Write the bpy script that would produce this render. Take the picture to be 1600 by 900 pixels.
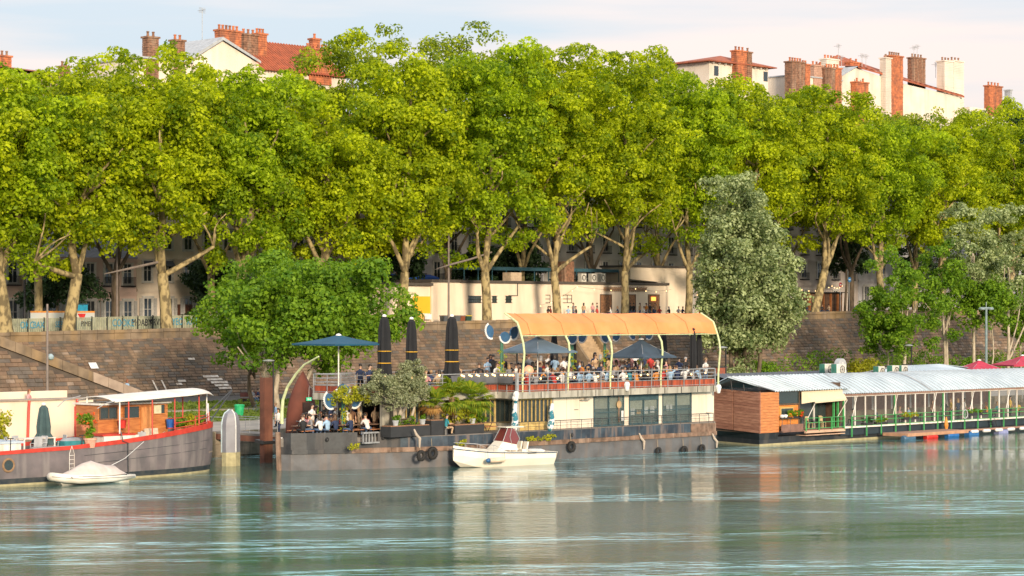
import bpy, math, random
import numpy as np
from mathutils import Vector, Matrix
for o in list(bpy.data.objects): bpy.data.objects.remove(o)
sc = bpy.context.scene
COL = sc.collection
PI = math.pi
SQ2 = math.sqrt(2)
# ---------------------------------------------------------------- camera
FOC, HZY, CAMH = 3600.0, 490.0, 10.0          # focal length in photo pixels, horizon row, eye height over the river
cam = bpy.data.cameras.new('camera'); cam.lens = 36*FOC/1600; cam.sensor_width = 36
cam.shift_y = (HZY-450)/1600; cam.clip_start = 1; cam.clip_end = 8000
camo = bpy.data.objects.new('camera', cam); COL.objects.link(camo)
camo.location = (0, 0, CAMH); camo.rotation_euler = (PI/2, 0, 0)
sc.camera = camo
# ---------------------------------------------------------------- sky and sun
SUN_EL, SUN_AZ = math.radians(13), math.radians(18)   # sun low, behind the camera and to the right
sd = Vector((math.sin(SUN_AZ)*math.cos(SUN_EL), -math.cos(SUN_AZ)*math.cos(SUN_EL), math.sin(SUN_EL)))
w = bpy.data.worlds.new('World'); sc.world = w; w.use_nodes = True
nt = w.node_tree; nt.nodes.clear()
N = nt.nodes.new
out = N('ShaderNodeOutputWorld'); bg = N('ShaderNodeBackground'); sky = N('ShaderNodeTexSky')
sky.sky_type = 'NISHITA'; sky.sun_disc = False; sky.sun_elevation = SUN_EL
sky.sun_rotation = math.atan2(sd.x, sd.y)
sky.air_density = 1.0; sky.dust_density = 1.5; sky.ozone_density = 1.5
tc = N('ShaderNodeTexCoord'); sx = N('ShaderNodeSeparateXYZ'); nt.links.new(tc.outputs['Generated'], sx.inputs[0])
mp = N('ShaderNodeMapping'); mp.inputs['Scale'].default_value = (2.2, 2.2, 26); mp.inputs['Location'].default_value = (3.1, 0.4, 0.15)
nt.links.new(tc.outputs['Generated'], mp.inputs[0])
nz = N('ShaderNodeTexNoise'); nz.inputs['Scale'].default_value = 1.0; nz.inputs['Detail'].default_value = 6; nz.inputs['Roughness'].default_value = .5
nt.links.new(mp.outputs[0], nz.inputs[0])
cr = N('ShaderNodeValToRGB')
cr.color_ramp.elements[0].position = .34; cr.color_ramp.elements[0].color = (2.5, 2.95, 3.35, 1)
cr.color_ramp.elements[1].position = .62; cr.color_ramp.elements[1].color = (3.95, 3.4, 3.2, 1)
e = cr.color_ramp.elements.new(.46); e.color = (2.65, 2.98, 3.3, 1)
nt.links.new(nz.outputs[0], cr.inputs[0])
mx = N('ShaderNodeMixRGB'); mx.inputs[0].default_value = .95
zen = N('ShaderNodeMath'); zen.operation = 'MULTIPLY_ADD'; zen.inputs[1].default_value = .95; zen.inputs[2].default_value = .95; zen.use_clamp = False   # gradient added to the cloud veil: brighter overhead, to lift ambient light in shadows
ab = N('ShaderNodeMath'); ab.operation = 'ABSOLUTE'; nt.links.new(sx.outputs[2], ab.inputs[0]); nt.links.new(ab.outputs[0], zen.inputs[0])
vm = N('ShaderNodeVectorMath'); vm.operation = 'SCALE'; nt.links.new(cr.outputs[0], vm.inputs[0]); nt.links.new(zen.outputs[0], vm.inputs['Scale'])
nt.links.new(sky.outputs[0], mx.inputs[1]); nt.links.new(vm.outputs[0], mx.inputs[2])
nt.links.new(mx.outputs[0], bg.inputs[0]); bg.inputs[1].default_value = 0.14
nt.links.new(bg.outputs[0], out.inputs[0])
sl = bpy.data.lights.new('sun', 'SUN'); sl.energy = 2.9; sl.angle = math.radians(9); sl.color = (1.0, .82, .60)
so = bpy.data.objects.new('sun', sl); COL.objects.link(so); so.rotation_euler = sd.to_track_quat('Z', 'Y').to_euler()
sc.view_settings.view_transform = 'Standard'; sc.view_settings.look = 'None'
sc.view_settings.exposure = 0.85; sc.view_settings.gamma = 1
sc.render.resolution_x = 1024; sc.render.resolution_y = 576
# ---------------------------------------------------------------- bank frame: s runs along the quay, t towards the bank
def S(px, t):
    k = (px-800)/FOC; return t*(1+k)/(1-k)
def DEP(px, t): return t*SQ2/(1-(px-800)/FOC)
def Z(px, py, t): return CAMH-(py-HZY)/FOC*DEP(px, t)
def W(s, t, z=0): return Vector(((s-t)/SQ2, (s+t)/SQ2, z))
def zp(s):                                   # top of the quay parapet, climbing gently downstream
    return 8.2+(min(max(s, 60), 330)-121)*.0162
# ---------------------------------------------------------------- materials
MC = {}
def mat(name, col, rough=.7, var=None, vs=3.0, bump=0, bs=None, metal=0, stretch=None, emit=0, streak=None, spec=.5, coat=0, vpos=(.35, .65)):
    if name in MC: return MC[name]
    m = bpy.data.materials.new(name); m.use_nodes = True; n = m.node_tree; b = n.nodes['Principled BSDF']
    b.inputs['Base Color'].default_value = (*col, 1); b.inputs['Roughness'].default_value = rough
    b.inputs['Metallic'].default_value = metal; b.inputs['Specular IOR Level'].default_value = spec
    b.inputs['Coat Weight'].default_value = coat
    tcn = n.nodes.new('ShaderNodeTexCoord'); mpn = n.nodes.new('ShaderNodeMapping'); n.links.new(tcn.outputs['Object'], mpn.inputs[0])
    if stretch: mpn.inputs['Scale'].default_value = stretch
    if var is None: var = tuple(min(1, c*.72) for c in col)
    tx = n.nodes.new('ShaderNodeTexNoise'); tx.inputs['Scale'].default_value = vs; tx.inputs['Detail'].default_value = 5
    n.links.new(mpn.outputs[0], tx.inputs[0])
    rp = n.nodes.new('ShaderNodeValToRGB'); rp.color_ramp.elements[0].position = vpos[0]; rp.color_ramp.elements[1].position = vpos[1]
    rp.color_ramp.elements[0].color = (*var, 1); rp.color_ramp.elements[1].color = (*col, 1)
    n.links.new(tx.outputs[0], rp.inputs[0]); last = rp.outputs[0]
    if streak:                               # (colour, amount, scale) runs and rust drawn out vertically
        mp2 = n.nodes.new('ShaderNodeMapping'); mp2.inputs['Scale'].default_value = (streak[2], streak[2], streak[2]*.12)
        n.links.new(tcn.outputs['Object'], mp2.inputs[0])
        t2 = n.nodes.new('ShaderNodeTexNoise'); t2.inputs['Scale'].default_value = 1; t2.inputs['Detail'].default_value = 6
        n.links.new(mp2.outputs[0], t2.inputs[0])
        r2 = n.nodes.new('ShaderNodeValToRGB'); r2.color_ramp.elements[0].position = .5; r2.color_ramp.elements[1].position = .62
        r2.color_ramp.elements[0].color = (0, 0, 0, 1); r2.color_ramp.elements[1].color = (streak[1],)*3+(1,)
        n.links.new(t2.outputs[0], r2.inputs[0])
        mm = n.nodes.new('ShaderNodeMixRGB'); n.links.new(r2.outputs[0], mm.inputs[0]); n.links.new(last, mm.inputs[1])
        mm.inputs[2].default_value = (*streak[0], 1); last = mm.outputs[0]
    n.links.new(last, b.inputs['Base Color'])
    if bump:
        tb = n.nodes.new('ShaderNodeTexNoise'); tb.inputs['Scale'].default_value = bs or vs*3; tb.inputs['Detail'].default_value = 4
        n.links.new(mpn.outputs[0], tb.inputs[0])
        bp = n.nodes.new('ShaderNodeBump'); bp.inputs['Strength'].default_value = bump; bp.inputs['Distance'].default_value = .05
        n.links.new(tb.outputs[0], bp.inputs['Height']); n.links.new(bp.outputs[0], b.inputs['Normal'])
    if emit:
        b.inputs['Emission Color'].default_value = (*col, 1); b.inputs['Emission Strength'].default_value = emit
    MC[name] = m; return m
def glassm(name, col=(.05, .07, .07), rough=.05, alpha=.55):
    if name in MC: return MC[name]
    m = bpy.data.materials.new(name); m.use_nodes = True; n = m.node_tree; b = n.nodes['Principled BSDF']
    b.inputs['Base Color'].default_value = (*col, 1); b.inputs['Roughness'].default_value = rough
    b.inputs['Alpha'].default_value = alpha; b.inputs['Specular IOR Level'].default_value = .8
    tx = n.nodes.new('ShaderNodeTexNoise'); tx.inputs['Scale'].default_value = .8
    bp = n.nodes.new('ShaderNodeBump'); bp.inputs['Strength'].default_value = (.08 if alpha > .2 else .01); n.links.new(tx.outputs[0], bp.inputs['Height']); n.links.new(bp.outputs[0], b.inputs['Normal'])
    MC[name] = m; return m
def leafm(name, c1, c2, trans=.45):
    if name in MC: return MC[name]
    m = bpy.data.materials.new(name); m.use_nodes = True; n = m.node_tree; n.nodes.clear()
    at = n.nodes.new('ShaderNodeAttribute'); at.attribute_name = 'tone'
    rp = n.nodes.new('ShaderNodeMixRGB'); rp.inputs[1].default_value = (*c1, 1); rp.inputs[2].default_value = (*c2, 1)
    n.links.new(at.outputs['Fac'], rp.inputs[0])
    d = n.nodes.new('ShaderNodeBsdfPrincipled'); d.inputs['Roughness'].default_value = .6; d.inputs['Specular IOR Level'].default_value = .25
    n.links.new(rp.outputs[0], d.inputs['Base Color'])
    tr = n.nodes.new('ShaderNodeBsdfTranslucent'); hv = n.nodes.new('ShaderNodeMixRGB'); hv.blend_type = 'MULTIPLY'; hv.inputs[0].default_value = 1
    hv.inputs[2].default_value = (1.25, 1.25, .5, 1); n.links.new(rp.outputs[0], hv.inputs[1]); n.links.new(hv.outputs[0], tr.inputs[0])
    mi = n.nodes.new('ShaderNodeMixShader'); mi.inputs[0].default_value = trans
    n.links.new(d.outputs[0], mi.inputs[1]); n.links.new(tr.outputs[0], mi.inputs[2])
    o = n.nodes.new('ShaderNodeOutputMaterial'); n.links.new(mi.outputs[0], o.inputs[0])
    MC[name] = m; return m
# ---------------------------------------------------------------- object helpers
ORG = {}
def tag(o, label=None, cat=None, group=None, kind=None):
    if label: o['label'] = label
    if cat: o['category'] = cat
    if group: o['group'] = group
    if kind: o['kind'] = kind
    return o
def thing(name, label, cat, s, t, z=0, rot=0, group=None):
    o = bpy.data.objects.new(name, None); o.empty_display_size = .3; COL.objects.link(o)
    o.location = W(s, t, z); o.rotation_euler = (0, 0, PI/4+rot)
    ORG[o.name] = (s, t, z); tag(o, label, cat, group); return o
def root_of(o):
    while o.parent: o = o.parent
    return o
class MB:
    def __init__(self): self.v = []; self.f = []; self.m = []; self.cur = 0
    def add(self, vs, fs):
        b = len(self.v); self.v += [tuple(p) for p in vs]
        self.f += [tuple(i+b for i in f) for f in fs]; self.m += [self.cur]*len(fs); return self
    def box(self, x0, x1, y0, y1, z0, z1):
        return self.add([(x0,y0,z0),(x1,y0,z0),(x1,y1,z0),(x0,y1,z0),(x0,y0,z1),(x1,y0,z1),(x1,y1,z1),(x0,y1,z1)],
            [(0,3,2,1),(4,5,6,7),(0,1,5,4),(1,2,6,5),(2,3,7,6),(3,0,4,7)])
    def cbox(self, c, d, rz=0, rx=0, ry=0):
        M = Matrix.Rotation(rz, 3, 'Z') @ Matrix.Rotation(ry, 3, 'Y') @ Matrix.Rotation(rx, 3, 'X'); c = Vector(c)
        P = [c + M @ Vector((sx_*d[0]/2, sy_*d[1]/2, sz_*d[2]/2)) for sz_ in (-1, 1) for sx_, sy_ in ((-1,-1),(1,-1),(1,1),(-1,1))]
        return self.add(P, [(0,3,2,1),(4,5,6,7),(0,1,5,4),(1,2,6,5),(2,3,7,6),(3,0,4,7)])
    def tube(self, pts, r, n=6, caps=True):
        pts = [Vector(p) for p in pts]; rs = r if isinstance(r, (list, tuple)) else [r]*len(pts)
        vs = []; fs = []; up = Vector((0, 0, 1)); prev = None
        for i, p in enumerate(pts):
            d = (pts[min(i+1, len(pts)-1)]-pts[max(i-1, 0)])
            d = d.normalized() if d.length > 1e-9 else up
            if prev is None:
                a = d.cross(up if abs(d.z) < .95 else Vector((1, 0, 0))).normalized()
            else:
                a = (prev-d*prev.dot(d)); a = a.normalized() if a.length > 1e-6 else d.orthogonal().normalized()
            prev = a; b = d.cross(a)
            for k in range(n):
                an = 2*PI*k/n; vs.append(p+(a*math.cos(an)+b*math.sin(an))*rs[i])
        for i in range(len(pts)-1):
            for k in range(n):
                k2 = (k+1) % n; fs.append((i*n+k, i*n+k2, (i+1)*n+k2, (i+1)*n+k))
        if caps: fs.append(tuple(range(n-1, -1, -1))); fs.append(tuple(range((len(pts)-1)*n, len(pts)*n)))
        return self.add(vs, fs)
    def bar(self, a, b, r=.025, n=4): return self.tube([a, b], r, n)
    def lathe(self, c, prof, n=12, sx=1, sy=1):
        vs = []; fs = []; c = Vector(c)
        for r, z in prof:
            for k in range(n):
                a = 2*PI*k/n; vs.append((c.x+r*sx*math.cos(a), c.y+r*sy*math.sin(a), c.z+z))
        for i in range(len(prof)-1):
            for k in range(n):
                k2 = (k+1) % n; fs.append((i*n+k, i*n+k2, (i+1)*n+k2, (i+1)*n+k))
        fs.append(tuple(range(n-1, -1, -1))); fs.append(tuple(range((len(prof)-1)*n, len(prof)*n)))
        return self.add(vs, fs)
    def prism(self, poly, z0, z1):
        n = len(poly); vs = [(x, y, z0) for x, y in poly]+[(x, y, z1) for x, y in poly]
        fs = [tuple(range(n-1, -1, -1)), tuple(range(n, 2*n))]+[(i, (i+1) % n, n+(i+1) % n, n+i) for i in range(n)]
        return self.add(vs, fs)
    def sheet(self, rows):                     # rows of equally many points
        n = len(rows[0]); vs = [p for r in rows for p in r]; fs = []
        for i in range(len(rows)-1):
            for k in range(n-1): fs.append((i*n+k, i*n+k+1, (i+1)*n+k+1, (i+1)*n+k))
        return self.add(vs, fs)
    def torus(self, c, R, r, axis='y', n=18, m=8):
        vs = []; fs = []; c = Vector(c)
        for i in range(n):
            a = 2*PI*i/n
            for j in range(m):
                b = 2*PI*j/m; q = R+r*math.cos(b); x, y, z = q*math.cos(a), r*math.sin(b), q*math.sin(a)
                if axis == 'x': x, y = y, x
                if axis == 'z': y, z = z, y
                vs.append((c.x+x, c.y+y, c.z+z))
        for i in range(n):
            for j in range(m): fs.append((i*m+j, ((i+1) % n)*m+j, ((i+1) % n)*m+(j+1) % m, i*m+(j+1) % m))
        return self.add(vs, fs)
    def build(self, name, m, parent=None, local=False, smooth=False, bevel=0, kind=None, label=None):
        ms = m if isinstance(m, (list, tuple)) else [m]
        me = bpy.data.meshes.new(name); V = self.v
        o = bpy.data.objects.new(name, me)
        if parent is not None:
            o.parent = parent
            if not local:
                q = ORG[root_of(parent).name]; V = [(x-q[0], y-q[1], z-q[2]) for x, y, z in V]
        elif not local:
            o.rotation_euler = (0, 0, PI/4)
        me.from_pydata(V, [], self.f)
        for x in ms: me.materials.append(x)
        if len(ms) > 1: me.polygons.foreach_set('material_index', self.m)
        if smooth: me.polygons.foreach_set('use_smooth', [True]*len(self.f))
        me.update(); COL.objects.link(o)
        if bevel:
            bv = o.modifiers.new('bevel', 'BEVEL'); bv.width = bevel; bv.segments = 1; bv.limit_method = 'ANGLE'
        if kind: o['kind'] = kind
        if label: o['label'] = label
        return o
def copy_tree(o, parent=None):
    c = o.copy(); COL.objects.link(c)
    if parent is not None: c.parent = parent
    for ch in list(o.children): copy_tree(ch, c)
    return c
def place(o, s, t, z, rot=0, label=None, group=None, scale=None):
    o.location = W(s, t, z); o.rotation_euler = (0, 0, PI/4+rot)
    if label: o['label'] = label
    if group: o['group'] = group
    if scale: o.scale = scale if isinstance(scale, tuple) else (scale,)*3
    return o
class Kit:                                      # builds a thing once at the origin, then hands out copies
    def __init__(self, fn): self.fn = fn; self.proto = None
    def at(self, s, t, z, rot=0, label=None, group=None, scale=None):
        if self.proto is None: self.proto = self.fn(); o = self.proto
        else: o = copy_tree(self.proto)
        ORG[o.name] = (s, t, z)
        return place(o, s, t, z, rot, label, group, scale)
def textmesh(txt, size, name, m, parent, M, extrude=.004):
    cu = bpy.data.curves.new(name, 'FONT'); cu.body = txt; cu.size = size; cu.extrude = extrude; cu.align_x = 'CENTER'; cu.align_y = 'CENTER'; cu.resolution_u = 2
    o = bpy.data.objects.new('t', cu); COL.objects.link(o); bpy.context.view_layer.update()
    me = bpy.data.meshes.new_from_object(o.evaluated_get(bpy.context.evaluated_depsgraph_get())); bpy.data.objects.remove(o)
    me.transform(M); me.materials.clear(); me.materials.append(m); me.name = name
    q = bpy.data.objects.new(name, me); q.parent = parent; COL.objects.link(q); return q
def upright(s, t, z, org, face=0):             # text standing on a river-facing wall
    return Matrix.Translation(Vector((s-org[0], t-org[1], z-org[2]))) @ Matrix.Rotation(face, 4, 'Z') @ Matrix.Rotation(PI/2, 4, 'X')
# ---------------------------------------------------------------- foliage
rng = np.random.default_rng(7)
def foliage(name, m, parent, blobs, per, leaf, up=.35, kind=None, flat=.75, shell=.35):
    B = np.array(blobs, dtype=float); nb = len(B)
    cnt = np.maximum(6, (per*(B[:, 3]/B[:, 3].mean())**2).astype(int)); idx = np.repeat(np.arange(nb), cnt); n = len(idx)
    d = rng.normal(size=(n, 3)); d[:, 2] += up; d /= np.linalg.norm(d, axis=1)[:, None]
    r = B[idx, 3]*(1-shell*rng.random(n)**1.5)
    c = B[idx, :3]+d*r[:, None]*np.array([1, 1, flat])
    nr = d*.8+rng.normal(size=(n, 3))*.45+np.array([0, 0, .25]); nr /= np.linalg.norm(nr, axis=1)[:, None]
    a = np.cross(nr, rng.normal(size=(n, 3))); a /= np.linalg.norm(a, axis=1)[:, None]; b = np.cross(nr, a)
    sz = leaf*(.6+.8*rng.random(n))[:, None]
    v = np.stack([c-a*sz*.55, c-b*sz*.38+nr*sz*.08, c+a*sz*.6, c+b*sz*.38+nr*sz*.08], axis=1).reshape(-1, 3)
    me = bpy.data.meshes.new(name); me.vertices.add(4*n); me.vertices.foreach_set('co', v.ravel().astype(np.float32))
    me.loops.add(4*n); me.loops.foreach_set('vertex_index', np.arange(4*n, dtype=np.int32))
    me.polygons.add(n); me.polygons.foreach_set('loop_start', np.arange(0, 4*n, 4, dtype=np.int32))
    at = me.attributes.new('tone', 'FLOAT', 'FACE')
    tone = np.clip(.5+.28*rng.normal(size=n)*.8+.3*rng.normal(size=nb)[idx]*.7, 0, 1); at.data.foreach_set('value', tone.astype(np.float32))
    me.materials.append(m); me.update(); me.validate()
    o = bpy.data.objects.new(name, me); COL.objects.link(o)
    if parent: o.parent = parent
    if kind: o['kind'] = kind
    return o
def crown_blobs(c, R, nbig, nsub, rb, rs, low=-.75, seed=None, lumps=.18, fill=.35, boxy=2.0):
    # big boughs spread over a lumpy envelope, each carrying smaller leaf clumps on its outer side
    r_ = np.random.default_rng(seed) if seed is not None else rng
    out_ = []; g = PI*(3-math.sqrt(5)); c = np.array(c, float); R = np.array(R, float)
    for i in range(nbig):
        z = 1-(1-low)*(i+.5)/nbig; th = g*i+r_.random()*.9; q = math.sqrt(max(0, 1-abs(z)**boxy))
        d = np.array([q*math.cos(th), q*math.sin(th), z]); k = .74+lumps*r_.normal()
        k = min(max(k, .3), 1.0)*(.88 if z > .85 else 1)
        if r_.random() < fill*.5: k *= .6
        cb = c+d*R*k; rr = rb*(.75+.5*r_.random())
        for j in range(nsub):
            e = r_.normal(size=3)+d*.8+np.array([0, 0, .3]); e /= np.linalg.norm(e)
            out_.append((*(cb+e*rr*np.array([1, 1, .7])*(.5+.6*r_.random())), rs*(.65+.7*r_.random())))
    return out_
# ================================================================ SETTING
# ---- river
def water_mat():
    m = bpy.data.materials.new('river_water'); m.use_nodes = True; n = m.node_tree; b = n.nodes['Principled BSDF']
    tcn = n.nodes.new('ShaderNodeTexCoord')
    def noise(scale, sx_, sy_, det=3, rough=.5, dist=0):
        mpn = n.nodes.new('ShaderNodeMapping'); mpn.vector_type = 'TEXTURE'; mpn.inputs['Scale'].default_value = (1/sx_, 1/sy_, 1); mpn.inputs['Rotation'].default_value = (0, 0, math.radians(-38))
        n.links.new(tcn.outputs['Object'], mpn.inputs[0])
        t = n.nodes.new('ShaderNodeTexNoise'); t.inputs['Scale'].default_value = scale; t.inputs['Detail'].default_value = det
        t.inputs['Roughness'].default_value = rough; t.inputs['Distortion'].default_value = dist
        n.links.new(mpn.outputs[0], t.inputs[0]); return t.outputs[0]
    def math_(op, a, b_=None, v=None):
        q = n.nodes.new('ShaderNodeMath'); q.operation = op
        for i, x in enumerate((a, b_)):
            if x is None: continue
            if isinstance(x, (int, float)): q.inputs[i].default_value = x
            else: n.links.new(x, q.inputs[i])
        return q.outputs[0]
    def ramp(a, p0, p1):
        q = n.nodes.new('ShaderNodeMapRange'); n.links.new(a, q.inputs[0]); q.inputs[1].default_value = p0; q.inputs[2].default_value = p1; q.interpolation_type = 'SMOOTHSTEP'; return q.outputs[0]
    fine = noise(1.6, .8, 1.5, 4, .6)            # ripples
    mid = noise(.5, .55, 1.25, 6, .62, .5)         # swirls of the current
    patch = ramp(noise(.045, .5, 1.6, 3, .55, .6), .45, .62)   # wind and current lanes
    h1 = math_('MULTIPLY', fine, math_('ADD', math_('MULTIPLY', patch, .14), .02))
    h2 = math_('MULTIPLY', mid, .105)
    h = math_('ADD', h1, h2)
    bp = n.nodes.new('ShaderNodeBump'); bp.inputs['Strength'].default_value = 1; bp.inputs['Distance'].default_value = .32
    n.links.new(h, bp.inputs['Height']); n.links.new(bp.outputs[0], b.inputs['Normal'])
    # silt-green body with thin broken foam lines along the lanes
    foam = math_('MULTIPLY', ramp(noise(.8, .30, 2.6, 8, .78, 1.2), .515, .56), math_('MULTIPLY', ramp(noise(.05, .45, 1.9, 3, .55, .7), .50, .575), 1))
    mxn = n.nodes.new('ShaderNodeMixRGB'); mxn.inputs[1].default_value = (.036, .10, .088, 1); mxn.inputs[2].default_value = (.52, .92, 1.0, 1)
    n.links.new(foam, mxn.inputs[0]); n.links.new(mxn.outputs[0], b.inputs['Base Color'])
    b.inputs['Roughness'].default_value = .035; b.inputs['IOR'].default_value = 1.33
    return m
mb = MB(); mb.add([(-1500, -900, 0), (3500, -900, 0), (3500, 129.5, 0), (-1500, 129.5, 0)], [(0, 1, 2, 3)])
river = mb.build('river', water_mat(), kind='structure')
# ---- low quay
quay_paving = mat('quay_paving', (.34, .30, .25), .9, var=(.24, .22, .19), vs=.5, bump=.3, bs=6)
asphalt = mat('asphalt', (.10, .095, .09), .9, var=(.06, .06, .06), vs=1.2, bump=.3, bs=15)
grassm = mat('grass_soil', (.10, .16, .03), .95, var=(.16, .15, .05), vs=.35, bump=.4, bs=8)
quay_stone = mat('quay_stone', (.30, .24, .17), .9, var=(.14, .12, .09), vs=1.4, bump=.5, bs=6, streak=((.06, .06, .04), .8, 1.5))
mb = MB(); mb.box(-300, 900, 128.6, 187, -2, 1.7); mb.build('low_quay', quay_paving, kind='structure')
mb = MB(); mb.box(40, 260, 128.0, 128.6, -2, 1.78)
for i in range(60):
    s0 = 60+i*2.4; mb.box(s0+.02, s0+2.38, 127.93, 128.0, .1, .88); mb.box(s0-1.18, s0+1.18, 127.95, 128.0, .92, 1.72)
qw = thing('quay_wall', 'brown stone quay wall dropping from the low quay into the river', 'wall', 128, 128.3, 0)
mb.build('masonry', quay_stone, qw)
mb = MB(); mb.add([(60, 141, 1.712), (420, 141, 1.712), (420, 172, 1.712), (60, 172, 1.712)], [(0, 1, 2, 3)]); mb.build('grass_strip', grassm, kind='structure')
mb = MB(); mb.add([(60, 172, 1.708), (420, 172, 1.708), (420, 185, 1.708), (60, 185, 1.708)], [(0, 1, 2, 3)]); mb.build('quay_road', asphalt, kind='structure')
mb = MB(); mb.add([(60, 176, 1.716), (112, 156, 1.716), (200, 149, 1.716), (420, 149, 1.716), (420, 152.5, 1.716), (200, 152.5, 1.716), (114, 160, 1.716), (66, 180, 1.716)], [(0,1,6,7), (1,2,5,6), (2,3,4,5)]); mb.build('path', mat('dusty_path', (.42, .34, .26), .95, var=(.33, .27, .2), vs=1), kind='structure')
# grass blades and weeds on the low quay
def tuftfield(name, label, s0, s1, t0, t1, z, n, h, m, leaf=.25, parent=None):
    B = [(random.uniform(s0, s1), random.uniform(t0, t1), z+random.random()*h*.4, h*(.3+.5*random.random())) for _ in range(n)]
    o = foliage(name, m, parent, B, 14, leaf, up=1.2, kind='stuff')
    if parent is None: o.rotation_euler = (0, 0, PI/4); tag(o, label, 'grass')
    return o
random.seed(3)
L_grass = leafm('grass_leaf', (.10, .16, .025), (.19, .25, .045), .3)
tuftfield('grass', 'strip of green grass on the low quay behind the boats', 92, 134, 141.3, 155, 1.7, 3200, .16, L_grass, .25)
tuftfield('grass', 'band of taller grass between the dusty path and the road', 92, 150, 161, 171.8, 1.7, 2600, .2, L_grass, .28)
# ---- embankment
wall_core = mat('embankment_mortar', (.09, .07, .05), .95, var=(.06, .045, .035), vs=1.2, bump=.5)
stone_ms = [mat('embankment_stone_%s' % nm, c, .92, var=v, vs=.9, bump=.6, bs=5, streak=((.07, .06, .045), .55, .9)) for nm, c, v in
    (('brown', (.185, .12, .078), (.11, .073, .049)), ('tan', (.215, .145, .092), (.135, .092, .06)), ('grey', (.13, .108, .088), (.085, .07, .06)), ('pale', (.27, .20, .15), (.16, .12, .09)))]
cop_m = mat('coping_stone', (.235, .175, .115), .9, var=(.12, .09, .06), vs=.8, bump=.4, bs=4, streak=((.36, .22, .07), .3, .5))
TOE, TOP = 185.0, 190.0
emb = thing('embankment_wall', 'long sloping brown stone embankment wall below the plane trees', 'wall', 190, 187, 0)
mb = MB(); rows = []
for s in range(40, 421, 10): rows.append([(s, TOE, 1.6), (s, TOP, zp(s)-.95), (s, TOP, zp(s)-.2), (s, TOP+.55, zp(s)-.2), (s, TOP+.55, zp(s)-2)])
mb.sheet(rows); mb.build('wall_core', wall_core, emb)
def slope_pt(s, f, lift=0):
    ztop = zp(s)-.95; z = 1.7+(ztop-1.7)*f; n_ = Vector((0, -(ztop-1.7), TOP-TOE)).normalized()
    return (s, TOE+(TOP-TOE)*f+n_.y*lift, z+n_.z*lift)
random.seed(11); allst = []
NC = 21
for c in range(NC):
    s = 96+random.random()
    while s < 318:
        L = random.uniform(.55, 1.15); allst.append((s, s+L-.03, c/NC, (c+1)/NC-.005, random.uniform(.02, .07), random.choices(range(4), (3, 4, 2, 3) if s > 236 and c < 11 else (6, 4, 4, .35))[0])); s += L
def stair_hit(s0, s1): return s1 > S(903, 187) and s0 < S(945, 187)
allst = [q for q in allst if not stair_hit(q[0], q[1])]
def stone_mb(mb, q):
    s0, s1, f0, f1, l, _ = q; P = [slope_pt(s0, f0), slope_pt(s1, f0), slope_pt(s1, f1), slope_pt(s0, f1)]; Q = [slope_pt(s0+.03, f0+.006, l), slope_pt(s1-.03, f0+.006, l), slope_pt(s1-.03, f1-.006, l), slope_pt(s0+.03, f1-.006, l)]
    mb.add(P+Q, [(4,5,6,7),(0,1,5,4),(1,2,6,5),(2,3,7,6),(3,0,4,7)])
vis = sorted([q for q in allst if q[0] > S(262, 187) and q[1] < S(420, 187) and q[2] > .15], key=lambda q: q[0])[:290]
vset = set(id(q) for q in vis)
for q in vis: a = MB(); stone_mb(a, q); a.build('stone', stone_ms[q[5]], emb)
a = MB()
for q in allst:
    if id(q) in vset: continue
    a.cur = q[5]; stone_mb(a, q)
a.build('stonework', stone_ms, emb, kind='stuff')
s = 98.0
while s < 316:                                   # parapet coping, block by block
    a = MB(); a.box(s+.015, s+1.97, TOP-.16, TOP+.68, zp(s)-.34, zp(s)+random.uniform(-.015, .015)); a.build('coping_stone', cop_m, emb, bevel=.03); s += 2
a = MB()
for i in range(111):
    s0 = 98+i*2; a.box(s0+.02, s0+1.98, TOP-.07, TOP, zp(s0)-.98, zp(s0)-.36)
a.build('parapet', cop_m, emb)
paint_w = mat('faded_white_paint', (.62, .58, .52), .9, var=(.35, .28, .22), vs=3)
# painted marks and a small board on the slope
def slab_on_slope(name, m, s0, s1, f0, f1, lift=.13, parent=emb, skew=0):
    a = MB(); P = [slope_pt(s0, f0, lift), slope_pt(s1, f0, lift), slope_pt(s1+skew, f1, lift), slope_pt(s0+skew, f1, lift)]
    Q = [slope_pt(s0, f0, lift+.012), slope_pt(s1, f0, lift+.012), slope_pt(s1+skew, f1, lift+.012), slope_pt(s0+skew, f1, lift+.012)]
    a.add(P+Q, [(4,5,6,7),(0,1,5,4),(1,2,6,5),(2,3,7,6),(3,0,4,7)]); return a.build(name, m, parent)
slab_on_slope('notice_board', mat('board_white', (.75, .76, .78), .6), S(146, 187), S(158, 187), .50, .60, .16)
for px in (240, 254): 
    slab_on_slope('graffiti_stroke', paint_w, S(px, 186), S(px+2.4, 186), .08, .28, .11)
    slab_on_slope('graffiti_stroke', paint_w, S(px, 186), S(px+13, 186), .055, .08, .115)
for i, (px, w_, f) in enumerate(((322, 24, .30), (326, 24, .25), (330, 26, .2), (333, 22, .15), (337, 20, .1), (280, 12, .24), (275, 9, .19), (313, 10, .6), (865, 9, .4))):
    slab_on_slope('painted_patch', paint_w, S(px, 186), S(px+w_, 186), f, f+.035, .107)
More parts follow.
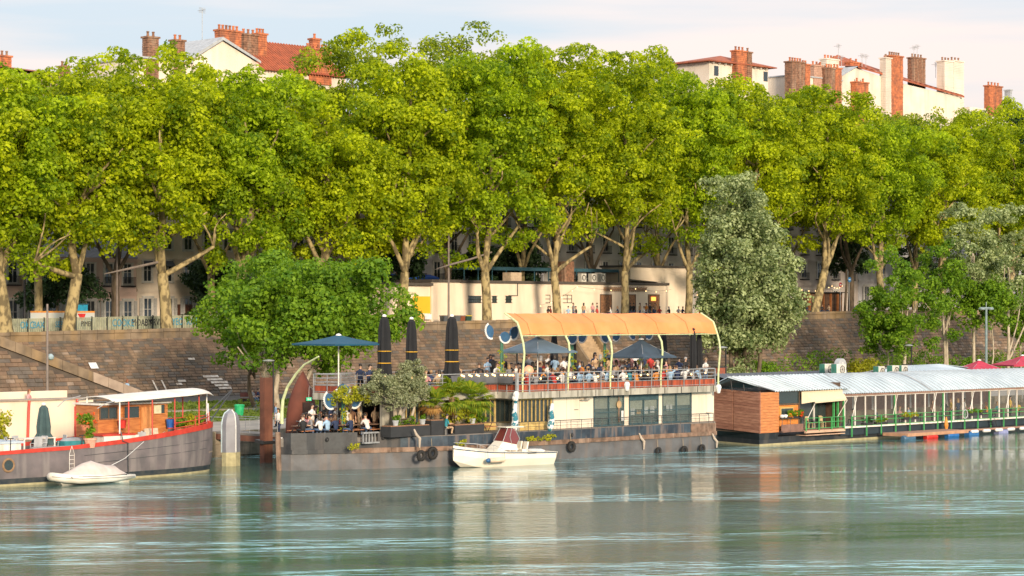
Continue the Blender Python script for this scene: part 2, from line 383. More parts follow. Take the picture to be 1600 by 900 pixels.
# ---- ramp running down across the slope at the left
ramp = thing('ramp', 'stone ramp descending the embankment at left behind a pale parapet', 'ramp', 124, 182, 1.7)
def zr(s): return 7.95-(s-117.0)*.385            # top of the ramp parapet
def tf(s): return 181+(max(zr(s)-1-1.7, 0))*.58
a = MB(); rows = []
for i in range(34):
    s = 99+i; z = min(max(zr(s), 1.75), zp(s)); t1 = 181+max(z-1-1.7, 0)*.58
    rows.append([(s, 181, 1.65), (s, t1, max(z-1, 1.66)), (s, t1+.02, max(z-1, 1.66)), (s, TOE+4.9*max(0, (z-2.7))/6.5+.2, max(z-1, 1.66))])
a.sheet(rows); a.build('ramp_body', wall_core, ramp)
a = MB(); random.seed(5)
for c in range(15):
    z0 = 1.75+c*.37; s = 99+random.random()
    while s < 133:
        L = random.uniform(.7, 1.4); z1 = z0+.35
        if z1 < min(zr(s+L), zp(s))-1.0:
            a.cur = random.choices(range(4), (6, 3, 4, .6))[0]; l = random.uniform(.03, .09); q = lambda ss, zz, k=0: (ss, 181+(zz-1.7)*.58-k*.87, zz+k*.5)
            a.add([q(s,z0), q(s+L-.03,z0), q(s+L-.03,z1), q(s,z1), q(s+.03,z0+.02,l), q(s+L-.06,z0+.02,l), q(s+L-.06,z1-.02,l), q(s+.03,z1-.02,l)], [(4,5,6,7),(0,1,5,4),(1,2,6,5),(2,3,7,6),(3,0,4,7)])
        s += L
a.build('stonework', stone_ms, ramp, kind='stuff')
ramp_new = mat('pale_new_stone', (.36, .28, .215), .9, var=(.26, .20, .155), vs=1, bump=.2)
i = 0; s = 99.0
while s < 131.3:
    L = 1.5; z0, z1 = min(zr(s), zp(s)), min(zr(s+L-.03), zp(s)); t0, t1 = 181+max(z0-2.7, 0)*.58, 181+max(z1-2.7, 0)*.58
    a = MB(); a.add([(s,t0-.12,z0-.95),(s+L-.03,t1-.12,z1-.95),(s+L-.03,t1+.35,z1-.95),(s,t0+.35,z0-.95),(s,t0-.12,z0),(s+L-.03,t1-.12,z1),(s+L-.03,t1+.35,z1),(s,t0+.35,z0)],
        [(0,3,2,1),(4,5,6,7),(0,1,5,4),(1,2,6,5),(2,3,7,6),(3,0,4,7)])
    a.build('coping_stone', ramp_new if s > 125.3 else cop_m, ramp, bevel=.02); s += L
# ---- stairs in the embankment behind the awning
stp = thing('stairway', 'stone stairway climbing the embankment behind the orange awning', 'stairs', 199, 187, 1.7)
a_s0, a_s1 = S(903, 187), S(945, 187); stairm = mat('stair_stone', (.42, .30, .18), .9, var=(.28, .2, .12), vs=1.5, bump=.3)
NS = 22
for i in range(NS):
    a = MB(); f = i/NS; zt = 1.7+(zp(199)-.95-1.7)*(i+1)/NS; a.box(a_s0+.4, a_s1-.4, TOE-1+6*f, TOE-1+6*(i+1)/NS+.05, zt-.34, zt); a.build('step', stairm, stp)
for sx_ in (a_s0, a_s1-.4):
    a = MB(); zt = zp(199); a.add([(sx_, 183.6, 1.7), (sx_+.4, 183.6, 1.7), (sx_+.4, 190, 1.7), (sx_, 190, 1.7), (sx_, 183.6, 2.6), (sx_+.4, 183.6, 2.6), (sx_+.4, 190, zt), (sx_, 190, zt)],
        [(0,3,2,1),(4,5,6,7),(0,1,5,4),(1,2,6,5),(2,3,7,6),(3,0,4,7)]); a.build('side_wall', cop_m, stp)
# ---- upper street
a = MB(); rows = []
for s in [-1500, 40]+list(range(60, 341, 10))+[420, 3500]: rows.append([(s, 190.5, zp(s)-.9), (s, 213, zp(s)-.9), (s, 3500, zp(s)-.9)])
a.sheet(rows); a.build('ground', mat('street_ground', (.16, .14, .12), .9, var=(.10, .09, .08), vs=.4, bump=.2), kind='structure')
a = MB(); rows = []
for s in range(60, 341, 10): rows.append([(s, 203, zp(s)-.89), (s, 211.5, zp(s)-.89)])
a.sheet(rows); a.build('street', asphalt, kind='structure')

# ================================================================ BUILDINGS ON THE STREET
Z0 = lambda s: zp(s)-.9
winframe = mat('window_frame_white', (.62, .60, .56), .6); pane_m = glassm('window_pane', (.03, .04, .05), .08, 1)
shut_m = mat('shutter_grey', (.45, .44, .42), .7, vs=8); iron = mat('black_iron', (.02, .02, .022), .5, metal=.3)
def window_kit(w, h, key, shutter=False, balcony=False, awn=None):
    # meshes shared between alike windows
    if key in WK: return WK[key]
    f = MB(); f.box(-w/2, w/2, -.10, .06, 0, .09); f.box(-w/2, w/2, -.10, .06, h-.09, h)
    f.box(-w/2, -w/2+.08, -.10, .06, .09, h-.09); f.box(w/2-.08, w/2, -.10, .06, .09, h-.09); f.box(-.04, .04, -.09, .05, .09, h-.09)
    f.box(-w/2+.08, -.04, -.07, .03, h*.55, h*.55+.05); f.box(.04, w/2-.08, -.07, .03, h*.55, h*.55+.05)
    f.box(-w/2-.22, w/2+.22, -.26, .0, -.16, 0); f.box(-w/2-.2, -w/2-.003, -.13, 0, 0, h+.003); f.box(w/2+.003, w/2+.2, -.13, 0, 0, h+.003); f.box(-w/2-.25, w/2+.25, -.2, 0, h+.003, h+.24)
    p = MB(); p.box(-w/2+.08, -.04, -.03, 0, .09, h-.09); p.box(.04, w/2-.08, -.03, 0, .09, h-.09)
    ex = []
    if shutter:
        for sg in (-1, 1):
            q = MB(); x0 = sg*(w/2+.22); x1 = sg*(w/2+.22+w*.36)
            for j in range(14): q.box(min(x0, x1), max(x0, x1), -.19, -.14, j*h/14, (j+.8)*h/14)
            q.box(min(x0, x1)+.02, max(x0, x1)-.02, -.165, -.145, .02, h-.02); ex.append(('shutter', q, shut_m, sg))
    if balcony:
        q = MB(); q.box(-w/2-.3, w/2+.3, -.5, -.0, -.3, -.165)
        for j in range(13): q.box(-w/2-.25+j*(w+.5)/12-.015, -w/2-.25+j*(w+.5)/12+.015, -.47, -.44, -.165, .75)
        q.box(-w/2-.3, w/2+.3, -.49, -.42, .75, .8); ex.append(('balcony', q, iron))
    if awn:
        q = MB(); q.add([(-w/2-.05, -.15, h+.1), (w/2+.05, -.15, h+.1), (w/2+.05, -.75, h-.5), (-w/2-.05, -.75, h-.5), (-w/2-.05, -.75, h-.62), (w/2+.05, -.75, h-.62)], [(0,1,2,3), (3,2,5,4)]); ex.append(('blind', q, awn))
    WK[key] = (f, p, ex, {}); return WK[key]
WK = {}
def put_window(par, s, t, z, w, h, key, **kw):
    f, p, ex, cache = window_kit(w, h, key, **kw); org = ORG[par.name]
    def inst(nm, mbx, m, pr, loc, key=0):
        if (nm, key) not in cache:
            o = mbx.build(nm, m, pr, local=True); cache[(nm, key)] = o.data
        else:
            o = bpy.data.objects.new(nm, cache[(nm, key)]); o.parent = pr; COL.objects.link(o)
        o.location = loc; return o
    fo = inst('window', f, winframe, par, (s-org[0], t-org[1], z-org[2]))
    inst('pane', p, pane_m, fo, (0, 0, 0))
    for x in ex: inst(x[0], x[1], x[2], fo, (0, 0, 0), x[3] if len(x) > 3 else 0)
def facade(label, s0, s1, t, floors, wallc, wallv, nwin, roofz=None, depth=8.5, gfh=4.9, fh=3.7, upto=2, cat='building', blind=None, balc=False, roof='slate', wy=.5, shut=True, name='apartment_building'):
    z0 = Z0((s0+s1)/2); b = thing(name, label, cat, (s0+s1)/2, t, z0)
    wm = mat('facade_'+label[:24].replace(' ', '_'), wallc, .9, var=wallv, vs=.25, bump=.15, bs=5, streak=((.14, .12, .11), .25, .3))
    H_ = gfh+fh*(floors-1); a = MB(); a.box(s0, s1, t, t+depth, z0-2, z0+H_); a.build('wall', wm, b)
    a = MB()
    for i in range(11): a.box(s0+.02, s1-.02, t-.07, t, z0+.25+i*.41, z0+.25+i*.41+.36)        # rusticated courses
    a.build('rustication', wm, b)
    for i in range(1, floors+1):
        a = MB(); zz = z0+gfh+(i-1)*fh; dd = .5 if i == floors else .24; a.box(s0-.02, s1+.02, t-dd, t, zz-.32, zz-.12); a.box(s0-.01, s1+.01, t-dd*.6, t, zz-.5, zz-.32); a.build('cornice', wm, b)
    n = nwin; L = (s1-s0)/n
    for fl in range(min(floors, upto)):
        for i in range(n):
            zz = z0+(.9 if fl == 0 else gfh+fh*(fl-1)+.75); hh = 2.9 if fl == 0 else 2.35
            put_window(b, s0+L*(i+wy), t-(.075 if fl == 0 else 0), zz, 1.15, hh, (round(hh, 1), shut and fl == 0, balc and fl > 0, blind is not None and fl > 0), shutter=shut and fl == 0, balcony=balc and fl > 0, awn=blind if fl > 0 else None)
    return b, z0+H_
slate = mat('slate_roof', (.17, .18, .21), .6, var=(.11, .12, .14), vs=2, stretch=(1, 1, 4))
tile = mat('terracotta_tiles', (.38, .105, .05), .85, var=(.24, .07, .035), vs=1.2, bump=.6, bs=5)
chim_or = mat('orange_brick', (.56, .18, .07), .85, var=(.30, .10, .05), vs=2.2, bump=.3, streak=((.10, .06, .045), .5, 1.2))
chim_br = mat('brown_brick', (.30, .15, .09), .9, var=(.13, .07, .045), vs=3, bump=.4, streak=((.4, .3, .22), .4, 1.5))
render_w = mat('cream_render', (.74, .66, .56), .9, var=(.62, .54, .45), vs=.3, streak=((.4, .34, .28), .4, .5))
zinc = mat('zinc', (.42, .44, .46), .5, vs=2)
def roof_box(par, s0, s1, t0, t1, z, h, m, seams=True):
    a = MB(); tm = (t0+t1)/2
    a.add([(s0,t0,z),(s1,t0,z),(s1,t1,z),(s0,t1,z),(s0,tm,z+h),(s1,tm,z+h)], [(0,1,5,4),(2,3,4,5),(0,4,3),(1,2,5),(0,3,2,1)])
    if seams:
        n = int((s1-s0)/.45)
        for i in range(n):
            s = s0+(i+.5)*(s1-s0)/n; a.tube([(s, t0-.1, z-.03), (s, tm, z+h+.03)], .10, 5)
    return a.build('roof', m, par)
def brick_stack(par, s0, s1, t0, t1, z0, z1, m, pots=0, potm=None, capm=None):
    # a chimney stack laid in visible courses, with a corbelled cap and pots
    a = MB(); n = max(6, int((z1-z0)/.28)); random.seed(int(s0*10))
    for i in range(n):
        za, zb = z0+(z1-z0)*i/n, z0+(z1-z0)*(i+.86)/n; j = random.uniform(0, .03); a.box(s0-j, s1+j, t0-j, t1+j, za, zb)
    a.box(s0+.04, s1-.04, t0+.04, t1-.04, z0, z1); a.box(s0-.15, s1+.15, t0-.15, t1+.15, z1, z1+.22)
    o = a.build('chimney', [m], par)
    if pots:
        for i in range(pots):
            s = s0+(i+.5)*(s1-s0)/pots; a = MB(); a.lathe((s, (t0+t1)/2, z1+.22), [(.17, 0), (.14, .45), (.19, .5), (.17, .62)], 8); a.build('chimney_pot', potm or m, o)
    return o
def antenna(par, s, t, z, h):
    a = MB(); a.tube([(s, t, z), (s, t, z+h)], .045, 5)
    for i in range(5): a.tube([(s-.5, t, z+h-.15*i), (s+.5, t, z+h-.15*i)], .025, 4)
    a.tube([(s-.1, t-.8, z+h-.3), (s-.1, t+.8, z+h-.3)], .03, 4); a.build('aerial', zinc, par)
FT = 215.0
b1, zt1 = facade('low pink stone house with tall shuttered windows behind the left plane trees', S(-60, FT), S(213, FT), FT, 2, (.72, .55, .47), (.62, .46, .40), 9, depth=8.5, balc=True)
a = MB(); sA, sB = S(-60, FT), S(213, FT); a.prism([(0, 0)], 0, 0) if 0 else None
a.add([(sA, FT-.3, zt1), (sB, FT-.3, zt1), (sB, FT+2.2, zt1+3.2), (sA, FT+2.2, zt1+3.2), (sB, FT+8.4, zt1+3.2), (sA, FT+8.4, zt1+3.2), (sB, FT+8.4, zt1), (sA, FT+8.4, zt1)], [(0,1,2,3), (3,2,4,5), (0,3,5,7), (1,6,4,2)]); a.build('roof', slate, b1)
b2, zt2 = facade('cream town house with dark window blinds and brown carriage door', S(213.6, FT), S(400, FT), FT, 6, (.80, .70, .58), (.70, .60, .49), 6, upto=3, blind=mat('dark_blind', (.05, .055, .06), .8))
a = MB(); a.box(S(276, FT), S(310, FT), FT-.16, FT-.08, Z0(150), Z0(150)+3.3); 
for i in range(8): a.box(S(276, FT)+.06+i*.34, S(276, FT)+.34+i*.34, FT-.2, FT-.16, Z0(150)+.1, Z0(150)+3.2)
a.build('carriage_door', mat('brown_door', (.12, .045, .025), .6), b2)
b3, zt3 = facade('pale town house mostly hidden behind trees left of the white pavilion', S(400.5, FT), S(585, FT), FT, 6, (.55, .48, .42), (.45, .39, .34), 7, upto=3)
greyblue = (.62, .60, .62)
b4, zt4 = facade('grey stone town house with tall windows behind the white pavilion', S(585.6, FT), S(850, FT), FT, 6, greyblue, (.50, .49, .51), 10, upto=4, balc=True, shut=False)
b5, zt5 = facade('grey stone town house above the terrace bar', S(850.6, FT), S(1085, FT), FT, 6, (.64, .60, .57), (.52, .49, .46), 9, upto=4, balc=True, shut=False)
b6, zt6 = facade('dusky stone town house behind the leaning plane trunk', S(1085.6, FT), S(1340, FT), FT, 6, (.60, .52, .47), (.48, .42, .38), 10, upto=4, balc=True, shut=False)
b7, zt7 = facade('grey stone town house with green blinds at far right', S(1340.6, FT), S(1640, FT), FT, 6, (.62, .56, .50), (.5, .45, .41), 13, upto=4, blind=mat('green_blind', (.05, .12, .11), .8))
# roofs and chimneys that rise over the trees; measured against rows of the photograph at their own distance
def rz(px, py, t): return Z(px, py, t)
RT = 224.0
def chim(par, px0, px1, py0, py1, t, m, pots=0, potm=None, wd=1.1):
    return brick_stack(par, S(px0, t), S(px1, t), t, t+wd, rz((px0+px1)/2, py1, t)-3, rz((px0+px1)/2, py0, t)-.2, m, pots, potm)
zE = rz(460, 114, RT)
roofL = thing('apartment_building', 'tall house with red tiled roof and orange chimneys above the left trees', 'building', S(410, RT), RT, Z0(150))
a = MB(); a.box(S(300, RT), S(540, RT), RT, RT+14, Z0(150)-2, zE); a.build('wall', render_w, roofL)
roof_box(roofL, S(405, RT), S(541, RT), RT-.6, RT+13, zE, rz(420, 66, RT+6)-zE, tile)
a = MB(); zA, zB = rz(345, 58, RT), rz(305, 90, RT)
sa, sb, sm = S(300, RT), S(404, RT), S(345, RT)
a.add([(sa-.4, RT-.5, zB), (sm, RT-.5, zA), (sb, RT-.5, zB+.3), (sa-.4, RT+12, zB), (sm, RT+12, zA), (sb, RT+12, zB+.3), (sa-.4, RT-.5, zB-.35), (sm, RT-.5, zA-.4), (sb, RT-.5, zB)], [(0,1,4,3), (1,2,5,4), (0,6,7,1), (1,7,8,2)]); a.build('zinc_roof', zinc, roofL)
a = MB(); a.add([(sa, RT-.05, zE-3), (sb, RT-.05, zE-3), (sb, RT-.05, zB), (sm, RT-.05, zA-.35), (sa, RT-.05, zB-.3), (sa, RT+12, zE-3), (sb, RT+12, zE-3), (sb, RT+12, zB), (sm, RT+12, zA-.35), (sa, RT+12, zB-.3)], [(0,1,2,3,4), (5,9,8,7,6), (0,4,9,5), (1,6,7,2)]); a.build('gable', render_w, roofL)
chim(roofL, 344, 377, 47, 66, RT+2, chim_or, 6, chim_or); chim(roofL, 381, 403, 53, 70, RT+2.5, chim_br, 3, chim_or); chim(roofL, 403.5, 417, 52, 70, RT+2.5, chim_or, 3, chim_or)
chim(roofL, 484, 518, 76, 95, RT-.2, chim_or, 6, chim_or, 1.6); chim(roofL, 489, 500, 60, 80, RT+1.5, chim_or, 1, chim_or, .8)
antenna(roofL, S(355, RT), RT+5, rz(355, 60, RT), 4.2); antenna(roofL, S(523, RT), RT+3, rz(523, 95, RT), 3)
roofM = thing('apartment_building', 'house with two brown chimneys peeping over the trees at left', 'building', S(260, RT), RT, Z0(140))
a = MB(); a.box(S(215, RT), S(299, RT), RT, RT+12, Z0(140)-2, rz(260, 95, RT)); a.build('wall', render_w, roofM)
a = MB(); a.box(S(212, RT), S(299, RT), RT-.5, RT+12, rz(260, 95, RT)+.004, rz(260, 92, RT)); a.build('roof', zinc, roofM)
chim(roofM, 231, 248, 57, 95, RT-.4, chim_br, 2); chim(roofM, 274, 289, 62, 95, RT-.4, chim_br, 2, chim_or)
RT2 = 250.0
roofF = thing('apartment_building', 'distant long red roofed building at the far left edge', 'building', S(60, RT2), RT2, Z0(120))
a = MB(); a.box(S(-40, RT2), S(215, RT2), RT2, RT2+14, Z0(120)-2, rz(60, 116, RT2)); a.build('wall', mat('tan_wall', (.34, .24, .18), .9), roofF)
a = MB(); z1_, z2_ = rz(0, 96, RT2), rz(215, 118, RT2); ss, se = S(-40, RT2), S(215, RT2)
a.add([(ss, RT2-.5, z2_-.3), (se, RT2-.5, z2_-1.5), (se, RT2+7, z2_), (ss, RT2+7, z1_+.6), (ss, RT2+15, z2_-.5), (se, RT2+15, z2_-1.5)], [(0,1,2,3), (3,2,5,4), (0,3,4), (1,5,2)]); a.build('roof', tile, roofF)
chim(roofF, -12, 18, 86, 104, RT2+1, chim_or, 4, chim_br); chim(roofF, 98, 110, 103, 112, RT2+3, chim_br, 2)
antenna(roofF, S(3, RT2), RT2+3, rz(3, 84, RT2), 3)
# right-hand roofs
RR = 226.0
tow = thing('tower_house', 'square house top with spreading red roof above the right trees', 'building', S(1154, RR), RR, Z0(230))
zt_ = rz(1154, 100, RR); s0, s1 = S(1104, RR), S(1204, RR)
a = MB(); a.box(s0+.6, s1-.6, RR, RR+7.5, Z0(230)-2, zt_); a.build('wall', render_w, tow)
for i in range(10): 
    a = MB(); q = s0+1.2+i*(s1-s0-2.6)/9; a.box(q-.08, q+.08, RR-.5, RR, zt_-.4, zt_); a.build('bracket', mat('white_wood', (.7, .68, .64), .7), tow)
a = MB(); sm, tm = (s0+s1)/2, RR+3.75; zh = rz(1154, 84, RR)
a.add([(s0-.4,RR-1,zt_),(s1+.4,RR-1,zt_),(s1+.4,RR+8.5,zt_),(s0-.4,RR+8.5,zt_),(sm,tm,zh)], [(0,1,4),(1,2,4),(2,3,4),(3,0,4),(0,3,2,1)]); a.box(s0-.4, s1+.4, RR-1, RR+8.5, zt_-.16, zt_-.01)
a.build('roof', tile, tow)
for x in (1119, 1196): 
    a = MB(); a.box(S(x, RR)-.5, S(x, RR)+.5, RR-.06, RR-.001, zt_-2.2, zt_-.7); f = a.build('window', pane_m, tow)
chim(tow, 1151, 1167, 79, 98, RR-.9, chim_or, 3, chim_or); chim(tow, 1168, 1175, 81, 98, RR-.9, chim_br, 1, chim_br, .9)
gab = thing('apartment_building', 'white gabled house with red roof and many chimneys above the right trees', 'building', S(1400, RR), RR, Z0(250))
sa, sm, sb = S(1316, RR), S(1338, RR), S(1500, RR); zpk = rz(1338, 106, RR); zl = rz(1316, 118, RR); zr2 = rz(1500, 152, RR); zb = Z0(250)-2
a = MB(); D = 9
sk = S(1400, RR); zk = rz(1400, 128, RR)
a.add([(sa, RR, zb), (sb, RR, zb), (sb, RR, zr2), (sk, RR, zk), (sm, RR, zpk), (sa, RR, zl), (sa, RR+D, zb), (sb, RR+D, zb), (sb, RR+D, zr2), (sk, RR+D, zk), (sm, RR+D, zpk), (sa, RR+D, zl)], [(0,1,2,3,4,5), (6,11,10,9,8,7), (0,5,11,6), (1,7,8,2)]); a.build('wall', render_w, gab)
a = MB(); zk2 = zk+.25
rows = [[(sm+(sb+.8-sm)*i/40, RR-.35, zpk+.25+(zr2-zpk)*(i/40)+(.12 if i % 2 else 0)), (sm+(sb+.8-sm)*i/40, RR+D, zpk+1.0+3.2*min(1, i/9)+(zr2-zpk)*(i/40)+(.12 if i % 2 else 0)-(1.2*(i/40)))] for i in range(41)]
a.sheet(rows); a.add([(sm, RR-.35, zpk+.25), (sb+.8, RR-.35, zr2+.25), (sb+.8, RR-.35, zr2-.05), (sm, RR-.35, zpk-.05)], [(0,1,2,3)]); a.build('roof', tile, gab)
a = MB(); a.add([(sm, RR-.35, zpk+.25), (sm, RR+D, zpk+.3), (sa-.4, RR+D, zl-.1), (sa-.4, RR-.35, zl-.1)], [(0,1,2,3)]); a.build('roof', zinc, gab)
rw_y = (1478, 1506)
chim(gab, 1384, 1393, 90, 190, RR-1.0, render_w, 1, chim_br, 1.2); chim(gab, 1393.5, 1411, 87, 190, RR-1.1, chim_or, 5, chim_br, 1.4)
chim(gab, 1428, 1446, 90, 135, RR+2, chim_br, 4, chim_br, 1.3); chim(gab, 1476, 1490, 95, 150, RR+.4, render_w, 3, chim_br, 1.6); chim(gab, 1490.5, 1506, 95, 150, RR+.45, render_w, 3, chim_br, 1.6)
chim(gab, 1338, 1357, 128, 170, RR-1.2, chim_or, 2, chim_or, 1); chim(gab, 1329, 1346, 97, 110, RR+3, chim_or, 2, chim_or)
for px, py in ((1318, 108), (1350, 105), (1356, 106), (1431, 92), (1436, 90), (1465, 118), (1313, 90)): antenna(gab, S(px, RR+2), RR+2.4, rz(px, py, RR), 2.6)
gab2 = thing('apartment_building', 'lower white building with clustered brick chimneys beside the gabled house', 'building', S(1280, RR), RR, Z0(245))
a = MB(); a.box(S(1240, RR), S(1315.5, RR), RR, RR+10, Z0(245)-2, rz(1290, 124, RR)); a.build('wall', render_w, gab2)
a = MB(); a.box(S(1239, RR), S(1315.5, RR), RR-.3, RR+10, rz(1290, 124, RR)+.004, rz(1290, 122, RR)); a.build('roof', zinc, gab2)
chim(gab2, 1238, 1258, 96, 150, RR-1.2, chim_br, 5, chim_or, 1.5); chim(gab2, 1258.5, 1266, 100, 150, RR-1.2, chim_or, 2, chim_or, 1.5); chim(gab2, 1272, 1289, 102, 124, RR-.2, mat('pink_brick', (.5, .3, .22), .9), 3, chim_or, 1.2)
chim(gab2, 1292, 1311, 92, 124, RR+1.5, render_w, 4, chim_or, 1.4); chim(gab2, 1294, 1305, 106, 150, RR-1.4, chim_br, 3, chim_or, 1.1); chim(gab2, 1305.5, 1315, 106, 150, RR-1.4, chim_or, 2, chim_or, 1.1)
far1 = thing('apartment_building', 'building with one orange chimney at the right edge', 'building', S(1560, RR), RR, Z0(300))
a = MB(); a.box(S(1515, RR), S(1660, RR), RR, RR+12, Z0(300)-2, rz(1560, 172, RR)); a.build('wall', render_w, far1)
chim(far1, 1546, 1566, 134, 155, RR-.4, chim_or, 4, chim_or); chim(far1, 1578, 1581, 140, 160, RR, zinc, 0)
for bb, ss0, ss1, zt in ((b3, S(541, FT), S(585, FT), zt3), (b4, S(585.6, FT), S(850, FT), zt4), (b5, S(850.6, FT), S(1085, FT), zt5), (b6, S(1085.6, FT), S(1240, FT), zt6), (b7, S(1507, FT), S(1640, FT), zt7)):
    roof_box(bb, ss0, ss1, FT-.5, FT+10, zt, 3.0, tile)
# ================================================================ TREES
bark_plane = mat('plane_bark', (.37, .29, .14), .9, var=(.13, .10, .05), vs=2.0, bump=.5, bs=5, stretch=(1, 1, .6), vpos=(.42, .56))
bark_dark = mat('dark_bark', (.16, .12, .08), .9, var=(.08, .06, .04), vs=3, bump=.6, stretch=(1, 1, .4))
bark_pale = mat('pale_bark', (.48, .42, .33), .9, var=(.28, .23, .17), vs=3, bump=.4, stretch=(1, 1, .5))
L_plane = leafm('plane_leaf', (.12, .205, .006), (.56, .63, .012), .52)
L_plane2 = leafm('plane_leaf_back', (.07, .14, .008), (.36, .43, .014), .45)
L_plane3 = leafm('plane_leaf_green', (.10, .19, .008), (.48, .61, .014), .52)
L_green = leafm('green_leaf', (.065, .16, .010), (.22, .36, .02), .4)
L_silver = leafm('silver_leaf', (.09, .14, .045), (.46, .53, .27), .35)
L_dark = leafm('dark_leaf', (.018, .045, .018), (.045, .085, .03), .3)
L_olive = leafm('olive_leaf', (.17, .20, .10), (.34, .36, .22), .3)
L_palm = leafm('palm_leaf', (.10, .20, .012), (.32, .36, .03), .4)
L_yel = leafm('yellow_leaf', (.26, .30, .02), (.50, .48, .03), .4)
L_dry = leafm('dry_leaf', (.30, .15, .05), (.45, .26, .08), .3)
def limb(a, p0, p1, r0, r1, bend=.8, n=5, sides=8, sd=0):
    p0, p1 = Vector(p0), Vector(p1); rr = random.Random(sd); pts = []; rs = []
    off = Vector((rr.uniform(-1, 1), rr.uniform(-1, 1), rr.uniform(-.3, .6)))*bend
    for i in range(n+1):
        f = i/n; pts.append(p0.lerp(p1, f)+off*math.sin(f*PI)+Vector((rr.uniform(-.12, .12), rr.uniform(-.12, .12), 0))*bend*(0 if i in (0, n) else 1)); rs.append(r0+(r1-r0)*f)
    a.tube(pts, rs, sides); return pts
def plane_tree(px, t, wd, ztop, zlow, seed, label, Rh=7.4, forks=(), lean=0, per=76, leafmat=None, group=None, nbig=54, bark=None, fork_h=6.5, s=None, leaf=.345):
    random.seed(seed); s = S(px, t) if s is None else s; z0 = Z0(s)
    T = thing('plane_tree', label, 'tree', s, t, z0, group=group)
    zlow -= 1.6; a = MB(); r = wd/2; fh = fork_h
    top = Vector((lean, 0, fh))
    a.tube([(0, 0, -.4), (0, 0, .15), (lean*.15, .05, 1.2), (lean*.5, -.05, fh*.55), (lean*.85, 0, fh*.85), tuple(top)], [r*1.25, r*1.12, r, r*.9, r*.86, r*.82], 12)
    zc = (ztop+zlow)/2-z0; Rz = (ztop-zlow)/2
    mains = list(forks) or [(-3.2, -.5, fh+5), (3.0, -1, fh+5.5)]
    for i, q in enumerate(mains):
        p = limb(a, top+Vector((0, 0, -.3)), q, r*.5, r*.27, .5, 5, 9, seed*7+i)
        for j in range(3):
            e = Vector(q)+Vector((random.uniform(-3, 3), random.uniform(-2.5, 2.5), random.uniform(2.5, 7))); limb(a, q, e, r*.2, .05, .6, 4, 6, seed*11+i*3+j)
    limb(a, top+Vector((0, 0, -.2)), (lean+random.uniform(-1, 1), 0, zc+Rz*.45), r*.7, .12, .9, 7, 9, seed+91)
    for i in range(8):
        an = random.uniform(0, 2*PI); h0 = random.uniform(fh+1, zc); limb(a, (lean, 0, h0), (lean+math.cos(an)*Rh*.75, math.sin(an)*Rh*.6, h0+random.uniform(2.5, 6)), r*.35, .07, .7, 5, 6, seed+i*5)
    a.build('trunk', bark or bark_plane, T, local=True, smooth=True)
    bl = crown_blobs((lean, 0, zc), (Rh, Rh*.9, Rz), nbig, 9, 2.5, 1.0, low=-.97, seed=seed, lumps=.14, boxy=3.4)
    bl += crown_blobs((lean, 0, zc-Rz*.1), (Rh*.6, Rh*.55, Rz*.85), 14, 6, 2.3, 1.3, low=-.95, seed=seed+500)
    foliage('crown', leafmat or L_plane, T, bl, per, leaf)
    return T
TP = 193.0
FR = [  # px of trunk, trunk width m, crown top row, crown bottom row, forks, label
 (-95, 1.6, 112, 400, (), 'plane tree cut by the left edge, farthest left of the promenade row'),
 (8, 1.8, 100, 402, ((-3.5, -1, 12), (3.2, 0, 12.5)), 'thick plane trunk at the left edge above the ramp'),
 (105, 1.3, 94, 398, ((-5.2, -2.2, 7.6), (1.8, -1, 10.5)), 'plane tree with wide left fork, second from the left edge'),
 (262, 1.3, 66, 372, ((4.4, -2, 9.3), (-.6, 0, 12)), 'plane tree standing right of the graffiti fence with a limb reaching right'),
 (385, 1.3, 100, 398, (), 'plane tree rising behind the dark green quay tree on its left'),
 (500, 1.3, 118, 410, (), 'plane tree rising behind the dark green quay tree, above the teal parasol'),
 (625, 1.2, 22, 418, (), 'tall plane tree left of the yellow wall panel'),
 (762, 1.2, 20, 392, ((3.6, -1.6, 12), (-2.6, -1, 11.5)), 'plane tree in front of the barred window of the white pavilion'),
 (872, 1.1, 40, 376, ((4.2, -1.5, 9.6), (-3.4, 0, 13.5), (1.2, -1, 13)), 'plane tree with many raised limbs left of the terrace doors'),
 (977, 1.05, 62, 384, ((4.8, -1.5, 9.8), (.6, -1, 12)), 'plane tree between the terrace doors of the pavilion'),
 (1076, 1.0, 76, 396, (), 'plane tree at the right end of the pavilion behind the silver tree'),
 (1180, 1.1, 104, 380, (), 'plane tree hidden behind the silver tree, crown below the red tower roof'),
 (1272, 1.25, 128, 372, ((4.6, -1, 12), (1.8, -1, 11)), 'leaning plane tree right of the silver tree'),
 (1378, 1.1, 160, 380, (), 'plane tree below the white gabled house'),
 (1475, 1.1, 164, 400, (), 'plane tree right of the white gabled house behind slim quay trees'),
 (1575, 1.1, 150, 400, (), 'plane tree at the right edge of the promenade row'),
 (1680, 1.1, 165, 400, (), 'plane tree beyond the right edge of the promenade row')]
for i, (px, wd, yt, yb, fk, lab) in enumerate(FR):
    Y = DEP(px, TP); s = S(px, TP)
    lean = 2.4 if px == 1272 else random.Random(i).uniform(-1.3, 1.3)
    plane_tree(px, TP, wd, Z(px, yt, TP), Z(px, yb, TP), 20+i, lab, Rh=(7.4, 8.4, 7.0, 8.0)[i % 4], forks=fk, lean=lean, leafmat=(L_plane, L_plane3, L_plane)[i % 3], group='plane trees in a row along the promenade')
random.seed(9)
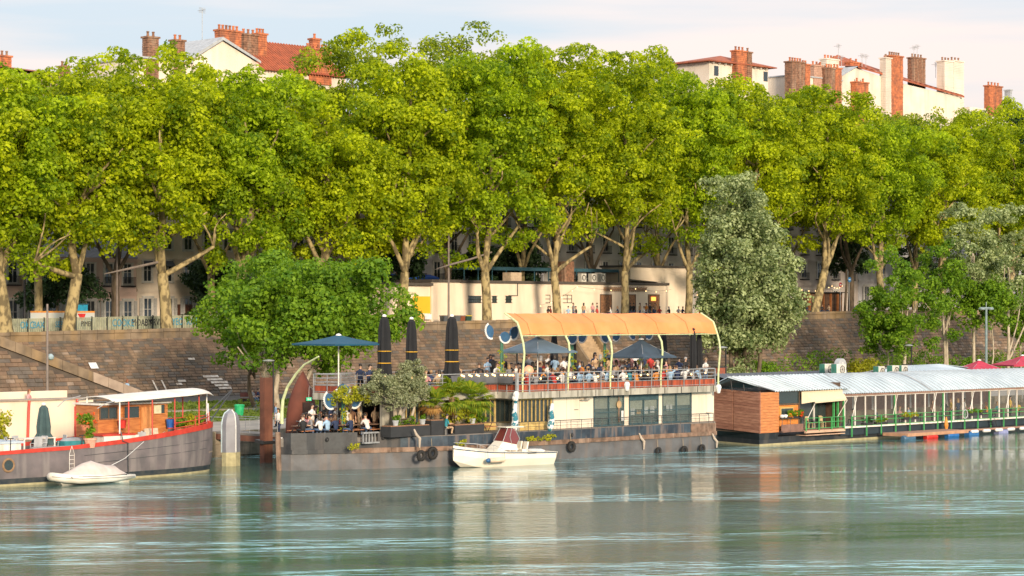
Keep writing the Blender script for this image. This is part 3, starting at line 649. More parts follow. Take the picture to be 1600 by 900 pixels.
BK = [(60, 110, 'between the two leftmost promenade trees'), (180, 98, 'seen between the second and third promenade trunks'), (330, 92, 'in front of the zinc gable'), (440, 124, 'below the red tiled roof'),
      (560, 34, 'left of the tallest crown'), (700, 26, 'with the tallest crown of the back row'), (815, 60, 'behind the pavilion plane with the barred window'), (925, 72, 'behind the terrace trees'), (1030, 82, 'at the dip left of the red tower roof'),
      (1130, 112, 'right under the red tower roof'), (1225, 122, 'left of the clustered brick chimneys'), (1330, 158, 'dark trunk under the white gable'), (1430, 172, 'below the right end of the red roof'), (1530, 166, 'near the right edge chimney')]
for i, (px, yt, lab) in enumerate(BK):
    t = 204.0
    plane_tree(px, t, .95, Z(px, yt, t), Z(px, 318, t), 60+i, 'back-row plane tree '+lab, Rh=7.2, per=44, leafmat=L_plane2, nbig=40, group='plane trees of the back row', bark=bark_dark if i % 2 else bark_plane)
# single trunk of the back row seen beside the fence
a = MB()
# ---- dark green tree on the low quay
def quay_tree(name, label, px, t, trunks, c, R, m, per, leaf, nbig, rb, rs, seed, bark, z0=1.7, flat=.75, up=.35, low=-.8, cat='tree', group=None, lumps=.2, nsub=9, kdrop=None):
    s = S(px, t); T = thing(name, label, cat, s, t, z0, group=group); a = MB(); random.seed(seed)
    for (p0, p1, r0) in trunks:
        limb(a, p0, p1, r0, r0*.45, .5, 6, 8, seed+int(p0[0]*10))
        for j in range(5):
            e = Vector(p1)+Vector((random.uniform(-1, 1)*R[0]*.5, random.uniform(-1, 1)*R[1]*.5, random.uniform(.1, .6)*R[2])); q = Vector(p0).lerp(Vector(p1), random.uniform(.6, 1)); limb(a, q, e, r0*.4, .05, .4, 4, 5, seed+j)
    a.build('trunk', bark, T, local=True, smooth=True)
    foliage('crown', m, T, crown_blobs(c, R, nbig, nsub, rb, rs, low=low, seed=seed, lumps=lumps), per, leaf, flat=flat, up=up)
    return T
# local x,y follow the quay; +x moves right and back in the picture, +y left and back
quay_tree('lime_tree', 'dense dark green tree on the low quay behind the teal parasol', 445, 152, (((-1.6, 0, 0), (-2.4, .5, 5), .28), ((-.3, .5, 0), (.5, .5, 5.5), .3), ((.7, -.8, 0), (3.2, -1, 5), .24), ((.2, 1.1, 0), (-.8, 1.4, 6), .2)),
          (1.8, -1.6, 8.2), (7.6, 7.4, 5.3), L_green, 52, .30, 85, 1.9, .85, 201, bark_pale, low=-.85, nsub=9)
quay_tree('lime_tree', 'lower green tree filling in left of the dark green quay tree', 398, 160, (((0, 0, 0), (0, 0, 4), .22),), (0, 0, 8.0), (4.6, 4.6, 5.4), L_green, 44, .30, 34, 1.7, .8, 203, bark_dark, low=-.85)
quay_tree('silver_poplar', 'broad silvery grey-green tree right of the orange awning', 1166, 168, (((0, 0, 0), (.5, 0, 9), .5), ((-1.4, .8, 0), (-2.2, .8, 7), .3), ((1.6, -.2, 0), (2.6, -.4, 8), .3)),
          (0, 0, 10.6), (5.9, 5.9, 9.8), L_silver, 46, .32, 100, 1.7, .8, 205, bark_dark, low=-.95, flat=1.0, lumps=.12, nsub=10, up=.55)
quay_tree('silver_poplar', 'pointed upper crown of pale leaves on the silvery tree', 1152, 169.5, (((0, 0, 0), (0, 0, 14), .3),), (0, 0, 18.5), (3.5, 3.5, 6.2), L_silver, 44, .32, 40, 1.4, .7, 206, bark_dark, low=-.9, flat=1.0, up=.6)
for i, (px, t, c, R, lab, tr, m) in enumerate((
    (1410, 166, (0, 0, 9.5), (5.0, 4.8, 7.2), 'small light green tree behind the glass boat roof', (((0, 0, 0), (0, 0, 8), .26),), L_green),
    (1386, 168, (0, 0, 6.8), (3.6, 3.4, 3.6), 'low bushy tree left of the small light green quay tree', (((0, 0, 0), (0, 0, 4), .16),), L_green),
    (1478, 167, (0, 0, 11), (3.6, 3.6, 6.6), 'feathery green tree with twin pale trunks on the low quay', (((-.4, 0, 0), (-.9, 0, 9), .22), ((.5, 0, 0), (.9, 0, 10), .2)), L_green),
    (1522, 166, (0, 0, 15.5), (4.2, 4.2, 7.5), 'silvery tree with slim trunk right of the feathery green tree', (((0, 0, 0), (0, 0, 14), .24),), L_silver),
    (1575, 167, (0, 0, 15), (4.6, 4.6, 8.0), 'silvery tree with leaning branches at the right edge', (((0, 0, 0), (.2, 0, 12), .26), ((-.6, 0, 1.5), (4.2, -1, 9), .16), ((-.4, 0, 2), (3.4, 0, 12), .12)), L_silver),
    (1548, 163, (0, 0, 9.6), (2.6, 2.6, 3.2), 'thin green sapling by the grey street lamp', (((0, 0, 0), (0, 0, 8), .12),), L_green),
    (1598, 172, (0, 0, 7.5), (3.4, 3.4, 5.2), 'dark green bushy tree at the right edge of the quay', (((0, 0, 0), (0, 0, 6), .2),), L_green))):
    quay_tree('quay_tree', lab, px, t, tr, c, R, m, 34, .30, 34, 1.3, .66, 220+i, bark_pale, low=-.8, lumps=.24, nsub=7)
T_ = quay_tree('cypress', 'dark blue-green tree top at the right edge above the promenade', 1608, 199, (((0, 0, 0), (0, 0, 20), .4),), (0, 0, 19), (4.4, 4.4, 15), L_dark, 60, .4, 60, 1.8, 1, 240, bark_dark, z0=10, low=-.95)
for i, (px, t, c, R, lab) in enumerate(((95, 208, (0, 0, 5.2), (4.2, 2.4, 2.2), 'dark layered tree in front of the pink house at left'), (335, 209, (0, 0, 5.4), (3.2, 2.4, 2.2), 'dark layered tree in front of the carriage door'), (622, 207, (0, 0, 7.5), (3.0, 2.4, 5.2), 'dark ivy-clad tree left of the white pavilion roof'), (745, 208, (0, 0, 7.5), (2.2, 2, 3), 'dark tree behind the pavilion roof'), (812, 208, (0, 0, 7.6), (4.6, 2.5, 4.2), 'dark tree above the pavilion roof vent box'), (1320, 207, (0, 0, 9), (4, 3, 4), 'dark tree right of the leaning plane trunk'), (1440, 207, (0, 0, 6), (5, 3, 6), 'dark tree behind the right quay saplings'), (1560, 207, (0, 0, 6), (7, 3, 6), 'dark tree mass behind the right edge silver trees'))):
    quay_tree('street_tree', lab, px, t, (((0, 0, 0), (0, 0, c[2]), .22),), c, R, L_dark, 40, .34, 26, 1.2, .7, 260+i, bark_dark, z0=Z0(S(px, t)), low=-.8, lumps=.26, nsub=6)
# the slim trunk at px 154 belongs to the back row left
def hedge(label, px0, px1, t, z0, h, m, n, cat='shrub', per=40, name='shrub'):
    s0, s1 = S(px0, t), S(px1, t); T = thing(name, label, cat, (s0+s1)/2, t, z0); random.seed(int(px0)+7)
    a = MB()
    for i in range(5): a.bar((random.uniform(-.3, .3)*(s1-s0), 0, -.1), (random.uniform(-.35, .35)*(s1-s0), 0, h*.6), .04)
    a.build('stem', bark_dark, T, local=True)
    foliage('leaves', m, T, [(random.uniform(s0, s1)-(s0+s1)/2, random.uniform(-1, 1)*min(1.2, h*.4), random.uniform(.1, .8)*h, h*random.uniform(.2, .38)) for _ in range(n)], per, .26)
    return T
for (x0, x1, t, h, lab) in ((20, 100, 206, 1.9, 'low dark hedge behind the fence at the far left'), (190, 250, 206, 2.0, 'low dark hedge behind the fence in front of the pink house'), (270, 345, 206, 2.6, 'taller dark hedge in front of the brown carriage door')):
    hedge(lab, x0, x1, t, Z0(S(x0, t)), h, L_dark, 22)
for (x0, x1, t, h, lab, m) in ((1180, 1215, 180, 2.6, 'rounded green shrub at the foot of the silver tree', L_green), (1222, 1320, 181, 4.0, 'large dark green shrub against the rough stone wall', L_green), (1330, 1362, 180, 2.6, 'yellow-green shrub right of the large wall shrub', L_yel), (1368, 1460, 181, 3.4, 'dark shrub at the wall foot behind the small quay tree', L_green), (1462, 1530, 181, 2.8, 'low dark shrubs between the twin trunks and the lamp', L_green), (1535, 1610, 181, 3.2, 'low shrubs at the wall foot near the right edge', L_green)):
    hedge(lab, x0, x1, t, 1.7, h, m, 34)
# ================================================================ PEOPLE (one continuous skinned body per pose, shared between figures)
SKIN = [mat('skin_%d' % i, c, .6, vs=9) for i, c in enumerate(((.55, .33, .22), (.62, .40, .29), (.42, .24, .15), (.16, .085, .05)))]
HAIR = {'dark': mat('hair_dark', (.025, .017, .012), .5), 'brown': mat('hair_brown', (.09, .045, .022), .5), 'fair': mat('hair_fair', (.36, .22, .10), .5), 'grey': mat('hair_grey', (.4, .38, .36), .6), 'red': mat('hair_red', (.22, .07, .025), .5)}
CLOTH = {n: mat('cloth_'+n.replace(' ', '_'), c, .85, vs=6) for n, c in {
    'white': (.75, .73, .70), 'black': (.018, .018, .02), 'navy': (.02, .035, .09), 'light blue': (.32, .48, .66), 'grey': (.25, .25, .26), 'red': (.50, .05, .04), 'beige': (.52, .36, .22),
    'orange': (.70, .27, .05), 'pink': (.66, .32, .32), 'teal': (.03, .24, .30), 'olive': (.16, .17, .07), 'yellow': (.72, .48, .08), 'brown': (.16, .08, .045), 'denim': (.07, .12, .22), 'pale green': (.45, .55, .36)}.items()}
SHOE = mat('shoe_dark', (.03, .028, .026), .6)
def body_mesh(pose):
    # joints: x forward, y to the figure's left, z up; feet at z = 0
    V = []; E = []; Rr = []; K = []
    def j(p, r, par=None, k='shirt'):
        V.append(p); Rr.append(r)
        if par is not None: E.append((par, len(V)-1)); K.append(k)
        return len(V)-1
    sit = pose.startswith('sit'); zs = .50 if sit else .93
    lean = {'sit': .06, 'sit_lean': .22, 'stand': 0, 'walk': .05, 'stand_hold': .02, 'sit_back': -.10}.get(pose, 0)
    pel = j((0, 0, zs), (.135, .16), None); ch0 = j((lean*.45, 0, zs+.2), (.115, .15), pel, 'shirt'); ch = j((lean, 0, zs+.40), (.12, .175), ch0)
    nk0 = j((lean*1.15, 0, zs+.52), (.075, .085), ch); nk = j((lean*1.2+.01, 0, zs+.60), (.05, .05), nk0, 'skin'); hd = j((lean*1.25+.03, 0, zs+.69), (.082, .072), nk, 'skin')
    hd2 = j((lean*1.25+.03, 0, zs+.78), (.092, .078), hd, 'skin'); j((lean*1.25+.015, 0, zs+.85), (.06, .055), hd2, 'skin'); j((lean*1.25+.115, 0, zs+.725), .016, hd, 'skin')
    for sg in (1, -1):
        sh = j((lean*.98, sg*.175, zs+.45), .058, ch)
        if pose in ('stand', 'walk'):
            sw = (.14*sg if pose == 'walk' else .03); el = (lean*.8-.02+sw*.5, sg*.225, zs+.2); wr = (lean+.08+sw, sg*.22, zs-.03)
        elif pose == 'stand_hold': el = (.0, sg*.225, zs+.21); wr = (.24, sg*.10, zs+.25)
        elif pose == 'sit': el = (lean+.06, sg*.23, zs+.2); wr = (lean+.30, sg*.14, zs+.24)
        elif pose == 'sit_lean': el = (lean+.14, sg*.21, zs+.22); wr = (lean+.32, sg*.06, zs+.38) if sg > 0 else (lean+.36, -.15, zs+.22)
        else: el = (lean-.02, sg*.235, zs+.2); wr = (.22, sg*.16, zs+.12)
        e = j(el, .045, sh); w_ = j(wr, .029, e, 'skin'); d = (Vector(wr)-Vector(el)).normalized(); side = Vector((0, 1, 0)); 
        palm = j(tuple(Vector(wr)+d*.05), (.034, .02), w_, 'skin')
        for fi in range(4):
            f1 = j(tuple(Vector(wr)+d*.095+side*(fi-1.5)*.019), .009, palm, 'skin'); j(tuple(Vector(wr)+d*(.095+(.05, .058, .062, .045)[fi])+side*(fi-1.5)*.02+Vector((0, 0, -.012))), .007, f1, 'skin')
        th = j(tuple(Vector(wr)+d*.04-side*sg*.035), .010, w_, 'skin'); j(tuple(Vector(wr)+d*.075-side*sg*.045), .008, th, 'skin')
        hp = j((0.01, sg*.085, zs-.04), .095, pel, 'trousers')
        if sit: kn = (.42, sg*.11, .50); an = (.40+(.06 if sg > 0 else -.08), sg*.11, .09)
        elif pose == 'walk': kn = (.12*sg+.04, sg*.09, .49); an = (.20*sg-.04, sg*.09, .09+(.03 if sg < 0 else 0))
        else: kn = (.02, sg*.10, .49); an = (-.01, sg*.10, .09)
        k_ = j(kn, .062, hp, 'trousers'); a_ = j(an, .042, k_, 'trousers'); j((an[0]+.15, an[1], .045), (.042, .032), a_, 'shoe')
    me = bpy.data.meshes.new('person'); me.from_pydata(V, E, [])
    o = bpy.data.objects.new('tmp', me); COL.objects.link(o); sk = o.modifiers.new('s', 'SKIN'); sk.use_smooth_shade = True; sk.branch_smoothing = .6
    if not me.skin_vertices: raise RuntimeError('no skin layer')
    for i, v in enumerate(me.skin_vertices[0].data):
        v.radius = Rr[i] if isinstance(Rr[i], tuple) else (Rr[i], Rr[i]); v.use_root = (i == pel)
    sub = o.modifiers.new('u', 'SUBSURF'); sub.levels = 1; sub.render_levels = 1
    bpy.context.view_layer.update(); res = bpy.data.meshes.new_from_object(o.evaluated_get(bpy.context.evaluated_depsgraph_get())); bpy.data.objects.remove(o)
    res.name = 'person_'+pose; names = ['shirt', 'skin', 'trousers', 'shoe']; res.materials.clear()
    for x in (CLOTH['white'], SKIN[0], CLOTH['denim'], SHOE): res.materials.append(x)
    A = np.array([V[a] for a, b in E]); B = np.array([V[b] for a, b in E]); D = B-A; L2 = (D**2).sum(1)+1e-9
    rad = np.array([max(Rr[b]) if isinstance(Rr[b], tuple) else Rr[b] for a, b in E]); ki = [names.index(k) for k in K]
    for p in res.polygons:
        c = np.array(p.center); tt = np.clip(((c-A)*D).sum(1)/L2, 0, 1); dist = np.linalg.norm(c-(A+D*tt[:, None]), axis=1)-rad*.6
        p.material_index = ki[int(dist.argmin())]
    return res, (lean*1.25+.03, 0, zs+.775)
BODY = {}
def hair_mesh(kind):
    a = MB(); prof = [(.0, .118), (.05, .108), (.085, .075), (.102, .03), (.104, -.01), (.098, -.04)]
    n = 14; vs = []; fs = []
    for r, z in prof:
        for k in range(n):
            an = 2*PI*k/n; front = max(0, math.cos(an)); vs.append((r*1.02*math.cos(an)-.012, r*.9*math.sin(an), z+(front*.05 if z < .05 else 0)))
    for i in range(len(prof)-1):
        for k in range(n): fs.append((i*n+k, (i+1)*n+k, (i+1)*n+(k+1) % n, i*n+(k+1) % n))
    a.add(vs, fs)
    if kind == 'long':
        rows = []
        for z, r in ((-.02, .10), (-.10, .105), (-.18, .11), (-.27, .09)):
            rows.append([(r*math.cos(an)-.02, r*math.sin(an), z) for an in np.linspace(PI*.55, PI*1.45, 7)])
        a.sheet(rows); rows2 = [[(x*.8-.01, y*.8, z) for x, y, z in r] for r in rows]; a.sheet(rows2[::-1])
    if kind == 'cap': a.box(.06, .19, -.07, .07, .035, .05)
    o = a.build('hair', HAIR['dark'], None, local=True, smooth=True); me = o.data; bpy.data.objects.remove(o); return me
HM = {}
def person(s, t, z, pose, face, shirt, trousers, hair, label, group=None, sk=None, kind='short', scale=1.0):
    """face: degrees in the bank frame, 0 looks along +s, -90 looks at the river"""
    if pose not in BODY: BODY[pose] = body_mesh(pose)
    if kind not in HM: HM[kind] = hair_mesh(kind)
    me, hp = BODY[pose]; b = bpy.data.objects.new('person', me); COL.objects.link(b)
    for i, m in enumerate((CLOTH[shirt], SKIN[random.choices((0, 1, 2, 3), (5, 4, 2, 1))[0] if sk is None else sk], CLOTH[trousers], SHOE)):
        b.material_slots[i].link = 'OBJECT'; b.material_slots[i].material = m
    h = bpy.data.objects.new('hair', HM[kind]); COL.objects.link(h); h.parent = b; h.location = hp
    h.material_slots[0].link = 'OBJECT'; h.material_slots[0].material = HAIR[hair]
    b.location = W(s, t, z); b.rotation_euler = (0, 0, PI/4+math.radians(face)); b.scale = (scale*1.16, scale*1.16, scale)
    tag(b, label, 'person', group); ORG[b.name] = (s, t, z); return b
# ================================================================ THE MAIN BARGE: restaurant boat with a roof terrace
steel_grey = mat('hull_grey', (.13, .135, .145), .65, var=(.085, .085, .09), vs=.8, bump=.25, bs=7, streak=((.20, .13, .08), .25, 1.6))
steel_black = mat('hull_black', (.035, .04, .045), .55, var=(.02, .022, .026), vs=1.5, bump=.2, streak=((.12, .10, .09), .35, 1.5))
steel_blue = mat('hull_blue_black', (.045, .07, .095), .6, var=(.02, .03, .045), vs=1.2, bump=.35, bs=6, streak=((.22, .16, .13), .5, 2.6))
rust = mat('rusty_strake', (.24, .15, .105), .85, var=(.10, .065, .045), vs=2.0, bump=.6, bs=9, streak=((.34, .25, .19), .5, 2))
cream = mat('cream_panel', (.74, .66, .54), .7, var=(.70, .61, .49), vs=.5, streak=((.55, .45, .33), .35, 1.2))
concrete = mat('fascia_grey', (.42, .40, .34), .8, var=(.33, .31, .26), vs=1.2, streak=((.16, .15, .12), .7, 2.5))
railm = mat('galvanised', (.42, .43, .44), .5, metal=.4, vs=4)
railblk = mat('rail_black', (.03, .03, .032), .5, vs=4)
redwood = mat('red_boards', (.42, .08, .03), .7, var=(.14, .035, .02), vs=1.1, stretch=(5, 5, .7), bump=.3)
teal_fr = mat('teal_frame', (.05, .10, .12), .5)
yel_fr = mat('yellow_frame', (.62, .44, .16), .6, vs=3)
glass_d = glassm('dark_glass', (.035, .05, .05), .05, .93)
glass_t = glassm('tinted_glass', (.12, .17, .17), .05, .32)
blind_m = mat('roller_blind', (.55, .56, .44), .8, vs=2)
paper = mat('paper_white', (.8, .8, .78), .7)
wood_or = mat('varnished_wood', (.52, .20, .06), .5, var=(.34, .11, .03), vs=1.5, stretch=(1, 1, 6))
wood_dk = mat('dark_wood', (.13, .08, .05), .7, vs=3)
deckm = mat('deck_grey', (.20, .18, .16), .9, vs=2)
BZ = 4.70; FL = 2.05                              # roof terrace and main deck heights
barge = thing('restaurant_barge', 'long grey and black restaurant barge with a crowded roof terrace under an orange awning', 'boat', 112, 114, 0)
front = [(93.35, 114.3), (93.7, 113.6), (94.5, 113.0), (95.6, 112.6), (97.7, 111.6), (100, 110.7), (101.7, 110.05), (103.6, 109.5), (130.75, 109.5)]
back = [(130.75, 118.9), (103.6, 118.9), (100, 118.1), (97.7, 117.2), (95.6, 116.2), (94.2, 115.2)]
def off(poly, d):                                # push an outline outwards from the boat's centre line
    return [(x-(d if x < 94 else 0), y-(d if y < 114 else -d)) for x, y in poly]
outl = front+back
a = MB(); n = len(outl); lev = [(-.6, -.12), (0, -.04), (.5, 0), (1.05, 0)]
rows = []
for z, d in lev: q = off(outl, d); rows.append([(x, y, z) for x, y in q]+[(q[0][0], q[0][1], z)])
a.sheet([r[::-1] for r in rows]); a.prism(outl, 1.02, 1.05); a.build('hull', steel_grey, barge)
# steel plates and rubbing strake, piece by piece
def ring(name, m, z0, z1, d, x0, x1, parent, back_too=True, th=.12, jag=0, label=None):
    a = MB(); pts = []
    for (x, y) in front:
        if x0 <= x <= x1: pts.append((x, y))
    for xe in (x0, x1):
        for i in range(len(front)-1):
            if front[i][0] < xe < front[i+1][0]:
                f = (xe-front[i][0])/(front[i+1][0]-front[i][0]); pts.append((xe, front[i][1]+f*(front[i+1][1]-front[i][1])))
    pts.sort(); rows = [[(x, y-d, z0) for x, y in pts], [(x, y-d, z1) for x, y in pts], [(x, y-d+th, z1) for x, y in pts], [(x, y-d+th, z0) for x, y in pts], [(x, y-d, z0) for x, y in pts]]
    a.sheet([r for r in rows]); 
    for e in (0, -1): a.add([rows[k][e] for k in range(4)], [(0, 1, 2, 3)])
    return a.build(name, m, parent, label=label)
ring('rubbing_strake', steel_black, 1.05, 1.32, .10, 93.35, 97.2, barge)
for i, (x0, x1) in enumerate(((97.2, 99.7), (99.72, 103.6), (103.62, 107.5), (107.52, 112), (112.02, 117), (117.02, 121.5), (121.52, 126), (126.02, 130.75))):
    ring('rubbing_strake', rust, 1.04+.01*(i % 2), 1.36-.015*(i % 3), .10+.01*(i % 2), x0, x1, barge)
ring('bulwark', steel_black, 1.32, 2.38, 0, 93.35, 97.6, barge, label='black bow bulwark'); ring('bulwark', steel_black, 1.32, 2.38, 0, 98.9, 100.35, barge, label='black bow bulwark')
ring('bulwark', steel_black, 1.32, 1.75, 0, 97.6, 98.9, barge)
for i, (x0, x1) in enumerate(((100.35, 103.6), (103.61, 108), (108.01, 112.5), (112.51, 118), (118.01, 122.5), (122.51, 127.9))):
    ring('bulwark', steel_blue, 1.34, 2.0-.012*(i % 2), .004*(i % 2), x0, x1, barge)
ring('stern_plate', rust, 1.34, 1.95, .02, 127.95, 130.75, barge)
a = MB()
for x in (97.7, 97.95, 98.2, 98.45, 98.7): a.box(x-.03, x+.03, 111.15, 111.25, 1.7, 2.34)
a.box(97.6, 98.9, 111.0, 111.3, 2.3, 2.4); a.box(97.6, 98.9, 110.95, 111.2, 1.66, 1.76); a.build('fairlead', railm, barge)
a = MB(); a.tube([(93.3, 114.3, .0), (93.2, 114.3, 2.45)], .17, 8); a.build('stem_post', rust, barge)
a = MB(); b_in = [(x+.1, y+.12) if y < 114 else (x, y-.12) for x, y in outl]; a.prism(b_in, 1.5, FL-.01); a.build('deck', deckm, barge)
a = MB(); a.add([(94.4, 115.5, 1.05), (97.7, 117.2, 1.05), (103.6, 118.9, 1.05), (130.75, 118.9, 1.05), (94.4, 115.5, 2.3), (97.7, 117.2, 2.2), (103.6, 118.9, 2.1), (130.75, 118.9, 2.1)], [(0,1,5,4), (1,2,6,5), (2,3,7,6)]); a.build('bulwark', steel_black, barge)
a = MB(); a.cbox((118, 109.44, 1.0), (.1, .1, .1)); 
# hawse holes
for px, zz in ((489, 1.95), (556, 2.0), (892, 1.62)):
    a = MB(); s_ = S(px, 109.6) if px > 700 else (95.75 if px == 489 else 99.2); tt = 109.5 if px > 700 else (112.45 if px == 489 else 110.95); a.torus((s_, tt-.0, zz), .12, .035, 'y', 12, 6); a.lathe((s_, tt, zz-.06), [(.10, 0), (.10, .12)], 8); a.build('hawse_hole', railblk, barge)
# ---- main saloon
XS = lambda px: S(px, 110.3)
TW = 110.3
def wallpiece(s0, s1, m, z0=FL, z1=4.25, t=TW, name='wall_panel', d=.12):
    a = MB(); a.box(s0, s1, t, t+d, z0, z1); return a.build(name, m, barge)
wallpiece(XS(865), XS(927), cream); wallpiece(XS(975.6), XS(982.4), cream); wallpiece(XS(1029.4), XS(1034.6), cream); wallpiece(XS(1081), XS(1115.5), cream); wallpiece(XS(805), XS(811.5), concrete)
for px in (885, 905): 
    a = MB(); a.box(XS(px), XS(px)+.02, TW-.004, TW, FL, 4.25); a.build('panel_joint', concrete, barge)
for px in (1092, 1103): 
    a = MB(); a.box(XS(px), XS(px)+.02, TW-.004, TW, FL, 4.25); a.build('panel_joint', concrete, barge)
def big_window(s0, s1, mull, blind_z, header=0):
    a = MB(); z0, z1 = FL, 4.25; f = .07
    a.box(s0, s1, TW-.03, TW+.1, z0, z0+.12); a.box(s0, s1, TW-.03, TW+.1, z1-.1-header, z1); a.box(s0, s0+f, TW-.03, TW+.1, z0+.12, z1-.1-header); a.box(s1-f, s1, TW-.03, TW+.1, z0+.12, z1-.1-header)
    for m_ in mull: x = s0+(s1-s0)*m_; a.box(x-f/2, x+f/2, TW-.02, TW+.08, z0+.12, z1-.1-header)
    a.box(s0+f, s1-f, TW-.015, TW+.07, z0+.95, z0+1.0)
    w_ = a.build('window_frame', teal_fr, barge); xs = [0]+list(mull)+[1]
    for i in range(len(xs)-1):
        x0, x1 = s0+(s1-s0)*xs[i]+f/2, s0+(s1-s0)*xs[i+1]-f/2
        for za, zb in ((z0+.12, z0+.95), (z0+1.0, z1-.1-header)):
            b = MB(); b.box(x0+.03, x1-.03, TW+.015, TW+.03, za, zb); b.build('pane', glass_t, w_)
        if i < 2:
            b = MB(); b.box(x0+.05, x1-.05, TW+.10, TW+.13, blind_z, z1-.12-header); b.build('roller_blind', blind_m, w_)
    b = MB(); b.box(s0, s1, TW+.35, TW+.4, z0, z1); b.build('interior', mat('interior_teal', (.06, .10, .10), .8, var=(.20, .22, .18), vs=1.3), w_); return w_
wA = big_window(XS(927.6), XS(975), (.5,), 3.3); wB = big_window(XS(983), XS(1028.8), (.5,), 3.15, .35); wC = big_window(XS(1035), XS(1080.4), (.48,), 3.3)
for px, z0, w_, h_ in ((986, 2.75, .42, .48), (995.5, 2.8, .42, .3), (1006.5, 2.8, .45, .5), (1016.5, 2.85, .45, .48), (1041.5, 2.95, .3, .45), (1047, 2.95, .28, .45)):
    a = MB(); a.box(XS(px), XS(px)+w_, TW+.035, TW+.045, z0, z0+h_); a.build('notice', mat('paper_orange', (.7, .4, .1), .7) if px == 995.5 else paper, wB if px < 1030 else wC)
a = MB(); a.lathe((XS(967), TW-.09, 3.45), [(.26, 0)], 4) if 0 else a.cbox((XS(966), TW-.06, 3.2), (.1, .04, 1.8)); a.build('sign_board', rust, wA)
a = MB(); a.add([(XS(966)+.24*math.cos(q), TW-.10, 3.55+.27*math.sin(q)) for q in np.linspace(0, 2*PI, 15)[:-1]]+[(XS(966)+.24*math.cos(q), TW-.06, 3.55+.27*math.sin(q)) for q in np.linspace(0, 2*PI, 15)[:-1]], [tuple(range(14)), tuple(range(27, 13, -1))]+[(i, 14+i, 14+(i+1) % 14, (i+1) % 14) for i in range(14)]); a.build('round_plaque', mat('brass_plaque', (.5, .34, .18), .5), wA)
a = MB(); a.box(XS(970), XS(973.5), TW-.05, TW-.04, 2.4, 3.1); a.build('menu_sheet', paper, wA)
for px in (909, 1121): pass
a = MB(); a.box(XS(905), XS(913), TW-.28, TW, 3.94, 4.0); a.cbox((XS(914), TW-.2, 4.02), (.28, .2, .18)); a.tube([(XS(915), TW-.3, 4.02), (XS(915), TW-.36, 4.02)], .09, 8); a.build('flood_light', mat('lamp_housing', (.4, .38, .34), .5), barge)
a = MB(); a.box(XS(897), XS(903), TW-.05, TW, 3.3, 3.33); a.build('wall_vent', railblk, barge)
def yellow_window(s0, s1, t, nb, par=barge, z1=4.2):
    a = MB(); a.box(s0, s1, t-.03, t+.1, FL, FL+.55); a.box(s0, s1, t-.03, t+.1, z1-.1, z1); a.box(s0, s0+.1, t-.03, t+.1, FL+.55, z1-.1); a.box(s1-.1, s1, t-.03, t+.1, FL+.55, z1-.1)
    for i in range(1, nb): x = s0+(s1-s0)*i/nb; a.box(x-.025, x+.025, t-.02, t+.05, FL+.55, z1-.1)
    w_ = a.build('window_frame', yel_fr, par)
    for i in range(nb):
        b = MB(); b.box(s0+(s1-s0)*i/nb+.03, s0+(s1-s0)*(i+1)/nb-.03, t+.05, t+.07, FL+.56, z1-.11); b.build('pane', glass_d, w_)
    return w_
yellow_window(XS(812), XS(862), TW, 8)
a = MB(); a.box(XS(862.6), XS(864.6), TW-.02, TW+.12, FL, 4.25); a.build('pilaster', concrete, barge)
# side wall at the step back, and the recessed wall behind the palms
TR = 112.2
XR = lambda px: S(px, TR)
a = MB(); a.box(XR(778), XR(800), TW+.3, TW+.42, FL, 4.25) if 0 else a.box(XS(805), XS(805)+.12, TW+.13, TR, FL, 4.25); a.build('wall_panel', concrete, barge)
a = MB(); a.box(XS(805)-.03, XS(805), TW+.25, TR-.1, FL+.5, 4.1); a.build('side_window', glass_d, barge)
yellow_window(XR(744), XR(774), TR, 4); yellow_window(XR(776), XR(792), TR, 3); yellow_window(XR(628), XR(662), TR, 5)
for x0, x1, m in ((792.5, 812, concrete), (700, 743.5, cream), (662.5, 699.5, concrete), (600, 627.5, concrete)): wallpiece(XR(x0), XR(x1), m, t=TR)
for px in (610, 625, 664, 736): 
    a = MB(); a.box(XR(px)-.11, XR(px)+.11, TR-.35, TR-.13, FL, 4.25); a.build('column', concrete, barge)
# columns and dark void under the left end of the terrace
a = MB(); a.box(100.0, 130.6, TR+3.2, 118.3, FL, 4.25); a.build('rear_saloon', steel_black, barge)
a = MB(); a.box(130.4, 130.55, TW+.13, TR+3.3, FL, 4.25); a.build('end_wall', steel_black, barge)
for t_ in (112.0, 114.2, 116.4, 117.9):
    a = MB(); a.box(99.95, 100.17, t_-.11, t_+.11, FL, 4.25); a.build('column', concrete, barge)
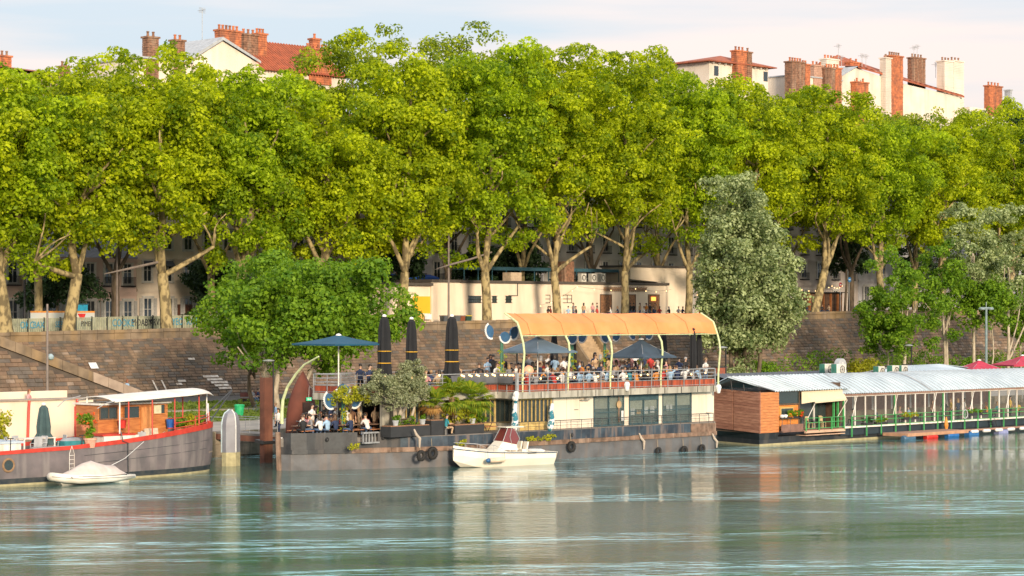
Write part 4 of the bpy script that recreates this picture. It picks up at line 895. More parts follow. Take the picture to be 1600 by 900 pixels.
# ---- roof terrace slab, fascia, rails
slab = [(110.0, 109.5), (130.75, 109.5), (130.75, 118.6), (99.7, 118.6), (99.7, 111.4), (110.0, 111.4)]
a = MB(); a.prism(slab, 4.25, BZ); a.build('terrace_slab', concrete, barge)
for s_ in np.arange(112.3, 130.6, 1.82):
    a = MB(); a.box(s_-.02, s_+.02, 109.47, 109.499, 4.26, 4.69); a.build('fascia_joint', railblk, barge)
def rail_run(p0, p1, npost, ztop=5.95, boards=True, solid=False):
    p0, p1 = Vector((*p0, 0)), Vector((*p1, 0)); d = p1-p0; L = d.length; u = d/L; nrm = Vector((u.y, -u.x, 0))
    for i in range(npost+1):
        q = p0+d*i/npost; a = MB(); a.cbox((q.x+nrm.x*.03, q.y+nrm.y*.03, (ztop+4.5)/2), (.05, .05, ztop-4.5), math.atan2(u.y, u.x)); a.build('rail_post', railm, barge)
    a = MB()
    for z in (ztop, 5.68, 5.42, 5.22, 4.80): a.tube([(p0.x, p0.y, z), (p1.x, p1.y, z)], .034 if z == ztop else .022, 6)
    a.build('rail', railm, barge)
    if boards:
        a = MB(); nb = int(L/.3); random.seed(int(L*10))
        for i in range(nb):
            q = p0+d*(i+.5)/nb-nrm*.06; a.cbox((q.x, q.y, 4.95+random.uniform(-.01, .01)), (L/nb-.02, .03, .46), math.atan2(u.y, u.x))
        a.build('boards', redwood, barge, kind='stuff')
rail_run((112.3-1.1, 109.53), (130.7, 109.53), 11); rail_run((110.03, 111.4), (110.03, 109.6), 2); rail_run((99.75, 111.43), (110.0, 111.43), 6); rail_run((99.73, 118.5), (99.73, 111.45), 5); rail_run((110.05, 109.53), (111.15, 109.53), 1)
rail_run((130.7, 109.6), (130.7, 118.5), 5, boards=False); rail_run((99.8, 118.5), (130.7, 118.5), 14, boards=False)
a = MB(); a.box(109.9, 110.1, 109.45, 109.6, 4.4, 6.0); a.build('corner_post', railm, barge)
# grey canvas with string-light slots hung on the corner rail
canv = mat('grey_canvas', (.10, .105, .115), .8, vs=2); slot = mat('warm_bulb', (1, .62, .25), .5, emit=2.2)
a = MB(); rows = []
for z, d in ((5.95, .0), (5.6, .10), (5.32, .14), (5.22, .06)): rows.append([(105.6, 111.36-d, z-.1), (108.2, 111.34-d, z), (109.95-d, 111.34-d, z), (109.95-d, 110.4, z-.02), (109.95-d, 109.75, z)])
a.sheet(rows); a.build('canvas_cover', canv, barge)
for (s_, t_) in [(106.6, 111.28), (107.3, 111.28), (108.0, 111.28), (108.8, 111.28), (109.5, 111.28)]:
    a = MB(); a.cbox((s_, t_-.03, 5.84), (.34, .03, .10), 0, 0, .3); a.build('slot_lamp', slot, barge)
for t_ in (110.9, 110.5, 110.1, 109.8):
    a = MB(); a.cbox((109.88, t_, 5.84), (.03, .22, .10)); a.build('slot_lamp', slot, barge)
# walkway rail along the bulwark
a = MB()
ps = np.arange(XS(848), 130.6, 1.05)
for s_ in ps: a.bar((s_, 109.62, 1.98), (s_, 109.62, 2.66), .026)
a.tube([(ps[0]-3.2, 109.62, 2.66), (130.6, 109.62, 2.66)], .03, 6); a.tube([(ps[0]-3.2, 109.62, 2.33), (130.6, 109.62, 2.33)], .014, 5); 
for s_ in (ps[0]-3.2, ps[0]-2.1, ps[0]-1.05): a.bar((s_, 109.62, 1.98), (s_, 109.62, 2.66), .026)
for t_ in (109.62, 111, 112.5): a.bar((130.6, t_, 1.3), (130.6, t_, 2.66), .03)
a.tube([(130.6, 109.62, 2.66), (130.6, 113, 2.66)], .03, 6); a.build('walkway_rail', railblk, barge)
# ---- orange awning on bowed ribs
awn_m = mat('orange_canvas', (.82, .285, .10), .8, var=(.70, .22, .07), vs=.5, bump=.5, bs=3, streak=((.62, .24, .06), .35, .8))
rib_m = mat('pale_green_tube', (.60, .66, .36), .5, vs=4)
prof = [(109.62, 4.5), (109.60, 5.6), (109.5, 6.6), (109.42, 7.3), (109.52, 8.0), (109.72, 8.55), (109.90, 8.98), (110.08, 9.38), (110.68, 9.72), (111.3, 10.03)]
s_ribs = [S(813, 109.6), S(852.5, 109.6)+2.25, S(905, 109.6)+.85, S(957, 109.6)+1.0, S(1016, 109.6)+.35, S(1121, 109.6)]
s_ribs = [110.35, S(852, 109.6)+.1, S(909, 109.6)-.15, S(955, 109.6), S(1014, 109.6), S(1122, 109.6)]
s_ribs = [110.35, 114.0, 117.6, 121.6, 126.0, 130.65]
s_ribs = [S(818, 109.5), S(889, 109.5), S(955, 109.5), S(1034, 109.5), S(1124, 109.5)]
cy = MB(); rows = []
NSEG = 48
for j in range(5, len(prof)):
    row = []
    for i in range(NSEG+1):
        s_ = s_ribs[0]+(s_ribs[-1]-s_ribs[0])*i/NSEG; near = min(abs(s_-r) for r in s_ribs)
        sag = .07*(1-math.exp(-near*1.1))*(1.0 if j in (5, 7, 8) else .5); t_, z_ = prof[j]
        row.append((s_, t_+sag*.6*(1 if j < 8 else 0), z_-sag*(.55 if j > 5 else -.35)+.035*math.sin(s_*2.1+j*1.3)*math.sin(s_*.7+j)))
    rows.append(row)
cy.sheet(rows); canopy = cy.build('awning', awn_m, barge, smooth=False)
so_ = canopy.modifiers.new('th', 'SOLIDIFY'); so_.thickness = .03
for s_ in s_ribs:
    a = MB(); a.tube([(s_, t_+(0 if k_ < 5 or s_ in (s_ribs[0], s_ribs[-1]) else .11), z_-(0 if k_ < 5 or s_ in (s_ribs[0], s_ribs[-1]) else .09)) for k_, (t_, z_) in enumerate(prof)], .075, 7); a.build('awning_rib', rib_m, barge)
a = MB(); a.tube([(s_, 109.80, 8.5+.0) for s_ in (s_ribs[0], s_ribs[-1])], .04, 6); a.build('awning_hem_tube', rib_m, barge)
for s_ in np.arange(s_ribs[0]+.9, s_ribs[-1], 3.3):
    a = MB(); a.tube([(s_, t_-.02, z_+.015) for k_, (t_, z_) in enumerate(prof) if k_ >= 5], .014, 3); a.build('seam', mat('orange_seam', (.55, .2, .06), .9), canopy)
for px in (797, 978, 1121):
    a = MB(); s_ = S(px, 109.5) if px > 800 else 109.8; a.lathe((s_, 109.4, 4.45 if px != 978 else 4.85), [(.02, .34), (.16, .3), (.22, .12), (.17, -.1), (.12, -.3), (.02, -.34)], 9); a.build('white_buoy_cover', paper, barge)
# rounded pale lamp mast curving over the bow
lm = thing('curved_mast', 'pale green curved mast leaning over the bow tables', 'mast', 93.9, 114.4, 2.0)
pts = [(440.5, 662), (440.5, 645), (442, 625), (449, 605), (462, 585), (475, 570), (498, 557)]
a = MB(); P3 = []
for px, py in pts:
    s_ = 94.0; f = (px-440.5)/57.5; t_ = 114.3-f*3.6; s_ = S(px, t_); P3.append((s_, t_, Z(px, py, t_)))
a.tube(P3, [.11, .11, .10, .09, .08, .065, .05], 8); a.build('tube', rib_m, lm)
a = MB(); a.lathe((P3[0][0], P3[0][1], 2.05), [(.22, 0), (.22, .06), (.12, .08)], 10); a.build('base_plate', railm, lm)
# tyres hung as fenders
tyre_m = mat('tyre_rubber', (.022, .021, .02), .85, vs=5, bump=.4)
random.seed(4)
for i, (px, py, R_, lab) in enumerate(((674, 708, .40, 'largest black tyre fender beside the motorboat bow'), (656, 712, .34, 'black tyre fender left of the largest tyre'), (891, 698, .36, 'black tyre fender hanging right of the motorboat stern'), (1027, 705, .27, 'half sunk tyre fender beside the mossy rope'), (1095, 701, .30, 'black tyre fender at the stern corner'), (1067, 704.5, .34, 'tyre fender lying in the waterline left of the stern corner'))):
    T = thing('tyre_fender', lab, 'tyre', S(px, 109.3), 109.18, Z(px, py, 109.3), group='tyres hung along the barge'); a = MB(); a.torus((0, 0, 0), R_*.72, R_*.30, 'y', 20, 8); a.build('tyre', tyre_m, T, local=True, smooth=True)
    a = MB()
    for k in range(20):
        q = 2*PI*k/20; a.cbox((R_*1.0*math.cos(q), 0, R_*1.0*math.sin(q)), (.05, R_*.45, .06), 0, 0, -q)
    a.build('tread', tyre_m, T, local=True); a = MB(); a.bar((0, .05, R_*.6), (0, .12, R_+.55), .018); a.build('rope', mat('rope', (.35, .28, .18), .9), T, local=True)
for (px, py, lab, hh) in ((652, 685, 'frayed pale fender rope tied above the tyres', 1.2), (1003, 690, 'mossy clump of rope hanging on the barge side', 1.1), (1117, 690, 'white hose hanging from the stern corner of the barge', .9)):
    T = thing('rope', lab, 'rope', S(px, 109.3), 109.28, 0); a = MB(); z0 = Z(px, py, 109.3); a.tube([(-.25, .05, z0+.6), (-.1, 0, z0+.25), (.15, -.05, z0), (.18, 0, z0-hh*.5)], [.05, .09, .10, .05], 7); a.build('strand', mat('rope_pale', (.5, .42, .34), .9), T, local=True)
# weeds growing on the strake
for px, py, w_ in ((577, 703, .8), (719, 711, .9), (834, 690, 1.4), (858, 688, 1.0)):
    T = thing('weeds', {577: 'small green weed tuft on the bow strake', 719: 'weeds sprouting beside the tyre fenders', 834: 'long weeds on the strake behind the motorboat stern', 858: 'pale weed tuft right of the motorboat'}[px], 'weeds', S(px, 109.4), 109.4 if px > 700 else 110.9, 1.33)
    foliage('leaves', L_yel, T, [(random.uniform(-w_/2, w_/2), -.05, random.uniform(.05, .35), .15) for _ in range(12)], 14, .11)
# ================================================================ LEFT HOUSEBOAT
TL = 115.0
XL = lambda px: S(px, TL)
red_p = mat('red_gunwale', (.55, .05, .03), .55, var=(.40, .035, .02), vs=2)
plum = mat('hull_plum_grey', (.17, .145, .15), .6, var=(.11, .10, .105), vs=1, bump=.2, streak=((.30, .27, .25), .35, 1.4))
hull_navy = mat('hull_waterline_navy', (.02, .03, .04), .5, var=(.05, .055, .055), vs=2.5)
scum = mat('waterline_scum', (.42, .38, .22), .9, vs=3)
white_p = mat('white_paint', (.76, .74, .70), .5, var=(.66, .62, .56), vs=1.5, streak=((.45, .25, .12), .35, 2))
hb = thing('houseboat', 'plum grey houseboat with red gunwale and white canopy at the left edge', 'boat', 80, 117.5, 0)
def hull_sections(par, secs, cols, names, scale=1):
    # secs: list of (s, [(t,z)...]) from waterline to gunwale on the river side, mirrored about tc
    pass
def houseboat_hull():
    tc = 117.5; pts = []
    for s, hb_, zt in ((56, 2.5, 2.05), (73.2, 2.5, 2.03), (78, 2.5, 2.15), (82, 2.45, 2.40), (84.5, 2.3, 2.62), (86.5, 2.0, 2.82), (88.2, 1.5, 2.98), (89.5, .9, 3.08), (90.2, .35, 3.12), (90.4, .02, 3.13)): pts.append((s, hb_, zt))
    def band(name, f0, f1, m, dd=0, rnd=0):
        a = MB()
        for sg in (-1, 1):
            rows = []
            for k in range(5):
                f = f0+(f1-f0)*k/4; row = []
                for s, h, zt in pts:
                    z = f if f < .45 else f*0+(.45+(zt-.45)*(f-.45)/.55) if f <= 1 else zt+(f-1)*.55/1*2
                    flare = 1-.07*max(0, .8-z)*(1 if s > 82 else .3); ss = s-(.25*(1-min(z, 1.2)/1.2) if s > 88 else 0)
                    row.append((ss, tc+sg*(h*flare+dd), z))
                rows.append(row if sg < 0 else row[::-1])
            a.sheet(rows)
        return a.build(name, m, hb, smooth=True)
    band('hull', .42, .93, plum); band('hull_lower', .12, .42, hull_navy); band('waterline_stain', -.3, .12, scum, .01)
    band('gunwale', .93, 1.02, red_p, .05)
    a = MB(); a.prism([(s, tc-h+.02) for s, h, z in pts]+[(s, tc+h-.02) for s, h, z in pts[::-1]], 1.2, 1.6); a.build('deck', mat('deck_boards', (.30, .24, .18), .9, vs=3), hb)
    for z, s0, s1 in ((1.55, 79, 89.5), (1.05, 80, 89.2)):   # plate seams
        a = MB(); a.tube([(s, tc-(2.5 if s < 82 else np.interp(s, [p[0] for p in pts], [p[1] for p in pts]))*(1-.07*max(0, .8-z))-.005, z+(s-79)*.045) for s in np.linspace(s0, s1, 14)], .012, 4); a.build('plate_seam', hull_navy, hb)
houseboat_hull()
a = MB(); a.torus((XL(13), TL-.02, Z(13, 727, TL)), .36, .07, 'y', 20, 7); ph = a.build('porthole', mat('rusty_ring', (.28, .17, .09), .8, vs=5), hb)
a = MB(); a.lathe((0, 0, 0), [(.32, 0), (.32, .02)], 18); a.v = [(x+XL(13), TL-.03-z, y+Z(13, 727, TL)) for x, y, z in a.v]; a.build('glass', glass_d, ph)
# cabins
tcb = 116.6
a = MB(); a.box(S(153, 117), S(262, 117), 117.0, 119.3, 1.6, 4.42); cab = a.build('cabin', wood_or, hb)
XC = lambda px: S(px, 117.0)
for px0, px1, py0, py1, fr in ((155, 183, 636, 656, wood_dk), (192, 218, 634, 655, wood_or), (238, 258, 631, 648, wood_or)):
    a = MB(); z0, z1 = Z(px0, py1, 117), Z(px0, py0, 117); s0, s1 = XC(px0), XC(px1)
    a.box(s0, s1, 116.93, 117, z0, z0+.07); a.box(s0, s1, 116.93, 117, z1-.07, z1); a.box(s0, s0+.07, 116.93, 117, z0+.07, z1-.07); a.box(s1-.07, s1, 116.93, 117, z0+.07, z1-.07)
    if px0 < 190: a.box((s0+s1)/2-.03, (s0+s1)/2+.03, 116.93, 117, z0+.07, z1-.07)
    f = a.build('cabin_window', fr, cab); a = MB(); a.box(s0+.07, s1-.07, 116.97, 116.985, z0+.07, z1-.07); a.build('pane', glass_d, f)
    if px0 > 230: a = MB(); a.box(s0+.1, s0+.65, 116.95, 116.965, z0+.07, z1-.09); a.build('curtain', mat('pale_curtain', (.62, .58, .40), .9), f)
a = MB(); a.box(XC(219.5), XC(235), 116.9, 116.99, 1.9, 4.2); a.box(XC(221), XC(233.5), 116.88, 116.9, 3.05, 4.05); a.box(XC(221), XC(233.5), 116.88, 116.9, 2.0, 2.9); a.build('cabin_door', mat('door_wood', (.62, .27, .09), .5, var=(.45, .18, .06), vs=2, stretch=(5, 5, 1)), cab)
a = MB(); a.box(XC(150), XC(264), 116.7, 119.5, 4.42, 4.52); a.build('cabin_roof', white_p, cab)
a = MB(); a.box(XL(168), XL(222), 115.35, 116.9, 1.6, 2.62); a.build('deckhouse', white_p, hb)
a = MB(); a.box(XL(165), XL(217), 115.30, 116.95, 2.62, 2.72); a.build('red_coaming', red_p, hb)
a = MB(); a.box(XL(56), XL(122), 115.3, 115.65, 1.75, 2.15); a.build('long_planter', mat('planter_grey', (.30, .30, .31), .8), hb)
a = MB(); a.box(XL(-60), XL(36), 115.2, 117.6, 1.6, 2.45); a.build('hatch_box', white_p, hb); a = MB(); a.box(XL(-60), XL(40), 115.1, 117.8, 2.45, 2.57); a.build('hatch_lid', mat('pale_blue_paint', (.50, .58, .66), .6, vs=1), hb)
a = MB(); a.box(XL(-80), XL(12), 117.4, 119.2, 1.6, 4.05); cw = a.build('wheelhouse', mat('ochre_wood', (.58, .36, .14), .7, vs=1), hb)
a = MB(); a.add([(XL(-80), 116.9, 4.35), (XL(14), 116.9, 4.12), (XL(14), 119.4, 4.12), (XL(-80), 119.4, 4.35), (XL(-80), 116.9, 4.28), (XL(14), 116.9, 4.05), (XL(14), 119.4, 4.05), (XL(-80), 119.4, 4.28)], [(0,1,2,3), (7,6,5,4), (0,4,5,1), (1,5,6,2), (2,6,7,3)]); a.build('wheelhouse_roof', zinc, hb)
a = MB(); a.prism([(0, 0)], 0, 0) if 0 else a.add([(XL(-4), 117.37, 2.65), (XL(6), 117.37, 3.3), (XL(12.5), 117.37, 2.75), (XL(4), 117.37, 2.55)], [(0, 1, 2, 3)]); a.build('blue_pennant', mat('pennant_blue', (.12, .28, .45), .8), hb)
a = MB(); a.bar((XL(14), 116.9, 4.05), (XL(27), 115.6, 2.1), .02); a.build('stay_wire', railblk, hb)
# curved canopy on poles
can = mat('canopy_cloth', (.74, .71, .66), .8, var=(.62, .58, .52), vs=.8, streak=((.5, .45, .4), .4, 1))
a = MB(); rows = []
sc0, sc1 = 81.4, S(325, 117)
for j in range(7):
    f = j/6; row = []
    for i in range(25):
        g = i/24; w_ = 1 if g < .6 else 1-.55*((g-.6)/.4)**2; tt = 117.3+(f-.5)*4.0*w_
        row.append((sc0+(sc1-sc0)*g, tt, 4.66+.30*math.sin(PI*f)**.8+.40*g-(.25*((g-.85)/.15)**2 if g > .85 else 0)))
    rows.append(row)
a.sheet(rows); cn = a.build('canopy', can, hb, smooth=True); q = cn.modifiers.new('th', 'SOLIDIFY'); q.thickness = .04
a = MB(); a.tube([(79.4, 118.4, 4.35), (80, 118.6, 4.7), (81.4, 118.9, 4.95)], .03, 5); a.build('canopy_frame', railm, hb); a = MB(); a.tube([(80.2, 115.4, 4.3), (80.8, 115.35, 4.6), (81.4, 115.3, 4.7)], .03, 5); a.build('canopy_frame', railm, hb)
for px, t_, col_, zt in ((136, 118.4, white_p, 4.9), (187, 115.4, white_p, 4.68), (201, 115.4, red_p, 4.72), (238, 115.5, red_p, 4.85), (273, 115.9, red_p, 4.95), (311, 116.3, red_p, 5.02), (285.5, 118.6, red_p, 4.95), (117, 119, red_p, 4.3), (323, 117.2, white_p, 4.9)):
    a = MB(); a.bar((S(px, t_), t_, 1.6), (S(px, t_), t_, zt), .045, 6); a.build('canopy_post', col_, hb)
# bow rail
a = MB()
for z in (2.72, 3.02): a.tube([(86, 115.45, z+.2), (88, 116.05, z+.3), (89.6, 116.85, z+.42), (90.2, 117.5, z+.5), (89.6, 118.2, z+.42), (88, 119, z+.3)], .03, 6)
for q in ((86, 115.45, 2.8), (88, 116.05, 2.95), (89.6, 116.85, 3.05), (90.2, 117.5, 3.1)): a.bar(q, (q[0], q[1], q[2]+.65), .03)
a.build('bow_rail', red_p, hb)
for px, t_, h in ((18, 115.1, .75), (130, 115.1, .75)): 
    a = MB(); a.bar((XL(px), t_, 2.0), (XL(px), t_, 2.0+h), .035); a.bar((XL(px)-.2, t_, 2.0+h), (XL(px)+.2, t_, 2.0+h), .03); a.build('bollard', railblk, hb)
a = MB(); a.tube([(XL(189), 115.0, 2.9), (XL(190), 114.85, 2.3), (XL(197), 114.8, 2.2), (XL(198), 114.8, .1)], .035, 6); a.build('black_hose', railblk, hb)
a = MB()
for x in (107.5, 115): a.bar((XL(x), 114.93, .55), (XL(111.3), 114.93, 2.1) if 0 else (XL(x), 114.93, 1.7), .016)
for x in (107.5, 115): a.bar((XL(x), 114.93, 1.7), (XL(111.3), 114.93, 2.15), .014)
for k in range(5): a.bar((XL(107.5), 114.93, .6+k*.25), (XL(115), 114.93, .6+k*.25), .016)
a.build('boarding_ladder', white_p, hb)
a = MB(); a.add([(S(322, 117.2), 117.15, 4.3), (S(325.5, 117.2), 117.15, 4.3), (S(326.5, 117.2), 117.2, 3.2), (S(323.5, 117.2), 117.1, 3.1)], [(0,1,2,3)]); a.build('flag', mat('flag_cloth', (.35, .38, .55), .9, var=(.72, .70, .68), vs=3, stretch=(8, 8, .5)), hb)
a = MB(); a.tube([(90, 118.2, 3.2), (S(362, 124), 124, Z(362, 610, 124))], .05, 5); a.tube([(90.2, 118.0, 2.6), (S(362, 124), 124, Z(362, 611, 124))], .05, 5); a.build('boom', railblk, hb)
# red and white life ring hung with flowers -> plant pots are things of their own
def potted(name, label, s, t, z, r, h, leafm_, lh, lr, n=26, flower=None, potm=None, per=18, leaf=.12, group=None, cat='plant'):
    T = thing(name, label, cat, s, t, z, group=group)
    a = MB(); a.lathe((0, 0, 0), [(r*.68, 0), (r*.92, h*.8), (r*1.03, h*.8), (r*1.03, h), (r*.85, h)], 12); a.build('pot', potm or mat('terracotta_pot', (.60, .22, .12), .8, vs=3), T, local=True)
    foliage('leaves', leafm_, T, [(random.uniform(-lr, lr)*.7, random.uniform(-lr, lr)*.7, h+random.uniform(.02, lh), lr*.35) for _ in range(n)], per, leaf)
    if flower: foliage('flowers', flower, T, [(random.uniform(-lr, lr), random.uniform(-lr, lr)-.1, h+random.uniform(.1, lh*1.1), lr*.22) for _ in range(14)], 8, leaf*.9)
    return T
L_red = leafm('red_petal', (.65, .06, .02), (.75, .16, .03), .3)
L_org = leafm('orange_petal', (.75, .22, .02), (.80, .36, .04), .3)
random.seed(21)
potted('potted_plant', 'orange-red flowering plant in a hanging pot by the white canopy poles', XL(141), 115.5, 3.02, .3, .3, L_green, .65, .55, flower=L_red)
potted('potted_plant', 'green leafy plant in a pale pink pot on the houseboat edge', XL(144), 115.2, 1.98, .40, .58, L_green, .95, .34, potm=mat('pink_pot', (.66, .36, .26), .8))
potted('potted_plant', 'bushy plant in the larger terracotta pot near the houseboat bow', S(284, 117), 117.0, 2.1, .40, .7, L_green, .5, .42)
potted('potted_plant', 'yellow-green plant in a round terracotta pot at the bow rail', S(299, 116.4), 116.45, 2.35, .42, .6, L_yel, .7, .44)
potted('potted_plant', 'small plant in the black pot at the very bow', S(313, 116.9), 116.9, 2.6, .2, .3, L_green, .35, .22, potm=railblk)
potted('potted_plant', 'tall feathery bamboo in front of the white quay wall', XL(56), 118.9, 1.6, .35, .5, L_yel, 2.0, .75, n=60, leaf=.16)
# furniture on the houseboat
def patio_chair():
    T = thing('patio_chair', 'x', 'chair', 0, 0, 0); m = mat('chair_frame', (.62, .63, .65), .5); mesh_ = mat('chair_mesh', (.42, .43, .45), .9)
    a = MB(); a.box(-.22, .22, -.2, .22, .42, .45); a.build('seat', mesh_, T, local=True); a = MB(); a.cbox((0, .24, .72), (.44, .03, .55), 0, -.2); a.build('backrest', mesh_, T, local=True)
    for x in (-.23, .23):
        for y in (-.2, .22): a = MB(); a.bar((x, y, 0), (x, y*.9, .44), .018); a.build('leg', m, T, local=True)
        a = MB(); a.tube([(x, -.2, .44), (x, -.2, .64), (x, .24, .64)], .018, 5); a.build('armrest', m, T, local=True)
    return T
PC = Kit(patio_chair)
for i, (px, t_, r, lab) in enumerate(((38, 116.4, 40, 'grey mesh chair at the left end of the deck table'), (62, 117.2, 10, 'grey mesh chair behind the deck table, nearest the bamboo'), (80, 116.1, -80, 'grey mesh chair in front of the closed green parasol'), (70, 115.9, 170, 'grey mesh chair on the river side of the deck table'), (113, 116.3, -100, 'grey mesh chair right of the closed green parasol'), (247, 116.3, -30, 'pale deck chair before the wooden door'), (233, 115.9, 160, 'white deck chair beside the deckhouse'))):
    PC.at(XL(px), t_, 1.62, math.radians(r), lab, 'patio chairs on the houseboat deck', 1.15)
T = thing('patio_table', 'white framed table on the houseboat deck', 'table', XL(78), 116.5, 1.62); a = MB(); a.box(-1.1, 1.1, -.45, .45, .98, 1.03); a.build('tabletop', white_p, T, local=True)
for x in (-1.05, 1.05):
    for y in (-.4, .4): a = MB(); a.box(x-.04, x+.04, y-.04, y+.04, 0, .98); a.build('leg', white_p, T, local=True)
def closed_parasol(label, s, t, z, h, r, m, top=white_p, pole_below=.9, straps=0, group=None, flare=1.0, name='closed_parasol'):
    T = thing(name, label, 'parasol', s, t, z, group=group)
    a = MB(); a.tube([(0, 0, 0), (0, 0, h)], .035, 6); a.build('pole', railm, T, local=True)
    a = MB(); n = 16; vs = []; fs = []; prof_ = [(.05, h-.02), (r*.55, h-.25), (r*.75, h-.8), (r*.9, h*.55), (r*.86, h*.42), (r*1.0*flare, h*.30), (r*1.25*flare, pole_below)]
    for k, (rr_, z_) in enumerate(prof_):
        for i in range(n):
            an = 2*PI*i/n; q = rr_*(1+(.16 if i % 2 else -.12)*(1 if k > 0 else 0)); vs.append((q*math.cos(an), q*math.sin(an), z_+(.06*(i % 3) if k == len(prof_)-1 else 0)))
    for k in range(len(prof_)-1):
        for i in range(n): fs.append((k*n+i, (k+1)*n+i, (k+1)*n+(i+1) % n, k*n+(i+1) % n))
    a.add(vs, fs); a.build('canopy', m, T, local=True)
    a = MB(); a.lathe((0, 0, h-.08), [(.13, 0), (.15, .06), (.09, .14), (.02, .16)], 9); a.build('finial', top, T, local=True)
    for z_ in ([h*.55, h*.40] if straps else []):
        a = MB(); a.torus((0, 0, z_), r*1.0, .03, 'z', 14, 5); a.build('strap', mat('yellow_strap', (.72, .40, .03), .6), T, local=True)
    return T
green_cv = mat('dark_green_canvas', (.045, .085, .09), .85, vs=2)
closed_parasol('closed dark green parasol standing on the houseboat deck', XL(95), 116.8, 1.62, 3.0, .42, green_cv, pole_below=.55, flare=1.35)
T = thing('covered_box', 'teal covered box beside the pale pink pot', 'box', XL(126), 115.9, 1.62); a = MB(); a.box(-.8, .8, -.4, .4, 0, .8); a.build('box', mat('teal_cover', (.03, .22, .25), .7), T, local=True); a = MB(); a.box(-.82, .82, -.42, .42, .42, .52); a.build('black_band', railblk, T, local=True); a = MB(); a.lathe((0, 0, .8), [(.85, 0), (.6, .16), (.1, .2)], 12, 1, .5); a.build('lid', mat('grey_tarp', (.25, .27, .30), .8), T, local=True)
for px, t_, z_, m, lab, sz in ((266, 116.6, 2.9, mat('blue_tub', (.02, .12, .45), .5), 'blue tub hanging by the cabin corner', .3), (191, 116.5, 3.0, mat('red_bag', (.6, .03, .02), .7), 'red bag hanging between the cabin windows', .28), (257, 115.6, 2.15, railblk, 'dark bucket on the houseboat deck', .25)):
    T = thing('bucket', lab, 'bucket' if m is railblk else ('tub' if px == 266 else 'bag'), S(px, t_), t_, z_); a = MB(); a.lathe((0, 0, 0), [(sz*.7, 0), (sz*.95, sz*1.7), (sz, sz*1.75), (sz*.85, sz*1.7)], 12); a.build('body', m, T, local=True); a = MB(); a.tube([(-sz, 0, sz*1.7), (0, 0, sz*2.3), (sz, 0, sz*1.7)], .015, 4); a.build('handle', railm, T, local=True)
    if px == 191: T.name = 'hanging_bag'
T = thing('wicker_chair', 'pale wicker armchair heaped with cushions on the houseboat', 'chair', S(244, 115.8), 115.9, 1.62); a = MB(); a.box(-.5, .5, -.4, .4, .2, .5); a.build('seat', mat('wicker', (.62, .50, .38), .9, vs=9), T, local=True); a = MB(); a.cbox((0, .4, .85), (1.0, .12, .9), 0, -.15); a.build('backrest', mat('wicker', ()), T, local=True) if 0 else a.build('backrest', MC['wicker'], T, local=True)
a = MB(); a.cbox((.2, 0, .6), (.5, .5, .2), .3, .2); a.build('cushion', white_p, T, local=True)
a = MB(); a.box(-.6, -.48, -.4, .45, 0, .7); a.build('armrest', MC['wicker'], T, local=True); a = MB(); a.box(.48, .6, -.4, .45, 0, .7); a.build('armrest', MC['wicker'], T, local=True)
# ================================================================ INFLATABLE DINGHY
dg = thing('inflatable_dinghy', 'white inflatable dinghy under a beige cover moored to the houseboat', 'boat', S(140, 113.6), 113.55, 0)
tube_m = mat('pvc_white', (.74, .72, .66), .45, var=(.62, .58, .48), vs=1.5); cov = mat('beige_tarp', (.56, .49, .45), .9, var=(.46, .40, .36), vs=2, bump=.3)
a = MB(); a.tube([(2.75, -.62, .33), (1.2, -.68, .30), (-1.2, -.68, .33), (-2.1, -.5, .42), (-2.65, -.1, .52), (-2.65, .1, .52), (-2.1, .5, .42), (-1.2, .68, .33), (1.2, .68, .30), (2.75, .62, .33)], [.12, .25, .27, .26, .25, .25, .26, .27, .25, .12], 12); a.build('tube', tube_m, dg, local=True, smooth=True)
a = MB(); a.tube([(2.6, -.85, .33), (1.2, -.935, .33), (-1.2, -.945, .36), (-2.15, -.74, .45), (-2.85, -.28, .55)], .025, 5); a.build('rub_strip', mat('grey_strip', (.25, .25, .24), .7), dg, local=True)
a = MB(); a.add([(2.4, -.6, .1), (2.4, .6, .1), (-2.3, .3, .2), (-2.3, -.3, .2), (2.4, -.4, -.15), (2.4, .4, -.15), (-1.8, 0, -.15)], [(0,1,2,3), (0,3,6,4), (1,5,6,2), (0,4,5,1), (2, 6, 3)]); a.build('hull', tube_m, dg, local=True)
a = MB(); rows = []
for x, h, w_ in ((-2.0, .62, .35), (-1.3, .86, .60), (-.5, 1.22, .72), (.05, 1.34, .76), (.5, 1.18, .78), (1.1, 1.02, .78), (1.6, 1.0, .74), (2.0, .72, .66), (2.3, .5, .5)):
    rows.append([(x, -w_-.06, .50), (x, -w_*.8, .50+(h-.5)*.55), (x, -w_*.3, .5+(h-.5)*.93), (x, 0, h), (x, w_*.3, .5+(h-.5)*.93), (x, w_*.8, .5+(h-.5)*.55), (x, w_+.06, .50)])
a.sheet(rows); a.build('cover', cov, dg, local=True, smooth=True)
a = MB()
for x in (-1.9, -.9, .2, 1.0, 1.9): a.bar((x, -.72, .50), (x+.1, -.88, .45), .02)
a.tube([(-2.2, -.7, .52), (-1, -.9, .5), (0, -.92, .46), (1.2, -.90, .46), (2.2, -.85, .5)], .015, 4); a.build('lashing', railblk, dg, local=True)
T = thing('mooring_rope', 'slack white rope from the dinghy up to the houseboat gunwale', 'rope', S(190, 114), 114, 0); a = MB(); a.tube([(S(172, 113.7), 113.7, .95), (S(195, 114.2), 114.2, Z(195, 715, 114.2)-.05), (XL(224), 114.95, Z(224, 690, TL))], .018, 5); a.build('rope', paper, T)
